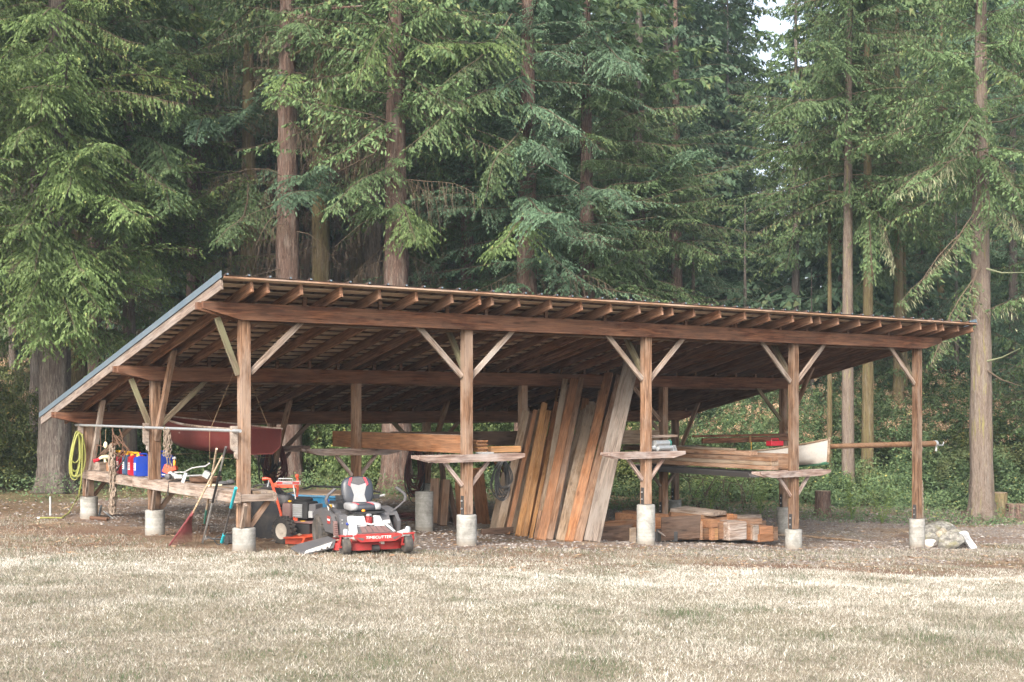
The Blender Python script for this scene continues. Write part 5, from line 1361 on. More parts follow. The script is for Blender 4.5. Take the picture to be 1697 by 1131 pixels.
# white front panels
shell([(-0.20, -0.30, 0.28), (-0.20, -0.20, 0.28), (-0.50, -0.20, 0.28), (-0.50, -0.30, 0.28)], [(-0.36, -0.31, 0.56), (-0.33, -0.17, 0.57), (-0.50, -0.17, 0.57), (-0.50, -0.31, 0.56)], 'body_panel', M['white'])
shell([(-0.26, -0.19, 0.40), (-0.26, -0.06, 0.42), (-0.50, -0.06, 0.42), (-0.50, -0.19, 0.40)], [(-0.34, -0.165, 0.57), (-0.33, -0.075, 0.57), (-0.50, -0.075, 0.57), (-0.50, -0.165, 0.57)], 'body_panel', M['white'])
shell([(-0.24, 0.05, 0.40), (-0.24, 0.20, 0.40), (-0.50, 0.20, 0.40), (-0.50, 0.05, 0.40)], [(-0.34, 0.06, 0.575), (-0.36, 0.16, 0.57), (-0.50, 0.16, 0.57), (-0.50, 0.06, 0.575)], 'body_panel', M['white'])
shell([(-0.30, 0.19, 0.38), (-0.30, 0.34, 0.36), (-0.60, 0.36, 0.36), (-0.60, 0.19, 0.38)], [(-0.40, 0.17, 0.60), (-0.42, 0.30, 0.60), (-0.60, 0.30, 0.60), (-0.60, 0.17, 0.60)], 'side_console', M['dgrey'])
G().box((-0.335, 0.255, 0.465), (0.012, 0.09, 0.05), RY(-0.35)).build('console_label', M['label_white'], mw)
shell([(-0.28, -0.42, 0.28), (-0.28, -0.31, 0.28), (-0.60, -0.31, 0.28), (-0.60, -0.42, 0.28)], [(-0.36, -0.42, 0.60), (-0.36, -0.31, 0.60), (-0.60, -0.31, 0.60), (-0.60, -0.42, 0.60)], 'control_console', M['dgrey'])
for q in range(3): G().box((-0.333 - 0.0 * q, -0.385, 0.52 - 0.05 * q), (0.02, 0.02, 0.02)).build('switch', M['mgrey'], mw)
g = G(); g.tube([(-0.30, -0.33, 0.47), (-0.27, -0.33, 0.46)], [0.012, 0.02], 10); g.build('blue_knob', M['canblue'], mw)
# suspension spring
g = G(); pts = []
for q in range(73): a = q / 12 * 2 * math.pi; pts.append((-0.30 + 0.028 * math.cos(a), -0.015 + 0.042 * math.sin(a), 0.43 + 0.13 * q / 72))
g.tube(pts, 0.009, 6); g.build('suspension_spring', M['red'], mw)
G().cyl((-0.30, -0.015, 0.42), (-0.30, -0.015, 0.57), 0.02, 10).build('damper', M['black'], mw)
G().ball((-0.30, -0.015, 0.585), (0.035, 0.045, 0.025), 10).build('cap', M['steel'], mw)
G().box((-0.45, 0.0, 0.615), (0.26, 0.42, 0.03)).build('seat_plate', M['black'], mw)
# seat
def pillow(c, d, r, name, mat, parent, M_=None, n=5):
    """rounded box (superellipsoid)"""
    vs = []; fs = []; A, B = 20, 10
    def sp(v, e): return math.copysign(abs(v) ** e, v)
    for k in range(B + 1):
        t = -math.pi / 2 + math.pi * k / B
        for q in range(A):
            a = 2 * math.pi * q / A
            vs.append((d[0] / 2 * sp(math.cos(t), r) * sp(math.cos(a), r), d[1] / 2 * sp(math.cos(t), r) * sp(math.sin(a), r), d[2] / 2 * sp(math.sin(t), r)))
    for k in range(B):
        for q in range(A): fs.append((k * A + q, k * A + (q + 1) % A, (k + 1) * A + (q + 1) % A, (k + 1) * A + q))
    mm = WM[parent.name] @ LS.get(parent.name, I4) @ Matrix.Translation(Vector(c)) @ (M_ if M_ is not None else Matrix.Identity(4))
    return G().add(vs, fs).build(name, mat, parent, mm, 60)
sb = pillow((-0.66, 0.0, 0.685), (0.46, 0.44, 0.13), 0.55, 'seat_base', M['navy'], mw)
pillow((-0.64, -0.165, 0.695), (0.43, 0.12, 0.125), 0.55, 'seat_bolster', M['mgrey'], mw)
pillow((-0.64, 0.165, 0.695), (0.43, 0.12, 0.125), 0.55, 'seat_bolster', M['mgrey'], mw)
for s in (-1, 1): pillow((-0.62, s * 0.105, 0.742), (0.34, 0.02, 0.025), 0.7, 'seat_piping', M['pinkred'], mw)
G().ball((-0.415, -0.055, 0.645), (0.02, 0.028, 0.022), 10).build('amber_lamp', M['amber'], mw)
tilt = RY(R(-14))
bk = link('seat_back', None, MW @ ZS @ Matrix.Translation((-0.86, 0, 0.93)) @ tilt, mw)
pillow((0, 0, 0.0), (0.14, 0.47, 0.47), 0.62, 'back_shell', M['navy'], bk)
def pad(poly, x, name, mat, th=0.02):
    g = G(); g.prism(poly, (x, 0, 0), (0, 1, 0), (0, 0, 1), (1, 0, 0), th); return g.build(name, mat, bk)
pad([(-0.10, -0.20), (0.10, -0.20), (0.075, -0.08), (0.115, 0.07), (0.105, 0.11), (0.0, 0.075), (-0.105, 0.11), (-0.115, 0.07), (-0.075, -0.08)], 0.066, 'centre_pad', M['mgrey'])
pad([(-0.10, 0.125), (0.0, 0.085), (0.10, 0.125), (0.075, 0.205), (-0.075, 0.205)], 0.060, 'head_pad', M['dgrey'])
for s in (-1, 1): pad([(s * 0.082, 0.208), (s * 0.115, 0.195), (s * 0.148, 0.09), (s * 0.118, 0.06), (s * 0.108, 0.125)], 0.062, 'red_stripe', M['pinkred'])
for s in (-1, 1): G().box((-0.84, s * 0.27, 0.83), (0.06, 0.09, 0.07)).build('armrest_hinge', M['black'], mw)
G().cyl((-0.84, 0.30, 0.83), (-0.84, 0.40, 0.85), 0.018, 8).build('armrest_stub', M['mgrey'], mw)
# lap bars
for s in (-1, 1):
    g = G(); g.tube([(-0.60, s * 0.40, 0.58), (-0.50, s * 0.50, 0.70), (-0.46, s * 0.56, 0.78)], 0.015, 8); lb_ = g.build('lap_bar', M['dgrey'], mw)
    g = G(); g.tube([(-0.46, s * 0.56, 0.77), (-0.45, s * 0.575, 0.84), (-0.455, s * 0.55, 0.90), (-0.48, s * 0.44, 1.00)], 0.023, 10); g.build('foam_grip', M['exhaust'] if False else M['dgrey'], lb_)
    G().box((-0.60, s * 0.40, 0.57), (0.10, 0.06, 0.05)).build('lap_bar_pivot', M['iron'], mw)
# fenders with logo
for s in (-1, 1):
    poly = [(-0.42, 0.30), (-0.40, 0.46), (-0.58, 0.62), (-0.95, 0.66), (-1.28, 0.60), (-1.38, 0.48), (-1.32, 0.44), (-1.10, 0.50), (-0.92, 0.42), (-0.80, 0.30)]
    g = G(); g.prism(poly, (0, s * 0.46, 0), (1, 0, 0), (0, 0, 1), (0, 1, 0), 0.05)
    g.prism([(-0.50, 0.55), (-0.60, 0.63), (-0.95, 0.67), (-1.28, 0.61), (-1.30, 0.58), (-0.95, 0.64), (-0.60, 0.59)], (0, s * 0.40, 0), (1, 0, 0), (0, 0, 1), (0, 1, 0), 0.16)
    fd = g.build('fender', M['dgrey'], mw)
    G().box((-0.62, s * 0.488, 0.50), (0.13, 0.006, 0.12)).build('logo_plate', M['red'], fd)
    mm = Matrix(((-s, 0, 0, 0), (0, 0, s, 0), (0, 1, 0, 0), (0, 0, 0, 1)))
    text('TORO', 0.045, M['label_white'], fd, MW @ ZS @ Matrix.Translation((-0.62, s * 0.4925, 0.50)) @ mm, ext=0.0015)
G().box((-1.02, 0, 0.58), (0.30, 0.62, 0.06)).build('rear_shelf', M['dgrey'], mw)
g = G(); g.prism([(-0.30, 0.28), (-0.36, 0.50), (-0.40, 0.50), (-0.38, 0.28)], (0, -0.47, 0), (1, 0, 0), (0, 0, 1), (0, 1, 0), 0.05)
for q in range(6): g.box((-0.32 - 0.008 * q, -0.47, 0.31 + 0.032 * q), (0.05, 0.045, 0.012), RY(0.3))
g.build('height_gauge', M['exhaust'], mw)
# rear wheels, engine
for s in (-1, 1): wheel(mw, (-1.15, s * 0.42, 0.23), 0.23, 0.20, M['rubber'], M['dgrey'], 'rear_wheel', 40, 0.5, True)
en = link('engine', None, MW @ ZS @ Matrix.Translation((-1.30, 0.0, 0.58)), mw)
G().box((0, 0, 0.06), (0.36, 0.44, 0.18)).lathe([(0.17, 0.14), (0.18, 0.20), (0.13, 0.24), (0.02, 0.24)], n=22).build('engine_shroud', M['black'], en)
G().cyl((0.0, -0.28, 0.05), (0.0, 0.28, 0.05), 0.06, 14).build('cylinder_head', M['steel'], en)
G().lathe([(0.03, 0), (0.035, 0.04), (0.03, 0.06)], (-0.86, -0.40, 0.66), n=12).build('fuel_cap', M['yellow'], mw)
g = G(); g.cyl((-0.70, -0.46, 0.62), (-0.72, -0.48, 0.76), 0.008, 8); lv = g.build('choke_lever', M['steel'], mw); G().ball((-0.72, -0.48, 0.79), 0.033, 12).build('lever_knob', M['canblue'], lv)

# ------------------------------------------------------------------ orange walk-behind brush mower
def z3(cx, cy): return 430 + cx / 11.307, 780 + cy / 11.307
OY = 18.75
def Q(cx, cy, Y=OY): return P(*z3(cx, cy), Y)
c = P(492, 899, OY); c.z = gzf(c.x, c.y)
bmw = thing('brush_mower', 'orange walk-behind brush mower with knobbly tyres standing left of the riding mower', 'walk-behind mower', c)
def wheel_w(c, r, w, ang, rimmat):
    mm = Matrix.Translation(c) @ RZ(ang)
    e = link('wheel', None, mm, bmw)
    g = G(); hw = w / 2
    g.lathe([(r * .55, -hw * .85), (r * .8, -hw), (r * .95, -hw * .85), (r, -hw * .45), (r, hw * .45), (r * .95, hw * .85), (r * .8, hw), (r * .55, hw * .85)], (0, 0, 0), (0, 1, 0), 36)
    for k in range(20):
        a = 2 * math.pi * k / 20
        for s in (-1, 1):
            aa = a + (math.pi / 20 if s > 0 else 0)
            g.box((math.cos(aa) * r, s * hw * .5, math.sin(aa) * r), (0.035, hw * .8, r * .15), Matrix.Rotation(-aa, 4, 'Y') @ RX(0.35 * s))
    g.build('tyre', M['rubber'], e)
    g = G(); g.lathe([(r * .06, -hw * 1.02), (r * .18, -hw * .98), (r * .22, -hw * .86), (r * .50, -hw * .88), (r * .58, -hw * 1.0), (r * .58, hw * 1.0), (r * .50, hw * .88), (r * .22, hw * .86), (r * .18, hw * .98), (r * .06, hw * 1.02)], (0, 0, 0), (0, 1, 0), 24)
    g.build('rim', rimmat, e)
wa = R(-38)
wc = P(471, 877.5, OY - 0.15); rW = 0.205
wc.z = gzf(wc.x, wc.y) + rW - 0.01
wheel_w(wc, rW, 0.13, wa, M['rimcream'])
wc2 = wc + Vector((0.42, 0.52, 0.0)); wc2.z = gzf(wc2.x, wc2.y) + rW - 0.01
wheel_w(wc2, rW, 0.13, wa, M['rimcream'])
g = G(); g.cyl(wc, wc2, 0.02, 10); g.build('axle', M['iron'], bmw, I4)
g = G(); g.tube([Q(60, 160), Q(130, 150), Q(195, 165), Q(235, 240), Q(400, 800), Q(420, 900)], 0.020, 8); g.tube([Q(700, 100, OY + .3), Q(715, 160, OY + .3), Q(715, 350, OY + .3), Q(700, 530, OY + .25)], 0.018, 8)
hb = g.build('handlebar', M['orange'], bmw, I4)
G().ball(Q(705, 105, OY + .3), 0.032, 10).build('grip_knob', M['orange'], hb, I4)
g = G(); g.tube([Q(60, 162), Q(135, 152)], 0.026, 8); g.build('hand_grip', M['orange'], hb, I4)
g = G(); g.tube([Q(185, 150), Q(170, 240), Q(150, 310)], 0.010, 6); g.build('brake_lever', M['steel'], hb, I4)
g = G(); g.tube([Q(345, 200), Q(360, 155), Q(615, 155), Q(630, 200)], 0.008, 6); g.build('bail', M['steel'], hb, I4)
pc = Q(545, 232, OY + 0.05)
G().box(pc, (0.36, 0.06, 0.055)).build('control_panel', M['white'], bmw, I4)
cp = G().box(pc + Vector((0, -0.031, 0)), (0.34, 0.006, 0.040)).build('panel_decal', M['red'], bmw, I4)
G().box(pc + Vector((-0.01, -0.036, 0)), (0.15, 0.004, 0.026)).build('name_strip', M['mgrey'], cp, I4)
G().box(Q(490, 290, OY + .06), (0.34, 0.07, 0.05)).build('cross_bar', M['orange'], bmw, I4)
G().add([Q(245, 250), Q(330, 215), Q(330, 300), Q(270, 320), Q(245, 250, OY + .1), Q(330, 215, OY + .1), Q(330, 300, OY + .1), Q(270, 320, OY + .1)], [(0, 1, 2, 3), (7, 6, 5, 4), (0, 4, 5, 1), (1, 5, 6, 2), (2, 6, 7, 3), (3, 7, 4, 0)]).build('gusset', M['orange'], bmw, I4)
g = G(); g.tube([Q(635, 275), Q(680, 560)], 0.010, 6); g.build('control_rod', M['white'], bmw, I4)
g = G(); g.tube([Q(365, 290), Q(380, 370), Q(430, 440), Q(520, 400)], 0.006, 5); g.tube([Q(640, 560), Q(600, 640), Q(560, 760)], 0.007, 5); g.build('cables', M['black'], bmw, I4)['kind'] = 'stuff'
ec = Q(780, 740, OY + 0.15)
eg = link('engine', None, Matrix.Translation(ec) @ RZ(R(-20)), bmw)
G().box((0, 0, 0), (0.40, 0.34, 0.26)).lathe([(0.17, 0.13), (0.18, 0.17), (0.15, 0.19), (0.05, 0.20)], n=22).build('engine_block', M['black'], eg)
G().box((0.03, -0.18, 0.0), (0.18, 0.02, 0.20)).build('cylinder_fins', M['steel'], eg)
for q in range(6): G().box((0.03, -0.195, -0.08 + 0.032 * q), (0.17, 0.02, 0.008)).build('fin', M['mgrey'], eg)
pillow((-0.30, 0, 0.15), (0.26, 0.22, 0.17), 0.5, 'fuel_tank', M['dgrey'], eg)
pillow((-0.11, -0.20, -0.02), (0.15, 0.12, 0.28), 0.35, 'air_filter_cover', M['exhaust'], eg)
G().cyl((-0.10, -0.16, 0.13), (-0.10, -0.16, 0.155), 0.028, 12).build('oil_cap', M['yellow'], eg)
G().box((0.26, -0.02, 0.02), (0.12, 0.22, 0.16)).build('muffler', M['dgrey'], eg)
G().box((0.25, -0.14, -0.05), (0.07, 0.05, 0.10)).build('carburettor', M['steel'], eg)
for (x, y) in ((-0.24, -0.2), (-0.22, 0.10)): G().cyl((x, y, -0.14), (x, y, 0.05), 0.012, 6).build('bracket', M['steel'], eg)
bd = Q(900, 985, OY); 
G().box(bd + Vector((-0.05, 0.10, 0.02)), (0.62, 0.42, 0.03), RZ(R(-20))).build('belt_cover', M['exhaust'], bmw, I4)
G().box(bd + Vector((-0.10, 0.10, -0.10)), (0.46, 0.36, 0.20), RZ(R(-20))).build('transmission', M['black'], bmw, I4)
G().box(Q(680, 1010), (0.07, 0.06, 0.24)).build('frame_leg', M['orange'], bmw, I4)
G().box(Q(815, 965, OY - .1), (0.07, 0.01, 0.035), RX(0.2)).build('caution_decal', M['yellow'], bmw, I4)
dc = P(497, 889, OY - 0.25); dc.z = gzf(dc.x, dc.y) + 0.13
g = G(); g.prism([(-0.22, -0.16), (0.10, -0.28), (0.34, -0.10), (0.36, 0.28), (-0.10, 0.30)], dc, Vector((1, 0, 0.06)), (0, 1, 0), (0, 0, 1), 0.018); g.tube([dc + Vector((0.12, -0.28, 0.01)), dc + Vector((0.06, -0.26, -0.12))], 0.016, 6)
g.prism([(-0.20, 0), (0.34, 0.03), (0.34, -0.10), (-0.20, -0.10)], dc + Vector((0, -0.08, -0.01)), (1, 0, 0), (0, 0, 1), (0, 1, 0), 0.012)
g.build('cutter_deck', M['orange'], bmw, I4)
G().lathe([(0.02, 0), (0.04, 0.02), (0.01, 0.03)], dc + Vector((0.0, -0.05, 0.009)), n=12).build('deck_cap', M['handle'], bmw, I4)

# blue cart behind the mowers
cb = P(533, 845, 20.9); cb.z = gzf(cb.x, cb.y)
ct = thing('garden_cart', 'blue garden cart tub with a pale plywood lid between the two mowers', 'garden cart', cb, R(-8))
lo = [(-0.42, -0.30, 0.36), (0.42, -0.30, 0.36), (0.42, 0.30, 0.36), (-0.42, 0.30, 0.36)]; hi = [(-0.52, -0.38, 0.69), (0.52, -0.38, 0.66), (0.52, 0.38, 0.66), (-0.52, 0.38, 0.69)]
shell(lo, hi, 'tub', M['bluetub'], ct)
g = G(); g.tube([Vector(p) for p in hi] + [Vector(hi[0])], 0.022, 8); g.build('rim', M['bluetub'], ct)
G().box((-0.03, 0.05, 0.71), (0.86, 0.66, 0.025), RX(0.05)).build('plywood_lid', M['olive'], ct)
for s in (-1, 1): G().cyl((0, s * 0.40, 0.20), (0, s * 0.34, 0.20), 0.20, 22).build('wheel', M['black'], ct)
G().box((0, 0, 0.28), (0.7, 0.05, 0.18)).build('chassis', M['iron'], ct)
g = G(); g.tube([(-0.5, 0.42, 0.72), (-0.30, 0.45, 0.79), (0.45, 0.45, 0.77), (0.9, 0.42, 0.70)], 0.02, 6); g.build('handle', M['black'], ct)
# black covered bin behind
cb = P(447, 863, 20.3); cb.z = gzf(cb.x, cb.y)
bn = thing('covered_bin', 'tall black tarp-covered bin standing behind the orange mower', 'bin', cb, R(-15))
g = G(); rr = random.Random(6)
n = 20; vs = []; fs = []; hs_ = [0, 0.1, 0.35, 0.6, 0.72, 0.80, 0.90]; ws = [0.34, 0.32, 0.31, 0.31, 0.28, 0.16, 0.05]
for k, (z, w) in enumerate(zip(hs_, ws)):
    for q in range(n):
        a = 2 * math.pi * q / n; sup = (abs(math.cos(a)) ** 4 + abs(math.sin(a)) ** 4) ** -0.25
        rd = w * sup * (1 + rr.uniform(-0.035, 0.035)); vs.append((rd * math.cos(a) * 0.9, rd * math.sin(a) * 0.7, z))
for k in range(len(hs_) - 1):
    for q in range(n): fs.append((k * n + q, k * n + (q + 1) % n, (k + 1) * n + (q + 1) % n, (k + 1) * n + q))
fs.append(tuple((len(hs_) - 1) * n + q for q in range(n)))
g.add(vs, fs); g.build('cover', M['bin'], bn)
g = G(); g.tube([(0.20 * math.cos(a), -0.26 + 0.0 * a, 0.78 + 0.10 * math.sin(a)) for a in [q * math.pi / 8 for q in range(9)]], 0.014, 6); g.build('strap_handle', M['black'], bn)
# ------------------------------------------------------------------ ground sheet
def smooth(a, b, x): t = np.clip((x - a) / (b - a), 0, 1); return t * t * (3 - 2 * t)
def vnoise(x, y, f, seed=0):
    """cheap value noise"""
    x = x * f; y = y * f
    xi = np.floor(x).astype(int); yi = np.floor(y).astype(int); xf = x - xi; yf = y - yi
    def h(a, b):
        n = (a * 374761393 + b * 668265263 + seed * 1442695041) & 0x7fffffff
        n = ((n ^ (n >> 13)) * 1274126177) & 0x7fffffff
        return ((n ^ (n >> 16)) & 0xffff) / 65535.0
    u = xf * xf * (3 - 2 * xf); v = yf * yf * (3 - 2 * yf)
    return (h(xi, yi) * (1 - u) + h(xi + 1, yi) * u) * (1 - v) + (h(xi, yi + 1) * (1 - u) + h(xi + 1, yi + 1) * u) * v
def fbm(x, y, f, seed=0, o=4):
    s = 0; a = 0.5
    for k in range(o): s = s + a * vnoise(x, y, f * 2 ** k, seed + k * 17); a *= 0.5
    return s / (1 - 0.5 ** o)
def uv_of(x, y):
    dx = x - A0[0]; dy = y - A0[1]; return dx * U[0] + dy * U[1], dx * V[0] + dy * V[1]
def masks(x, y):
    """lawn (straw grass), bright (freshly mown pale strip), gravel, green"""
    px = CX + F * x / np.maximum(y, 1.0)
    # edge of the straw lawn: nearly level in the picture; distance grows to the right because the ground falls away
    edge = np.interp(x, [-8, -5, -1, 3.4, 7, 12], [16.4, 16.2, 15.8, 16.9, 17.4, 18.2])
    edge = edge + 1.1 * (fbm(x, y, 0.45, 5) - 0.5) + 1.0 * (fbm(x, y, 2.2, 6) - 0.5)
    lawn = 1 - smooth(edge - 0.8, edge + 2.0, y)
    u, v = uv_of(x, y)
    gr = smooth(-1.6, -0.3, v) * smooth(1.5, 3.5, u + 0.4 * v) * (1 - smooth(0, 1.5, v - np.interp(u, [0, 5, 10, 15, 18.3, 20.6, 30], [11.5, 10.5, 9.0, 6.8, 4.3, 2.4, -3]))) * (1 - smooth(32, 40, u))
    gr = np.maximum(gr, smooth(5, 8, u) * smooth(-3.0, -1.8, v) * (1 - smooth(7, 9, v)))
    gr = gr * smooth(0.30, 0.55, fbm(x, y, 0.9, 9) + 0.12)
    strip = np.exp(-((v + 2.7 + 0.05 * u) / 0.55) ** 2) * smooth(5, 8, u)
    gr = np.maximum(gr, strip * smooth(0.35, 0.6, fbm(x, y, 1.3, 12)))
    green = smooth(0.58, 0.72, fbm(x, y, 0.9, 21)) * 0.8
    return lawn, gr, green, u, v
def axis(lo, hi, steps):
    return np.unique(np.round(np.concatenate(steps), 3))
xs = np.concatenate([-np.geomspace(900, 30, 14), np.arange(-26, -13, 1.0), np.arange(-13, 16, 0.16), np.arange(16, 30, 1.0), np.geomspace(32, 900, 14)])
ys = np.concatenate([-np.geomspace(300, 6, 8), np.arange(-4, 7, 0.8), np.arange(7, 36, 0.16), np.arange(36, 60, 1.5), np.geomspace(62, 1200, 16)])
X, Y = np.meshgrid(xs, ys)
Zg = gz(X, Y) + 0.03 * (fbm(X, Y, 1.7, 3) - 0.5) * (np.abs(X) < 40)
nx, ny = len(xs), len(ys)
vv = np.stack([X.ravel(), Y.ravel(), Zg.ravel()], 1)
ii_ = np.arange(nx * ny).reshape(ny, nx)
ff = np.stack([ii_[:-1, :-1].ravel(), ii_[:-1, 1:].ravel(), ii_[1:, 1:].ravel(), ii_[1:, :-1].ravel()], 1)
la, gr_, gn, uu, vv2 = masks(X.ravel(), Y.ravel())

def ground_mat():
    m, nt, b = new_mat('ground')
    ge = nt.nodes.new('ShaderNodeNewGeometry'); pos = ge.outputs['Position']
    def att(n): a = nt.nodes.new('ShaderNodeAttribute'); a.attribute_name = n; return a.outputs['Fac']
    n1 = noise(nt, pos, 1.1, 6, 0.65); n2 = noise(nt, pos, 9, 5, 0.7); n3 = noise(nt, pos, 45, 4, 0.7); n4 = noise(nt, pos, 160, 2, 0.6)
    straw = ramp(nt, [(0.30, (0.16, 0.13, 0.092)), (0.5, (0.25, 0.21, 0.15)), (0.72, (0.35, 0.30, 0.22))]); nt.links.new(n2, straw.inputs[0])
    lit = ramp(nt, [(0.28, (0.085, 0.055, 0.037)), (0.5, (0.185, 0.125, 0.084)), (0.66, (0.285, 0.205, 0.142)), (0.8, (0.36, 0.28, 0.20))]); nt.links.new(n3, lit.inputs[0])
    lit2 = ramp(nt, [(0.35, (0.27, 0.19, 0.12)), (0.65, (0.43, 0.33, 0.225))]); nt.links.new(n3, lit2.inputs[0])
    lf = ramp(nt, [(0.45, (0, 0, 0)), (0.60, (1, 1, 1))]); nt.links.new(n1, lf.inputs[0])
    litter = mixc(nt, mathn(nt, 'MULTIPLY', lf.outputs[0], 0.75), lit.outputs[0], lit2.outputs[0])
    vo = nt.nodes.new('ShaderNodeTexVoronoi'); vo.inputs['Scale'].default_value = 34; nt.links.new(pos, vo.inputs['Vector'])
    sep = nt.nodes.new('ShaderNodeSeparateColor'); nt.links.new(vo.outputs['Color'], sep.inputs[0])
    gv = ramp(nt, [(0.0, (0.10, 0.088, 0.080)), (0.5, (0.22, 0.197, 0.18)), (0.85, (0.34, 0.31, 0.29)), (1.0, (0.46, 0.42, 0.39))]); nt.links.new(sep.outputs[0], gv.inputs[0])
    gfac = mathn(nt, 'MULTIPLY', att('gravel'), ramp_out(nt, n2, 0.38, 0.6), True)
    c = mixc(nt, gfac, litter, gv.outputs[0])
    c = mixc(nt, mathn(nt, 'MULTIPLY', att('soil'), 1.0), c, mixc(nt, n3, (0.11, 0.062, 0.042), (0.22, 0.135, 0.095)))
    c = mixc(nt, att('lawn'), c, straw.outputs[0])
    gg = mathn(nt, 'MULTIPLY', att('green'), ramp_out(nt, n3, 0.42, 0.62), True)
    c = mixc(nt, gg, c, (0.085, 0.12, 0.040))
    f4 = ramp(nt, [(0.3, (0.72, 0.72, 0.72)), (0.65, (1.1, 1.1, 1.1))]); nt.links.new(n4, f4.inputs[0])
    c = mixc(nt, 0.8, c, f4.outputs[0], 'MULTIPLY')
    nt.links.new(c, b.inputs['Base Color']); b.inputs['Roughness'].default_value = 0.95; b.inputs['Specular IOR Level'].default_value = 0.12
    bump(nt, b, mathn(nt, 'ADD', n3, mathn(nt, 'MULTIPLY', n4, 0.4)), 0.8, 0.03)
    return m
def ramp_out(nt, v, a, b_):
    r = ramp(nt, [(a, (0, 0, 0)), (b_, (1, 1, 1))]); nt.links.new(v, r.inputs[0]); return r.outputs[0]
soil = smooth(0.52, 0.62, fbm(X.ravel(), Y.ravel(), 0.5, 31)) * (vv2 > -6) * (1 - la) * 0.5
# bare reddish patches in front of the right half, needle litter under the left trees
def patch(x, y, cx, cy, rx, ry): return np.exp(-(((x - cx) / rx) ** 2 + ((y - cy) / ry) ** 2) ** 2)
def bare(x, y):
    return np.clip(patch(x, y, 4.3, 18.0, 2.3, 0.55) * 0.9 + patch(x, y, 0.7, 16.9, 1.1, 0.3) * 0.8 + patch(x, y, -12, 25.5, 4.5, 3.2) + patch(x, y, -7.5, 21.0, 2.2, 1.0) * 0.6, 0, 1)
soil = np.maximum(soil, bare(X.ravel(), Y.ravel()))
la2 = la * (1 - 0.85 * bare(X.ravel(), Y.ravel()))
backgreen = smooth(0, 1.5, vv2 - np.interp(uu, [0, 5, 10, 15, 18.3, 20.6, 30], [11.5, 10.5, 9.0, 6.8, 4.3, 2.4, -3])) * 0.8 * smooth(-4, 2, uu) + smooth(8.3, 9.5, vv2) * 0.5 * (uu < 1)
gme = npmesh('ground', vv, ff, [ground_mat()], None, {'lawn': la2, 'gravel': gr_ * (1 - la), 'green': np.clip(gn * 0.5 + backgreen, 0, 1), 'soil': soil}, True)
gob = link('ground', gme); tag(gob, None, None, None, 'structure')

# ------------------------------------------------------------------ lawn blades (one object, single-triangle blades)
rs = np.random.RandomState(4)
def inview(n, y0, y1, m=1.2):
    y = y0 + (y1 - y0) * rs.rand(n) ** 1.0
    x = (rs.rand(n) * 2 - 1) * (0.412 * y + m)
    return x, y
def blades(n, y0, y1, hmin, hmax, w, keep, tintf, name, mat, label, lean=0.6):
    # uniform over the visible trapezoid
    y = np.sqrt(y0 ** 2 + (y1 ** 2 - y0 ** 2) * rs.rand(n)); x = (rs.rand(n) * 2 - 1) * (0.412 * y + 0.7)
    k = rs.rand(n) < keep(x, y); x, y = x[k], y[k]; n = len(x)
    cl = fbm(x, y, 3.0, 40, 3)
    h = (hmin + (hmax - hmin) * rs.rand(n) ** 2) * (0.55 + 0.9 * cl)
    a = rs.rand(n) * 2 * np.pi; ln = lean * (0.3 + rs.rand(n)); dx = np.cos(a) * ln; dy = np.sin(a) * ln
    wv = w * (0.6 + 0.8 * rs.rand(n)) * (0.7 + 0.05 * y)
    b = rs.rand(n) * np.pi; cx, cy = np.cos(b) * wv, np.sin(b) * wv
    z = gz(x, y) + 0.03 * (fbm(x, y, 1.7, 3) - 0.5) - 0.004
    v = np.empty((n, 3, 3)); v[:, 0] = np.stack([x - cx, y - cy, z], 1); v[:, 1] = np.stack([x + cx, y + cy, z], 1)
    v[:, 2] = np.stack([x + dx * h, y + dy * h, z + h], 1)
    t = np.repeat(tintf(x, y, n), 3)
    me = npmesh(name, v.reshape(-1, 3), np.arange(3 * n).reshape(-1, 3), [mat], None, {'tint': t})
    o = link(name, me); return tag(o, label, 'grass', None, 'stuff')
M['straw'] = leafmat('dry_grass', [(0.0, (0.065, 0.100, 0.045)), (0.14, (0.115, 0.130, 0.075)), (0.26, (0.180, 0.162, 0.135)), (0.5, (0.315, 0.283, 0.232)), (0.72, (0.440, 0.410, 0.345)), (1.0, (0.60, 0.585, 0.53))], 0.2, 0.0, 0.7)
def lawnmask(x, y):
    l, g, gn_, u, v = masks(x, y); return l * (1 - 0.9 * bare(x, y))
def greenspots(x, y):
    s = 0
    for px, py, r in ((965, 1106, 0.28), (1000, 1112, 0.2), (210, 1126, 0.2), (1545, 1060, 0.25), (470, 952, 0.25), (1130, 1020, 0.3), (640, 1100, 0.25), (1660, 1090, 0.3)):
        c = on_g(px, py); s = s + np.exp(-((x - c.x) / r) ** 2 - ((y - c.y) / (r * 1.2)) ** 2)
    return np.clip(s, 0, 1)
def tint_lawn(x, y, n):
    p = fbm(x, y, 0.8, 50); q = fbm(x, y, 2.6, 60, 3); l = smooth(13.2, 14.8, y + 0.12 * x)
    t = 0.56 + 0.35 * (p - 0.5) + 0.7 * (q - 0.5) + 0.23 * rs.randn(n) + 0.08 * l + 0.14 * smooth(12.5, 15.0, y + 0.1 * x)
    grn = np.maximum(smooth(0.62, 0.74, fbm(x, y, 1.7, 77, 3)), 1.6 * greenspots(x, y))
    t = np.where(rs.rand(n) < 0.05 + 0.40 * grn, 0.22 * rs.rand(n), t)
    return np.clip(t, 0.02, 1)
blades(900000, 7.6, 21.0, 0.009, 0.042, 0.0027, lambda x, y: lawnmask(x, y) * np.clip(1.35 - 0.045 * y, 0.35, 1), tint_lawn, 'lawn_grass', M['straw'], 'short dry straw-coloured lawn grass', 0.9)
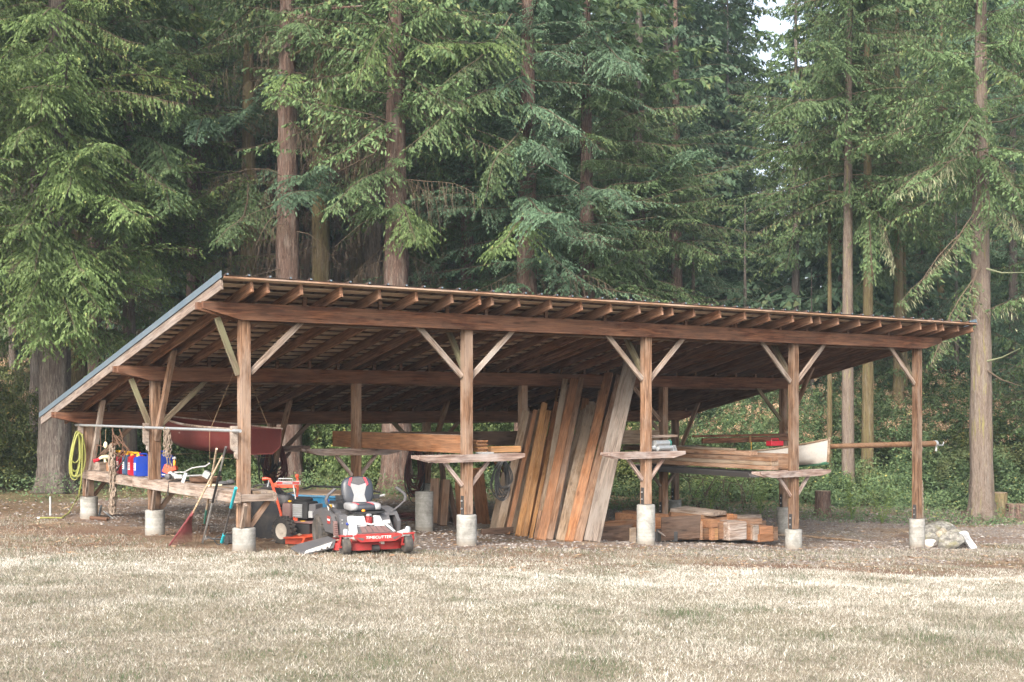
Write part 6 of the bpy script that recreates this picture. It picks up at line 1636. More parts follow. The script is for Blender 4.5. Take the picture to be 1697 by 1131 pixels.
def keep2(x, y):
    return lawnmask(x, y) * np.clip(smooth(0.58, 0.72, fbm(x, y, 1.4, 91, 3)) + 2 * greenspots(x, y), 0, 1)
blades(110000, 7.6, 19.0, 0.04, 0.11, 0.0020, keep2, lambda x, y, n: np.clip(0.30 + 0.14 * rs.randn(n) - 0.3 * (rs.rand(n) < 0.35 + 0.6 * greenspots(x, y)) + 0.5 * (fbm(x, y, 0.7, 7) - 0.4), 0.02, 1), 'grass_tufts', M['straw'], 'taller grey-brown and green tufts in the dry lawn', 0.5)
def keep3(x, y):
    l, g, gn_, u, v = masks(x, y)
    far_left = (1 - smooth(-2.0, 0.5, u)) * (1 - smooth(7.5, 9.5, v)) * smooth(0.40, 0.56, fbm(x, y, 0.9, 14)) * 0.8
    verge = np.exp(-((v + 1.7) / 1.3) ** 2) * smooth(0.18, 0.44, fbm(x, y, 1.3, 15))
    right = smooth(0.45, 0.6, fbm(x, y, 1.3, 16)) * smooth(2, 6, u) * (v < -2) * 0.9
    return np.clip((far_left + verge + right) * (1 - l) * (1 - 0.8 * bare(x, y)), 0, 1) * ((v < -0.5) | (u < -0.3) | (v > 8))
blades(420000, 15.0, 32.0, 0.015, 0.06, 0.0027, keep3, lambda x, y, n: np.clip(0.42 + 0.2 * rs.randn(n) - 0.35 * (rs.rand(n) < 0.3 * (fbm(x, y, 0.8, 5) > 0.5)), 0.02, 1), 'verge_grass', M['straw'], 'thin dry grass between the lawn and the shed', 0.8)

# forest-floor litter and gravel pebbles
def scatter_bits(n, y0, y1, keep, size, mat, tint, name, label, cat, kindp):
    y = np.sqrt(y0 ** 2 + (y1 ** 2 - y0 ** 2) * rs.rand(n)); x = (rs.rand(n) * 2 - 1) * (0.412 * y + 0.7)
    k = rs.rand(n) < keep(x, y); x, y = x[k], y[k]; n = len(x); z = gz(x, y) + 0.03 * (fbm(x, y, 1.7, 3) - 0.5)
    s = size * (0.4 + rs.rand(n) ** 2 * 1.4)
    if kindp == 'pebble':
        base = np.array([(1, 0, 0), (-1, 0, 0), (0, 1, 0), (0, -1, 0), (0, 0, 1), (0, 0, -1)], float)
        fc = np.array([(0, 2, 4), (2, 1, 4), (1, 3, 4), (3, 0, 4)])
        a = rs.rand(n) * 6.28
        sx, sy, sz = s * (0.7 + 0.6 * rs.rand(n)), s * (0.5 + 0.5 * rs.rand(n)), s * (0.35 + 0.35 * rs.rand(n))
        bx = base[None, :, 0] * sx[:, None]; by = base[None, :, 1] * sy[:, None]; bz = base[None, :, 2] * sz[:, None]
        bx = bx + 0.3 * rs.randn(n, 6) * s[:, None] * 0.4; by = by + 0.3 * rs.randn(n, 6) * s[:, None] * 0.4
        v = np.stack([x[:, None] + bx * np.cos(a)[:, None] - by * np.sin(a)[:, None], y[:, None] + bx * np.sin(a)[:, None] + by * np.cos(a)[:, None], z[:, None] + bz + 0.2 * s[:, None]], 2)
        f = (fc[None] + 6 * np.arange(n)[:, None, None]).reshape(-1, 3); t = np.repeat(tint(n), 6); v = v.reshape(-1, 3)
    else:
        a = rs.rand(n) * 6.28; l = s * (1 + rs.rand(n)); w = s * 0.35
        ca, sa = np.cos(a), np.sin(a); t1, t2 = rs.randn(n) * 0.25, rs.randn(n) * 0.3
        q = [(-1, 0), (0, -1), (1, 0), (0, 1)]; v = np.empty((n, 4, 3))
        for c, (p, r_) in enumerate(q):
            v[:, c, 0] = x + p * l * ca - r_ * w * sa; v[:, c, 1] = y + p * l * sa + r_ * w * ca; v[:, c, 2] = z + 0.008 + p * l * t1 * 0.5 + r_ * w * t2 + s * 0.2
        f = np.arange(4 * n).reshape(-1, 4); t = np.repeat(tint(n), 4); v = v.reshape(-1, 3)
    o = link(name, npmesh(name, v, f, [mat], None, {'tint': t})); return tag(o, label, cat, None, 'stuff')
M['pebble'] = leafmat('gravel_stone', [(0.0, (0.08, 0.071, 0.065)), (0.5, (0.205, 0.183, 0.167)), (0.85, (0.30, 0.27, 0.25)), (1.0, (0.38, 0.345, 0.32))], 0, 0.0, 0.8)
M['litter'] = leafmat('dead_leaf_litter', [(0.0, (0.075, 0.042, 0.026)), (0.4, (0.20, 0.115, 0.068)), (0.75, (0.34, 0.23, 0.14)), (1.0, (0.44, 0.36, 0.24))], 0, 0.0, 0.85)
def kg(x, y):
    l, g, gn_, u, v = masks(x, y); return np.clip(g * 1.2 + 0.10 * (u > 1) * (v > -2.6), 0, 1) * (1 - l) * (1 - 0.8 * bare(x, y))
scatter_bits(60000, 16, 40, kg, 0.022, M['pebble'], lambda n: np.clip(0.5 + 0.25 * rs.randn(n), 0, 1), 'gravel_stones', 'loose grey gravel under and beside the shed', 'gravel', 'pebble')
def kl(x, y):
    l, g, gn_, u, v = masks(x, y); return np.clip(0.9 - 0.5 * l - 0.3 * g, 0.06, 1) * smooth(0.33, 0.6, fbm(x, y, 1.1, 66)) * (y > 15.5)
scatter_bits(90000, 15, 42, kl, 0.024, M['litter'], lambda n: rs.rand(n), 'leaf_litter', 'brown needle and leaf litter scattered over the ground', 'leaf litter', 'leaf')

# ------------------------------------------------------------------ conifer foliage
def spray(rg, L, wmax, step, tstep, tl, tw, droop, hang, rise=0.05, dead=False, tris=2, barefrac=0.12):
    """one flat conifer branch along +X.  Returns verts, tris, material index, tint"""
    V_, F_, M_, T_ = [], [], [], []
    base = 0
    def axis_pt(s):
        return np.stack([s * (1 - 0.08 * (s / L) ** 2), 0.07 * L * (np.sin(2.2 * s / L + ph) - np.sin(ph)), L * (rise * s / L - droop * (s / L) ** 2 + 0.022 * np.sin(7 * s / L + ph2))], -1)
    ph = rg.rand() * 3; ph2 = rg.rand() * 6
    # axis: three-sided tube
    K = 7; ss = np.linspace(0, L, K); ap = axis_pt(ss); rr_ = np.linspace(0.015, 0.003, K) * (L / 3) ** 0.5
    for q in range(3):
        an = 2 * np.pi * q / 3; V_.append(ap + np.stack([0 * ss, np.cos(an) * rr_, np.sin(an) * rr_], 1))
    vt = np.stack(V_, 1).reshape(-1, 3); V_ = [vt]; fl = []
    for k in range(K - 1):
        for q in range(3):
            a, b = k * 3 + q, k * 3 + (q + 1) % 3; fl += [(a, b, b + 3), (a, b + 3, a + 3)]
    F_.append(np.array(fl)); M_.append(np.ones(len(fl), int)); T_.append(np.full(len(vt), 0.3)); base = len(vt)
    s = np.arange(L * barefrac, L * 0.985, step); s = np.clip(s + rg.uniform(-0.3, 0.3, len(s)) * step, 0, L)
    s = np.repeat(s, 2); side = np.tile([-1.0, 1.0], len(s) // 2); t = s / L
    bl = wmax * np.minimum(1, 0.25 + t * 3.0) * np.maximum(0.10, (1 - t)) ** 0.62 * rg.uniform(0.30, 1.25, len(s)) * (0.90 + 0.30 * np.sin(9 * t + 4 * side + ph2))
    ok = rg.rand(len(s)) < 0.85 + 0.22 * np.sin(13 * t + 2 * side + ph * 3); s, side, bl = s[ok], side[ok], bl[ok]; t = s / L; n = len(s)
    p0 = axis_pt(s)
    ang = np.radians(rg.uniform(42, 68, n)); hz = hang * rg.uniform(0.4, 1.4, n)
    d = np.stack([np.cos(ang), side * np.sin(ang), rg.uniform(-0.32, 0.30, n) - hz * 0.5], 1)
    d /= np.linalg.norm(d, axis=1)[:, None]
    sag = (0.25 + hz * 0.8)
    def bpt(idx, q):      # q metres along the branchlet
        p = p0[idx] + d[idx] * q[:, None]; p[:, 2] -= sag[idx] * q ** 2 / np.maximum(bl[idx], 0.05) * 0.6; return p
    # branchlet stems: one thin ribbon each (2 segments)
    idx = np.arange(n); w = 0.006
    a = p0; b = bpt(idx, bl * 0.5); c = bpt(idx, bl * 0.97); up = np.array([0, 0, w]); sx = np.stack([np.full(n, w), 0 * s, 0 * s], 1)
    v = np.stack([a - sx, a + sx, b - sx * 0.8 + up * 0.3, b + sx * 0.8 + up * 0.3, c], 1).reshape(-1, 3)
    f = np.array([(0, 1, 3), (0, 3, 2), (2, 3, 4)])[None] + 5 * np.arange(n)[:, None, None] + base
    V_.append(v); F_.append(f.reshape(-1, 3)); M_.append(np.ones(3 * n, int)); T_.append(np.full(5 * n, 0.3)); base += len(v)
    # twigs
    cnt = np.maximum(2, (bl / tstep)).astype(int); bi = np.repeat(idx, cnt); off = np.concatenate([np.arange(k) for k in cnt])
    q = (off + rg.rand(len(off))) * tstep + 0.02; q = np.minimum(q, bl[bi] * 0.99)
    p = bpt(bi, q); m = len(p)
    sd = np.where(rg.rand(m) < 0.5, -1.0, 1.0)
    dirv = d[bi].copy(); dirv[:, 2] -= 2 * sag[bi] * q / np.maximum(bl[bi], 0.05) * 0.5
    ax_x = np.array([1.0, 0, 0]); perp = np.cross(dirv, np.array([0, 0, 1.0])); perp /= np.linalg.norm(perp, axis=1)[:, None] + 1e-9
    aa = np.radians(rg.uniform(20, 60, m)) * sd
    td = dirv * np.cos(aa)[:, None] + perp * np.sin(aa)[:, None]
    td[:, 2] -= rg.uniform(-0.15, 0.5, m) + hang * rg.uniform(0.1, 0.9, m)
    td /= np.linalg.norm(td, axis=1)[:, None]
    ll = tl * rg.uniform(0.55, 1.3, m) * (0.6 + 0.4 * (1 - q / np.maximum(bl[bi], 0.05)))
    if dead:
        ww = 0.004 + 0 * ll; ll = ll * 1.6
    else: ww = tw * rg.uniform(0.7, 1.2, m)
    sdv = np.cross(td, rg.normal(size=(m, 3)) * 0.5 + np.array([0, 0, 1.0])); sdv /= np.linalg.norm(sdv, axis=1)[:, None] + 1e-9
    tip = p + td * ll[:, None]; tip[:, 2] -= 0.15 * ll
    mid = p + td * (ll * 0.45)[:, None]
    mi = 1 if dead else 0
    if tris == 2:
        v = np.stack([p, mid - sdv * ww[:, None], tip, mid + sdv * ww[:, None]], 1)
        v[:, 1, 2] -= ww * 0.5; v[:, 3, 2] -= ww * 0.5
        f = np.array([(0, 1, 2), (0, 2, 3)])[None] + 4 * np.arange(m)[:, None, None] + base; k = 4
    else:
        v = np.stack([p - sdv * ww[:, None], p + sdv * ww[:, None], tip], 1)
        f = np.array([(0, 1, 2)])[None] + 3 * np.arange(m)[:, None, None] + base; k = 3
    cl = rg.rand(n)[bi] * 0.25
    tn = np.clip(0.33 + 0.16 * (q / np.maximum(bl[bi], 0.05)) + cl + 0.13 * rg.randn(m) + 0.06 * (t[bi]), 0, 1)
    V_.append(v.reshape(-1, 3)); F_.append(f.reshape(-1, 3)); M_.append(np.full(f.shape[0] * f.shape[1], mi)); T_.append(np.repeat(tn, k))
    return np.concatenate(V_), np.concatenate(F_), np.concatenate(M_), np.concatenate(T_)

def rotm(yaw, pitch, roll):
    return np.array(Matrix.Rotation(yaw, 3, 'Z') @ Matrix.Rotation(-pitch, 3, 'Y') @ Matrix.Rotation(roll, 3, 'X'))
def merge(parts):
    V_, F_, M_, T_ = [], [], [], []; b = 0
    for v, f, m, t in parts: V_.append(v); F_.append(f + b); M_.append(m); T_.append(t); b += len(v)
    return np.concatenate(V_), np.concatenate(F_), np.concatenate(M_), np.concatenate(T_)
def crown(rg, z0, z1, rmax, tmpls, lv=0.42, per=4, zl=None, deadz=0, deadt=None, top=0.25, hi=None, hiz=99, lowfade=0.6, jitter=0.5, r_tr=0.2):
    parts = []; z = z0
    while z < z1:
        t = (z - z0) / (z1 - z0); thin = 0.5 if z > hiz + 1.5 else 0.0
        Rr = rmax * (top + (1 - top) * (1 - t) ** 0.8) * min(1, lowfade + t * 6)
        for k in range(per):
            if rg.rand() < 0.12 + thin: continue
            yaw = rg.rand() * 2 * np.pi; L_ = Rr * rg.uniform(0.35, 1.18)
            tm = (hi if (hi is not None and z > hiz) else tmpls)[rg.randint(len(tmpls if not (hi is not None and z > hiz) else hi))]
            v, f, m, tn, TL = tm
            sc = L_ / TL
            pitch = np.radians(rg.uniform(-24, 18) + 12 * t)
            vv_ = (v * np.array([sc, min(sc * 1.0, 1.25) * (1 if rg.rand() < 0.5 else -1), min(sc, 1.15)])) @ rotm(yaw, pitch, np.radians(rg.uniform(-28, 28))).T
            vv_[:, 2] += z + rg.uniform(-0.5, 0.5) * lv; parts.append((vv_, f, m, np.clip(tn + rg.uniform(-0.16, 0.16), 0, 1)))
        z += lv * rg.uniform(0.7, 1.3)
    if deadt is not None:
        z = deadz
        while z < z0 + 1.0:
            v, f, m, tn, TL = deadt[rg.randint(len(deadt))]
            L_ = rmax * rg.uniform(0.3, 0.85); sc = L_ / TL
            vv_ = (v * np.array([sc, 1, 1])) @ rotm(rg.rand() * 6.28, np.radians(rg.uniform(-25, 10)), 0).T; vv_[:, 2] += z
            parts.append((vv_, f, m, tn)); z += rg.uniform(0.12, 0.45)
    return merge(parts)
def T(rg, L, *a, **k): r = spray(rg, L, *a, **k); return (*r, L)
rg = np.random.RandomState(12)
HI = [T(rg, 3.0, 0.80, 0.070, 0.030, 0.105, 0.0185, d, h) for d, h in ((0.12, 0.30), (0.22, 0.55), (0.05, 0.9), (0.3, 0.35), (0.15, 1.2), (0.0, 0.2), (0.18, 0.7), (0.10, 0.5))]
MID = [T(rg, 3.0, 0.80, 0.11, 0.050, 0.155, 0.027, d, h) for d, h in ((0.12, 0.4), (0.25, 0.8), (0.06, 0.25), (0.18, 1.2))]
LO = [T(rg, 3.0, 1.2, 0.20, 0.105, 0.32, 0.075, d, h, tris=1) for d, h in ((0.12, 0.3), (0.2, 0.5))]
DEAD = [T(rg, 3.0, 0.9, 0.17, 0.09, 0.22, 0.02, d, h, dead=True, tris=1) for d, h in ((0.25, 2.0), (0.35, 3.0), (0.2, 1.4))]
print('templates', [len(t[1]) for t in HI + MID + LO + DEAD])
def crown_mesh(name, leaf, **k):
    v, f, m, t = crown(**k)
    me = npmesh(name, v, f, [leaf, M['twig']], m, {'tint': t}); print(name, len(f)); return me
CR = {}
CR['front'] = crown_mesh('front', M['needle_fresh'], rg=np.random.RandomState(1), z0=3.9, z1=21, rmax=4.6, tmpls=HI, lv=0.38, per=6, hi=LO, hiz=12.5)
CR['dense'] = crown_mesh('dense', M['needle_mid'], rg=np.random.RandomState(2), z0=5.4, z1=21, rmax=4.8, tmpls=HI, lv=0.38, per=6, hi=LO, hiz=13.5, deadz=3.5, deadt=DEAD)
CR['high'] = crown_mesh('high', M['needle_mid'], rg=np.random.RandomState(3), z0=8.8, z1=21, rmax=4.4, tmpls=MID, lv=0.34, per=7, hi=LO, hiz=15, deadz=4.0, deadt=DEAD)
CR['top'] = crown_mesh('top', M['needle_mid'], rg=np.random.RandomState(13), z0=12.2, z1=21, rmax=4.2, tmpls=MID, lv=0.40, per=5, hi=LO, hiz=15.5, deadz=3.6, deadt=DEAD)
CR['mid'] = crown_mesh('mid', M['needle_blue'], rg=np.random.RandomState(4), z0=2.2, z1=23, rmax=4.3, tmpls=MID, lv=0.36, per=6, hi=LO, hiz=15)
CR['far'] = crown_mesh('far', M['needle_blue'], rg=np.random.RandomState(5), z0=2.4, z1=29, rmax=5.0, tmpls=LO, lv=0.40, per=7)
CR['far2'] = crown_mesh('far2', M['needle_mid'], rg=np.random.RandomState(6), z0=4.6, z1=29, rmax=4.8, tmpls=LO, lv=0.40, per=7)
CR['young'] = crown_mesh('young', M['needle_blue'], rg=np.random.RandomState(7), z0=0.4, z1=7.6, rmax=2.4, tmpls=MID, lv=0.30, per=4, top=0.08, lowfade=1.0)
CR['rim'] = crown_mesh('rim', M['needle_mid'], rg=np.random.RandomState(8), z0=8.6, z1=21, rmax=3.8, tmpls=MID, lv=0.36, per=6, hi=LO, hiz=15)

def trunk_mesh(seed, H=26, n=40, rings=90, flare=0.45, ridge=0.05, limbs=True):
    r = np.random.RandomState(seed)
    z = np.concatenate([[-0.4], np.geomspace(0.02, 3, 24), np.linspace(3.2, H, rings - 25)])
    a = np.linspace(0, 2 * np.pi, n, endpoint=False)
    Zz, Aa = np.meshgrid(z, a, indexing='ij')
    rad = (1 - 0.94 * np.clip(Zz / H, 0, 1) ** 1.15) * (1 + flare * np.exp(-np.clip(Zz, 0, 9) / 0.35) * (1 + 0.5 * np.sin(5 * Aa + r.rand() * 6)))
    rg_ = 0
    for k, fr in enumerate((7, 11, 17)):
        rg_ = rg_ + np.sin(fr * Aa + 2.2 * np.sin(Zz * (0.9 + 0.5 * k) + r.rand() * 6) + r.rand() * 6) / (1 + k * 0.5)
    rad = rad * (1 + ridge * rg_ / 2 + 0.03 * r.randn(*rad.shape) * (Zz < 14))
    wob = 0.10
    cx = wob * np.sin(Zz * 0.22 + r.rand() * 6); cy = wob * np.sin(Zz * 0.19 + r.rand() * 6)
    cx = cx - cx[0]; cy = cy - cy[0]
    v = np.stack([rad * np.cos(Aa) + cx, rad * np.sin(Aa) + cy, Zz], 2).reshape(-1, 3)
    m = len(z); i = np.arange(m * n).reshape(m, n); i2 = np.roll(i, -1, 1)
    f = np.stack([i[:-1].ravel(), i2[:-1].ravel(), i2[1:].ravel(), i[1:].ravel()], 1)
    return npmesh('trunk', v, f, [M['bark_grey']], None, None, True)
TR = [trunk_mesh(s, H=27) for s in (1, 2, 3)] + [trunk_mesh(9, H=27, ridge=0.02, flare=0.25)]
def tree(px, Y, r, ck, bark_, label, cat='tree', group=None, x=None, sc=1.0, rot=None, tk=None, leafm=None, lean=0.0, name='conifer_tree', csc=(1, 1)):
    X_ = (px - CX) / F * Y if x is None else x
    rr = random.Random(int(px * 13 + Y * 7))
    rot = rr.uniform(0, 6.28) if rot is None else rot
    t = thing(name, label, cat, (X_, Y, gzf(X_, Y)), 0, group)
    tm = TR[rr.randrange(3) if tk is None else tk]
    ht = {'front': .80, 'dense': .80, 'high': .80, 'top': .80, 'rim': .80, 'mid': .87, 'young': .30, None: .62, 'far': 1.09, 'far2': 1.09}[ck]
    mm = WM[t.name] @ Matrix.Rotation(lean, 4, 'Y') @ Matrix.Rotation(rot, 4, 'Z') @ Matrix.Diagonal((r / 1.0, r / 1.0, sc * ht, 1))
    o = link('trunk', tm, mm, t)
    o.material_slots[0].link = 'OBJECT'; o.material_slots[0].material = M[bark_]
    if ck:
        mm = WM[t.name] @ Matrix.Rotation(rot * 1.7, 4, 'Z') @ Matrix.Diagonal((csc[0] * sc, csc[0] * sc, csc[1] * sc, 1))
        c = link('crown', CR[ck], mm, t)
        if leafm: c.material_slots[0].link = 'OBJECT'; c.material_slots[0].material = M[leafm]
    return t
FG = 'tall conifers at the forest edge'
TT = {}
# big trees of the forest edge (px, distance, radius, crown, bark)
TT['t1'] = tree(92, 30.0, 0.385, 'front', 'bark_grey', 'big grey-barked conifer left of the bench with low drooping green boughs', group=FG, rot=0.4)
TT['t1b'] = tree(62, 33.5, 0.20, 'high', 'bark_grey', 'thin grey trunk standing just left of the big grey-barked conifer', group=FG)
TT['t1c'] = tree(124, 34.5, 0.34, 'high', 'bark_moss', 'mossy yellowish trunk close behind the big grey-barked conifer', group=FG)
TT['l0'] = tree(-95, 28.5, 0.45, 'front', 'bark_grey', 'leafy conifer at the left edge whose boughs fill the upper left corner', group=FG, rot=2.0)
TT['l1'] = tree(215, 35.0, 0.20, 'front', 'bark_pale', 'pale slim trunk behind the boughs over the low end of the shed roof', group=FG, rot=3.1)
TT['t2'] = tree(152, 41, 0.36, 'high', 'bark_red', 'reddish trunk far behind the left boughs', group=FG)
TT['t3'] = tree(322, 40, 0.34, 'top', 'bark_red', 'dark red-brown trunk above the left end of the roof', group=FG)
TT['t3b'] = tree(252, 46, 0.22, 'high', 'bark_red', 'thin dark trunk between the left boughs and the red-brown trunk', group=FG)
TT['t4'] = tree(413, 37, 0.31, 'top', 'bark_moss', 'mossy olive trunk just left of the thick reddish trunk', group=FG)
TT['t5'] = tree(476, 33, 0.385, 'top', 'bark_red', 'thick reddish straight trunk rising behind the left part of the roof', group=FG, rot=1.0)
TT['t6'] = tree(532, 36, 0.34, 'top', 'bark_moss', 'olive-brown trunk right of the thick reddish trunk, hung with dead twigs', group=FG)
TT['t7'] = tree(591, 38, 0.24, 'top', 'bark_moss', 'slim mossy trunk left of the pair of dark trunks', group=FG)
TT['t8'] = tree(620, 37, 0.33, 'top', 'bark_grey', 'left one of the pair of dark purple-brown trunks above the roof', group=FG)
TT['t9'] = tree(657, 32.5, 0.39, 'high', 'bark_red', 'right one of the pair of dark trunks, broad at its base behind the mower', group=FG)
TT['t10'] = tree(776, 40, 0.28, 'dense', 'bark_red', 'brown trunk half hidden behind drooping boughs at the middle of the roof', group=FG)
TT['t11'] = tree(872, 35, 0.36, 'dense', 'bark_red', 'full conifer with dense blue-green boughs filling the top centre', group=FG, leafm='needle_blue', rot=0.5)
TT['t12'] = tree(973, 38, 0.30, 'dense', 'bark_red', 'conifer with a reddish trunk showing just above the roof right of the centre', group=FG)
TT['t13'] = tree(1062, 41, 0.30, 'dense', 'bark_grey', 'conifer with heavy green boughs right of the reddish trunk', group=FG, csc=(1.0, 0.95))
TT['t14'] = tree(1120, 50, 0.30, 'mid', 'bark_red', 'conifer with several gaps showing dark trunks behind, above the third post', group=FG)
TT['y1'] = tree(1060, 43, 0.12, 'young', 'bark_grey', 'low bushy young conifer showing just above the roof right of the centre', group='young conifers', sc=1.05)
TT['y2'] = tree(1150, 42, 0.14, 'young', 'bark_grey', 'young conifer with layered boughs above the roof between third and fourth post', group='young conifers', sc=1.25)
TT['y3'] = tree(1235, 46, 0.14, 'young', 'bark_grey', 'dark young conifer left of the thin leaning trunk', group='young conifers', sc=1.3)
TT['y4'] = tree(1345, 44, 0.10, 'young', 'bark_grey', 'small young conifer in front of the slim pale trunks', group='young conifers', sc=0.95)
TT['y5'] = tree(1500, 43, 0.12, 'young', 'bark_moss', 'young conifer between the slim trunks and the big pale trunk', group='young conifers', sc=1.35, leafm='needle_mid')
TT['y6'] = tree(1585, 46, 0.12, 'young', 'bark_grey', 'taller young conifer just left of the big pale trunk', group='young conifers', sc=1.5)
TT['y7'] = tree(1735, 42, 0.12, 'young', 'bark_grey', 'young conifer cut by the right edge of the picture', group='young conifers', sc=1.4)
TT['y8'] = tree(905, 44, 0.12, 'young', 'bark_grey', 'young conifer between the brown trunk and the full conifer', group='young conifers', sc=1.1)
TT['r1'] = tree(1318, 48, 0.20, 'rim', 'bark_grey', 'dark slender trunk far behind the thin leaning one', group=FG)
TT['r2'] = tree(1375, 39, 0.09, None, 'bark_moss', 'very thin mossy trunk with a bent top beside the slim pale one', group=FG, tk=3)
TT['r3'] = tree(1406, 37, 0.19, 'rim', 'bark_pale', 'slim pale trunk, left of the two straight ones above the roof', group=FG, tk=3, rot=0.8)
TT['r4'] = tree(1437, 38, 0.19, 'rim', 'bark_moss', 'slim mossy trunk, right of the two straight ones above the roof', group=FG, tk=3, rot=2.8)
TT['r5'] = tree(1488, 42, 0.21, 'rim', 'bark_moss', 'mossy trunk between the slim pair and the big pale trunk', group=FG, tk=3)
TT['r6'] = tree(1627, 32.8, 0.30, 'rim', 'bark_pale', 'big pale furrowed trunk at the right with hanging lichen on its branches', group=FG, rot=4.0, tk=1, csc=(1.0, 1.0))
TT['r7'] = tree(1800, 36, 0.30, 'mid', 'bark_grey', 'conifer beyond the right edge whose boughs enter the picture', group=FG, leafm='needle_mid')
SL_ = [(262, 43, .15, 'mid', 'bark_grey', 'leafy conifer filling the gap right of the left boughs'), (388, 45, .15, 'mid', 'bark_grey', 'leafy conifer filling the gap left of the mossy olive trunk'), (716, 45, .15, 'mid', 'bark_grey', 'leafy conifer right of the dark pair of trunks'), (20, 44, .14, 'high', 'bark_grey', 'slim grey trunk at the far left behind the boughs'), (180, 48, .15, 'high', 'bark_pale', 'slim pale trunk left of the dark red-brown trunk'), (285, 50, .16, 'high', 'bark_moss', 'slim mossy trunk left of the dark red-brown trunk'),
 (362, 47, .17, 'high', 'bark_red', 'slim reddish trunk between the dark red-brown and the mossy olive trunks'), (445, 45, .15, 'high', 'bark_grey', 'slim grey trunk close left of the thick reddish trunk'), (508, 46, .16, 'top', 'bark_red', 'slim dark trunk close right of the thick reddish trunk'),
 (560, 48, .18, 'top', 'bark_grey', 'slim grey trunk between the two olive trunks'), (703, 47, .20, 'high', 'bark_red', 'slim reddish trunk right of the dark pair'), (735, 43, .17, 'high', 'bark_moss', 'slim mossy trunk left of the half-hidden brown one'),
 (820, 48, .18, 'mid', 'bark_red', 'slim trunk between the brown trunk and the full conifer'), (1105, 56, .19, 'mid', 'bark_red', 'left one of the twin dark trunks above the third bay'), (1135, 58, .19, 'mid', 'bark_red', 'right one of the twin dark trunks above the third bay'),
 (1205, 58, .18, 'mid', 'bark_grey', 'slender trunk in the shade above the fourth post'), (1560, 50, .18, 'mid', 'bark_moss', 'slender mossy trunk left of the big pale one'), (1680, 46, .20, 'mid', 'bark_grey', 'grey trunk right of the big pale one')]
for px_, Y_, r_, ck_, bk_, lb_ in SL_: tree(px_, Y_, r_, ck_, bk_, lb_, group=FG)
# trees further back: individuals
def zone(px):
    for lim, z in ((0, 'beyond the left picture edge'), (130, 'behind the big grey-barked conifer'), (280, 'behind the left boughs'), (420, 'behind the dark red-brown trunk'), (560, 'behind the thick reddish trunk'), (700, 'behind the pair of dark trunks'),
                   (840, 'behind the middle of the roof'), (960, 'behind the full centre conifer'), (1090, 'behind the conifer with the reddish trunk'), (1230, 'behind the young conifers above the third bay'), (1350, 'under the bright sky gap'),
                   (1470, 'behind the two slim straight trunks'), (1600, 'left of the big pale trunk'), (1697, 'right of the big pale trunk')):
        if px < lim: return z
    return 'beyond the right picture edge'
def far_label(px, bk, r): return '%s %s conifer deep in the forest, %s' % ('slim' if r < 0.24 else 'stout', {'bark_grey': 'grey-barked', 'bark_red': 'red-brown', 'bark_moss': 'mossy'}[bk], zone(px))
ry = np.random.RandomState(77); nfar = 0
for k in range(84):
    px = -140 + 1980 * ((k * 0.618) % 1.0); Yd = 49 + 38 * ry.rand() ** 1.2
    low = 1225 < px < 1345
    if low: Yd = 78 + 12 * ry.rand()
    if px > 1640: Yd += 6
    ck = 'far' if ry.rand() < 0.6 else 'far2'
    rad_ = 0.16 + 0.16 * ry.rand(); bk_ = ['bark_grey', 'bark_red', 'bark_moss'][ry.randint(3)]
    tree(px, Yd, rad_, ck, bk_, far_label(px, bk_, rad_), group='conifers deep in the forest', sc=(0.62 if low else 0.9 + 0.25 * ry.rand()))
    nfar += 1

# ---- boughs that read singly in the picture: parts of their trees
def bough(tree_, p0, p1, mat, width=1.0, hang=0.4, droop=0.1, seed=0, label=None, lich=False, hi=True):
    a, b = P(*p0), P(*p1); d = b - a; L_ = d.length
    rgb = np.random.RandomState(seed)
    v, f, m, t = spray(rgb, L_, width * 1.1, 0.07, 0.034, 0.14, 0.022, droop, hang)
    mats = [mat, M['twig']]
    if lich:
        v2, f2, m2, t2 = spray(rgb, L_, width * 0.5, 0.10, 0.045, 0.22, 0.012, droop, 2.8, tris=2); v, f, m, t = merge([(v, f, m, t), (v2, f2, np.where(m2 == 0, 2, 1), t2)]); mats.append(M['lichen'])
    x = d.normalized(); y = Z3.cross(x).normalized(); z = x.cross(y)
    mm = Matrix.Translation(a) @ Matrix(((x.x, y.x, z.x, 0), (x.y, y.y, z.y, 0), (x.z, y.z, z.z, 0), (0, 0, 0, 1)))
    v[:, 2] += droop * v[:, 0] ** 2 / L_ * 0.5
    o = link('bough', npmesh('bough', v, f, mats, m, {'tint': t}), mm, tree_)
    if label: o['label'] = label
    return o
nf, nm, nb = M['needle_fresh'], M['needle_mid'], M['needle_blue']
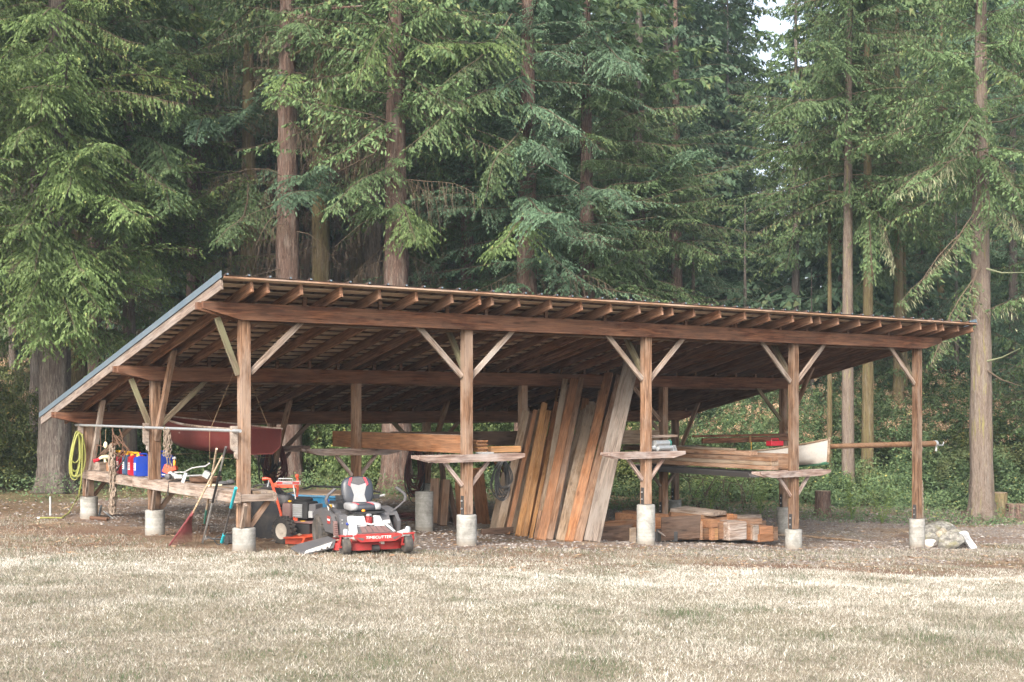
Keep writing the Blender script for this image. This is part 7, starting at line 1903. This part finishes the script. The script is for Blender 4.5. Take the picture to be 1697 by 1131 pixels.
BG = [
 ('t3', (350, 215, 38), (545, 140, 31.5), nb, 1.1, 0.35, 0.06), ('t3', (330, 205, 39), (395, 220, 31), nb, 1.0, 0.4, 0.12),
 ('t3', (290, 180, 39), (350, 195, 32), nm, 1.0, 0.5, 0.12),
 ('t4', (418, 290, 36), (600, 300, 30), nb, 1.2, 0.4, 0.05), ('t4', (410, 300, 36), (350, 420, 29), nm, 1.2, 0.5, 0.10),
 ('t6', (540, 290, 35), (440, 350, 29), nb, 1.2, 0.4, 0.08), ('t6', (540, 330, 35), (640, 345, 30), nm, 1.1, 0.5, 0.08),
 ('t7', (590, 340, 37), (715, 405, 30), nf, 1.2, 0.5, 0.06), ('t9', (650, 330, 32), (700, 410, 29), nf, 1.0, 0.7, 0.10),
 ('t5', (476, 30, 33), (560, 60, 29.5), nm, 1.0, 0.5, 0.15), ('t5', (480, 110, 33), (440, 165, 29), nf, 0.9, 0.3, 0.15), 
 ('t6', (560, 60, 35), (590, 190, 31), nf, 0.8, 1.0, 0.15), ('t9', (650, 20, 32), (600, 130, 29), nf, 1.0, 0.9, 0.2),
 ('t11', (860, 330, 34), (985, 372, 29), nb, 1.2, 0.5, 0.06), ('t11', (870, 360, 34), (800, 420, 29), nf, 1.1, 0.6, 0.08),
 ('t11', (860, 120, 34), (650, 250, 30), nm, 1.2, 0.8, 0.10), ('t11', (850, 60, 34), (690, 85, 30), nf, 1.2, 0.5, 0.10),
 ('t11', (850, 30, 34), (740, 170, 30), nm, 1.2, 0.9, 0.12), ('t11', (870, 200, 34), (830, 330, 30), nm, 1.2, 1.0, 0.10),
 ('t11', (880, 240, 34), (960, 260, 29.5), nb, 1.2, 0.6, 0.10),
 ('t12', (970, 300, 37), (1090, 345, 32), nb, 1.2, 0.4, 0.08), ('t12', (975, 60, 37), (1045, 130, 31), nb, 1.2, 0.5, 0.10),
 ('t13', (1060, 300, 40), (1180, 230, 35), nb, 1.2, 0.5, 0.10), ('t13', (1060, 410, 40), (1010, 470, 35), nm, 1.2, 0.5, 0.06),
 ('t1', (92, 330, 30), (235, 345, 25.5), nf, 1.3, 0.5, 0.10), ('t1', (92, 400, 30), (200, 470, 25.5), nf, 1.3, 0.6, 0.08),
 ('t1', (92, 420, 30), (20, 560, 25.5), nf, 1.3, 0.6, 0.08), ('t1', (100, 480, 30), (110, 590, 26), nf, 1.2, 0.6, 0.05),
 ('t1', (92, 260, 30), (250, 250, 26), nf, 1.3, 0.4, 0.10), ('t1', (92, 180, 30), (165, 90, 26), nf, 1.2, 0.4, 0.10),
 ('l0', (-95, 150, 28.5), (50, 60, 25), nf, 1.2, 0.4, 0.10), ('l0', (-95, 300, 28.5), (30, 260, 25), nf, 1.2, 0.4, 0.10), ('l0', (-95, 420, 28.5), (40, 450, 25), nf, 1.3, 0.5, 0.10),
 ('t1', (92, 60, 30), (60, 110, 26), nf, 1.3, 0.6, 0.12), ('t1', (92, 110, 30), (118, 190, 26), nf, 1.3, 0.7, 0.12), ('t1', (92, 170, 30), (70, 250, 26), nf, 1.3, 0.7, 0.12), ('t1', (92, 240, 30), (112, 330, 25.8), nf, 1.3, 0.7, 0.12),
 ('t1', (92, 300, 30), (66, 400, 25.8), nf, 1.3, 0.7, 0.10), ('t1', (92, 360, 30), (110, 450, 25.8), nf, 1.3, 0.7, 0.10), ('t1', (92, 410, 30), (80, 510, 25.8), nf, 1.3, 0.7, 0.10), ('t1', (92, 20, 30), (100, 30, 26), nf, 1.3, 0.6, 0.12), ('t1', (92, 450, 30), (175, 560, 26), nf, 1.2, 0.7, 0.08),
 ('t1', (92, 430, 30), (215, 520, 26.5), nf, 1.2, 0.7, 0.08), ('l1', (215, 330, 35), (250, 400, 30), nf, 1.2, 0.7, 0.1), ('l1', (215, 220, 35), (280, 280, 30), nm, 1.2, 0.7, 0.1), ('t3', (322, 330, 40), (400, 400, 34), nm, 1.2, 0.7, 0.1), ('t9', (655, 260, 32.5), (560, 350, 29.5), nm, 1.2, 0.7, 0.1),
 ('l1', (215, 290, 35), (330, 340, 29), nm, 1.2, 0.5, 0.10), ('l1', (215, 400, 35), (290, 480, 30), nf, 1.1, 0.6, 0.08), ('l1', (215, 120, 35), (330, 60, 30), nm, 1.1, 0.5, 0.10),
]
for k, (tr, p0, p1, mt, w, h, dr) in enumerate(BG): bough(TT[tr], p0, p1, mt, w, h, dr, seed=100 + k)
LB = [('r6', (1622, 350, 32.5), (1500, 520, 31), 1), ('r6', (1622, 240, 32.5), (1470, 330, 30), 1), ('r6', (1632, 250, 32.5), (1697, 300, 31), 1), ('r6', (1630, 330, 32.5), (1712, 400, 30), 1),
      ('r6', (1622, 130, 32.5), (1520, 60, 30), 0), ('r6', (1622, 180, 32.5), (1560, 250, 29.5), 0), ('r6', (1632, 520, 32.5), (1720, 480, 31), 1), ('r4', (1437, 260, 38), (1560, 160, 34), 1), ('r4', (1437, 330, 38), (1500, 470, 33), 1),
      ('r6', (1624, 440, 32.5), (1560, 620, 31), 1), ('y5', (1500, 420, 43), (1420, 520, 38), 0), ('r3', (1406, 150, 37), (1300, 190, 33), 0), ('r3', (1406, 120, 37), (1340, 60, 33), 0)]
for k, (tr, p0, p1, li) in enumerate(LB): bough(TT[tr], p0, p1, nm, 0.7 if li else 1.1, 0.7, 0.10, seed=300 + k, lich=bool(li), label='branch hung with pale lichen' if li else None)
# bare dead limbs
def limb(tree_, pts, r, mat='twig'):
    g = G(); n = len(pts); g.tube([P(*p) for p in pts], [r * (1 - 0.75 * k / (n - 1)) for k in range(n)], 7); g.build('limb', M[mat], tree_, I4)
limb(TT['t5'], [(480, 42, 33), (510, 22, 32.5), (545, 15, 32), (600, 10, 31.5)], 0.085, 'bark_red')
limb(TT['t5'], [(482, 95, 33), (505, 80, 32.3), (540, 60, 31.5)], 0.05, 'bark_moss')
limb(TT['l1'], [(215, 70, 35), (140, 40, 33), (112, 58, 31.5)], 0.07, 'bark_grey')
limb(TT['t4'], [(413, 285, 37), (330, 286, 34), (228, 287, 32)], 0.022)
limb(TT['t3'], [(322, 140, 40), (260, 134, 37), (140, 133, 34)], 0.022)
limb(TT['r2'], [(1375, 215, 39), (1368, 222, 39), (1345, 214, 39)], 0.05, 'bark_moss')
limb(TT['t11'], [(860, 300, 35), (900, 270, 33), (960, 305, 31)], 0.035)
limb(TT['t9'], [(655, 200, 32.5), (620, 255, 31.5), (560, 285, 30.5)], 0.03)
for k, (y0, y1, x1) in enumerate(((205, 190, 1700), (600, 578, 1690), (612, 640, 1692), (445, 452, 1697))): limb(TT['r6'], [(1632, y0, 32.7), (1660, (y0 + y1) / 2 + 4, 32), (x1, y1, 31)], 0.03, 'lichen' if k % 2 else 'twig')

# ------------------------------------------------------------------ shrubs and undergrowth
def leafcloud(rg, centres, n, ls, spread, flat=0.5):
    """n leaf quads round clump centres (x,y,z,r)"""
    c = centres[rg.randint(len(centres), size=n)]
    d = rg.normal(size=(n, 3)); d /= np.linalg.norm(d, axis=1)[:, None]
    rad = c[:, 3] * (0.45 + 0.6 * rg.rand(n) ** 0.6)
    p = c[:, :3] + d * rad[:, None] * np.array([1, 1, 0.8])
    nrm_ = d * 0.6 + rg.normal(size=(n, 3)) * 0.5 + np.array([0, 0, 0.7]); nrm_ /= np.linalg.norm(nrm_, axis=1)[:, None]
    a = np.cross(nrm_, rg.normal(size=(n, 3))); a /= np.linalg.norm(a, axis=1)[:, None]; b = np.cross(nrm_, a)
    l = ls * (0.55 + 0.9 * rg.rand(n)); w = l * 0.62
    v = np.stack([p - a * l[:, None], p - b * w[:, None] * 0.9 + nrm_ * (w * 0.25)[:, None], p + a * l[:, None], p + b * w[:, None] * 0.9 + nrm_ * (w * 0.25)[:, None]], 1).reshape(-1, 3)
    f = (np.array([(0, 1, 2), (0, 2, 3)])[None] + 4 * np.arange(n)[:, None, None]).reshape(-1, 3)
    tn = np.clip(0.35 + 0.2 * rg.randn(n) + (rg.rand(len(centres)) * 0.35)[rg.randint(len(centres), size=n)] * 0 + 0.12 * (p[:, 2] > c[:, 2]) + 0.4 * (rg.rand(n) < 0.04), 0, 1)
    return v, f, np.zeros(len(f), int), np.repeat(tn, 4)
def bush_mesh(seed, W_, H_, nclump, nleaf, ls, mat, flowers=0, nstem=14):
    rg = np.random.RandomState(seed); cs = []
    for k in range(nclump):
        a = rg.rand() * 6.28; rr_ = (rg.rand() ** 0.5) * W_ / 2; z = H_ * (0.12 + 0.88 * rg.rand() ** 0.8) * (1 - 0.45 * (rr_ / (W_ / 2)) ** 2)
        cs.append((math.cos(a) * rr_, math.sin(a) * rr_, z, rg.uniform(0.16, 0.36) * (W_ / 2.6)))
    cs = np.array(cs); parts = [leafcloud(rg, cs, nleaf, ls, 0)]
    for k in range(nstem):
        q = cs[rg.randint(len(cs))]; st = np.array([rg.normal() * 0.15 * W_, rg.normal() * 0.15 * W_, -0.1]); en = q[:3]
        md = (st + en) / 2 + rg.normal(size=3) * 0.12; w = 0.012
        pp = np.stack([st, md, en]); v = []
        for i_, wi in zip(range(3), (w, w * 0.8, w * 0.4)): v += [pp[i_] + (wi, 0, 0), pp[i_] + (-wi / 2, wi, 0), pp[i_] + (-wi / 2, -wi, 0)]
        f = []
        for s_ in range(2):
            for q_ in range(3): a, b = s_ * 3 + q_, s_ * 3 + (q_ + 1) % 3; f += [(a, b, b + 3), (a, b + 3, a + 3)]
        parts.append((np.array(v), np.array(f), np.ones(len(f), int), np.full(9, 0.3)))
    if flowers:
        up = cs[cs[:, 2] > np.quantile(cs[:, 2], 0.45)]
        for k in range(flowers):
            q = up[rg.randint(len(up))]; a = rg.rand() * 6.28
            c = np.array([[q[0] + math.cos(a) * q[3], q[1] + math.sin(a) * q[3], q[2] + q[3] * rg.uniform(0.3, 1.1), 0.07 + 0.05 * rg.rand()]])
            v, f, m, t = leafcloud(rg, c, 30, 0.018, 0); parts.append((v, f, m + 2, np.repeat(rg.rand(30), 4)))
    v, f, m, t = merge(parts)
    return npmesh('shrub_leaves', v, f, [mat, M['twig'], M['flower_brown']], m, {'tint': t})
BU = {'green': bush_mesh(1, 2.8, 1.9, 75, 13000, 0.038, M['leaf_green']), 'flower': bush_mesh(2, 3.4, 3.0, 90, 15000, 0.033, M['leaf_blue'], 110, 20),
      'low': bush_mesh(3, 2.4, 1.0, 60, 10000, 0.032, M['leaf_green']), 'olive': bush_mesh(4, 3.0, 2.6, 70, 12000, 0.035, M['leaf_olive'], 30, 22)}
def shrub(px, Y, k, label, s=1.0, sz=None, mat=None, group='shrubs behind the shed'):
    X_ = (px - CX) / F * Y; t = link('shrub', BU[k], Matrix.Translation((X_, Y, gzf(X_, Y) - 0.05)) @ Matrix.Rotation(px * 1.37 + Y, 4, 'Z') @ Matrix.Diagonal((s, s, sz or s, 1)))
    if mat: t.material_slots[0].link = 'OBJECT'; t.material_slots[0].material = M[mat]
    return tag(t, label, 'shrub', group)
SH = [(5, 31.5, 'olive', 'yellow-green bush at the left picture edge, nearest one', 0.8, 1.1), (-45, 30.5, 'olive', 'yellow-green bush mostly beyond the left edge', 0.9, 1.1), (40, 36.5, 'olive', 'tall olive bush behind the thin grey trunk', 1.1, 1.4), (-10, 36, 'olive', 'yellow-green bush at the far left edge beyond the big grey trunk', 1.3, 1.35), (38, 34, 'olive', 'yellowish bush just left of the big grey trunk', 0.9, 1.25), (-60, 33, 'green', 'green bush left of the picture edge', 1.2, None),
 (165, 38, 'green', 'bush seen between the hose and the chains', 1.1, 1.4), (235, 37, 'flower', 'bush seen above the fuel cans', 1.0, None), (300, 36, 'green', 'leafy bush behind the brush cutter', 1.1, 1.3), (370, 37, 'green', 'bush seen behind the long-handled tools', 1.1, 1.4),
 (430, 36, 'green', 'bush behind the maroon hose coil', 1.0, 1.3), (528, 34.5, 'green', 'bright green bush between the two broad trunks behind the mower', 1.15, 1.5), (575, 36, 'green', 'green bush behind the seat of the riding mower', 1.1, 1.6), (600, 33.5, 'low', 'low bright bush right of the mower seat', 0.9, 1.5),
 (715, 36, 'green', 'bush right of the broad trunk behind the hose coil', 1.1, 1.5), (770, 37, 'green', 'bush seen through the gap above the dark board', 1.2, 1.6), (840, 38, 'green', 'bright bush behind the leaning planks, left part', 1.2, 1.5), (905, 38, 'low', 'low bush behind the leaning planks, right part', 1.2, 1.8),
 (975, 37, 'olive', 'olive bush seen left of the widest grey plank', 1.1, None), (1030, 37.5, 'green', 'bush seen between the widest grey plank and the third post', 1.1, 1.3), (1065, 39, 'flower', 'leafy bush behind the silver rolls', 1.0, None), (1135, 40, 'green', 'bush under the right lumber rack', 1.1, 1.2),
 (1185, 38.5, 'flower', 'oceanspray bush with orange-brown flower heads above the lumber rack', 1.05, 1.15), (1245, 40, 'flower', 'second oceanspray bush above the white boat', 1.1, 1.15), (1215, 36.8, 'low', 'dark low bush with bare twigs under the rack', 0.9, 1.0), (1290, 38, 'green', 'broad-leaved bush right behind the fourth post', 1.0, 1.1),
 (1352, 40.5, 'flower', 'pale oceanspray bush right of the fourth post', 1.1, 1.15), (1425, 40, 'flower', 'large oceanspray bush with faded flower heads between the last two posts', 1.25, 1.2), (1490, 41, 'flower', 'oceanspray bush behind the rightmost post', 1.1, 1.05), (1340, 37, 'low', 'low thicket left of the brown stump', 1.1, 1.2), (1415, 36.8, 'low', 'low thicket right of the brown stump', 1.1, 1.3), (1470, 37.5, 'low', 'low thicket left of the rightmost post', 1.1, 1.4),
 (1545, 38, 'green', 'blue-green bramble right of the rightmost post', 1.2, 1.1), (1560, 42, 'flower', 'dull oceanspray bush left of the big pale trunk', 1.3, 1.25), (1590, 36.5, 'low', 'low bramble left of the big pale trunk', 1.0, 1.2), (1665, 39, 'olive', 'dark olive bush right of the big pale trunk', 1.2, 1.1), (1700, 36, 'green', 'green bush at the right edge behind the stump', 1.1, 1.2), (1745, 38, 'flower', 'bush just beyond the right edge', 1.3, None), (1650, 43, 'flower', 'tall dim bush behind the big pale trunk', 1.3, 1.3)]
for px, Y_, k, lb, s, sz in SH: shrub(px, Y_, k, lb, s, sz, 'leaf_blue' if (px > 1280 and k in ('green', 'low')) else None)
rz_ = np.random.RandomState(5)
for k in range(34):
    px = -120 + 1950 * ((k * 0.618 + 0.3) % 1.0); shrub(px, 44 + 14 * rz_.rand(), 'flower' if k % 2 else 'olive', 'dim %s bush deep under the trees, %s' % ('flowering' if k % 2 else 'olive', zone(px)), 1.5, 1.7, 'leaf_blue', 'bushes deep under the trees')
# ground cover strip (brambles, ivy, ferns) as one mass
n = 165000
y = 25 + 19 * rs.rand(n); x = (rs.rand(n) * 2 - 1) * (0.412 * y + 1.5)
u, v_ = uv_of(x, y)
edge = np.interp(u, [0, 5, 10, 15, 18.3, 20.6, 30], [11.5, 10.5, 9.0, 6.8, 4.3, 2.4, -3]) + 1.6 * (fbm(x, y, 0.5, 88) - 0.5)
den = smooth(edge - 0.3, edge + 1.2, v_) * (0.35 + 0.65 * smooth(2, 9, u)) * smooth(0.25, 0.5, fbm(x, y, 1.0, 33) + 0.1)
k = rs.rand(n) < den; x, y, v_, edge = x[k], y[k], v_[k], edge[k]; n = len(x)
hgt = np.clip((v_ - edge) * 0.16, 0.03, 0.55) * (0.4 + 1.2 * fbm(x, y, 1.6, 44)); z = gz(x, y) + hgt * rs.rand(n) ** 0.5
p = np.stack([x, y, z], 1); nr = rs.normal(size=(n, 3)) * 0.6 + np.array([0, -0.35, 0.9]); nr /= np.linalg.norm(nr, axis=1)[:, None]
a = np.cross(nr, rs.normal(size=(n, 3))); a /= np.linalg.norm(a, axis=1)[:, None]; b = np.cross(nr, a); l = 0.029 * (0.5 + rs.rand(n)); 
vq = np.stack([p - a * l[:, None], p - b * l[:, None] * 0.6, p + a * l[:, None], p + b * l[:, None] * 0.6], 1).reshape(-1, 3)
tn = np.clip(0.45 + 0.18 * rs.randn(n) + 0.5 * (fbm(x, y, 0.7, 3) - 0.5) + 0.4 * (rs.rand(n) < 0.03), 0, 1)
o = link('undergrowth', npmesh('undergrowth', vq, np.arange(4 * n).reshape(-1, 4), [M['leaf_blue']], None, {'tint': np.repeat(tn, 4)})); tag(o, 'green bramble and ivy ground cover along the forest edge behind the shed', 'ground cover', None, 'stuff')
# ferns and dead sticks behind the lumber rack
def fern(px, pyb, s, label, arching=0.7):
    c = on_g(px, pyb); rg = np.random.RandomState(int(px)); parts = []
    for k in range(7):
        v, f, m, t = spray(rg, 0.9 * s, 0.16 * s, 0.05 * s, 0.03 * s, 0.035 * s, 0.008 * s, 0.5, 0.1, rise=0.9, tris=1)
        parts.append((v @ rotm(k * 0.9 + rg.rand(), np.radians(rg.uniform(15, 50)), 0).T, f, m * 0, t))
    v, f, m, t = merge(parts); o = link('fern', npmesh('fern', v, f, [M['fern']], m, {'tint': t}), Matrix.Translation(c)); tag(o, label, 'fern', 'ferns')
fern(1178, 850, 1.0, 'yellow-green fern under the right lumber rack'); fern(1412, 862, 1.5, 'tall bright fern right of the brown stump'); fern(1260, 852, 0.9, 'small fern near the rear right pier'); fern(1462, 868, 1.2, 'fern left of the rightmost post')
g = G(); rr = random.Random(3)
for k in range(16):
    b0 = P(rr.uniform(1120, 1245), 838, rr.uniform(33.2, 35)); b0.z = gzf(b0.x, b0.y); g.tube([b0, b0 + Vector((rr.uniform(-.5, .5), rr.uniform(-.3, .3), rr.uniform(.4, .8))), b0 + Vector((rr.uniform(-.9, .9), rr.uniform(-.5, .5), rr.uniform(.7, 1.3)))], [0.018, 0.013, 0.006], 5)
tag(g.build('brush_pile', M['twig'], None, I4), 'tangle of dead sticks in the shade under the right lumber rack', 'brush pile', None, 'stuff')

# ------------------------------------------------------------------ thin air between the camera and the deep forest
hm, nt, b = new_mat('haze_air'); nt.nodes.remove(b)
pv = nt.nodes.new('ShaderNodeVolumePrincipled'); pv.inputs['Color'].default_value = (0.72, 0.88, 1.0, 1); pv.inputs['Density'].default_value = 0.0008; pv.inputs['Anisotropy'].default_value = 0.2
nt.links.new(pv.outputs[0], nt.nodes['Material Output'].inputs['Volume'])
hz = G(); hz.add([(x, y, z) for x in (-1000, 1000) for y in (-400, 1300) for z in (-3, 45)], [(0, 1, 3, 2), (4, 6, 7, 5), (0, 4, 5, 1), (2, 3, 7, 6), (0, 2, 6, 4), (1, 5, 7, 3)])
ho = hz.build('haze', hm, None, Matrix.Identity(4)); tag(ho, None, None, None, 'stuff')
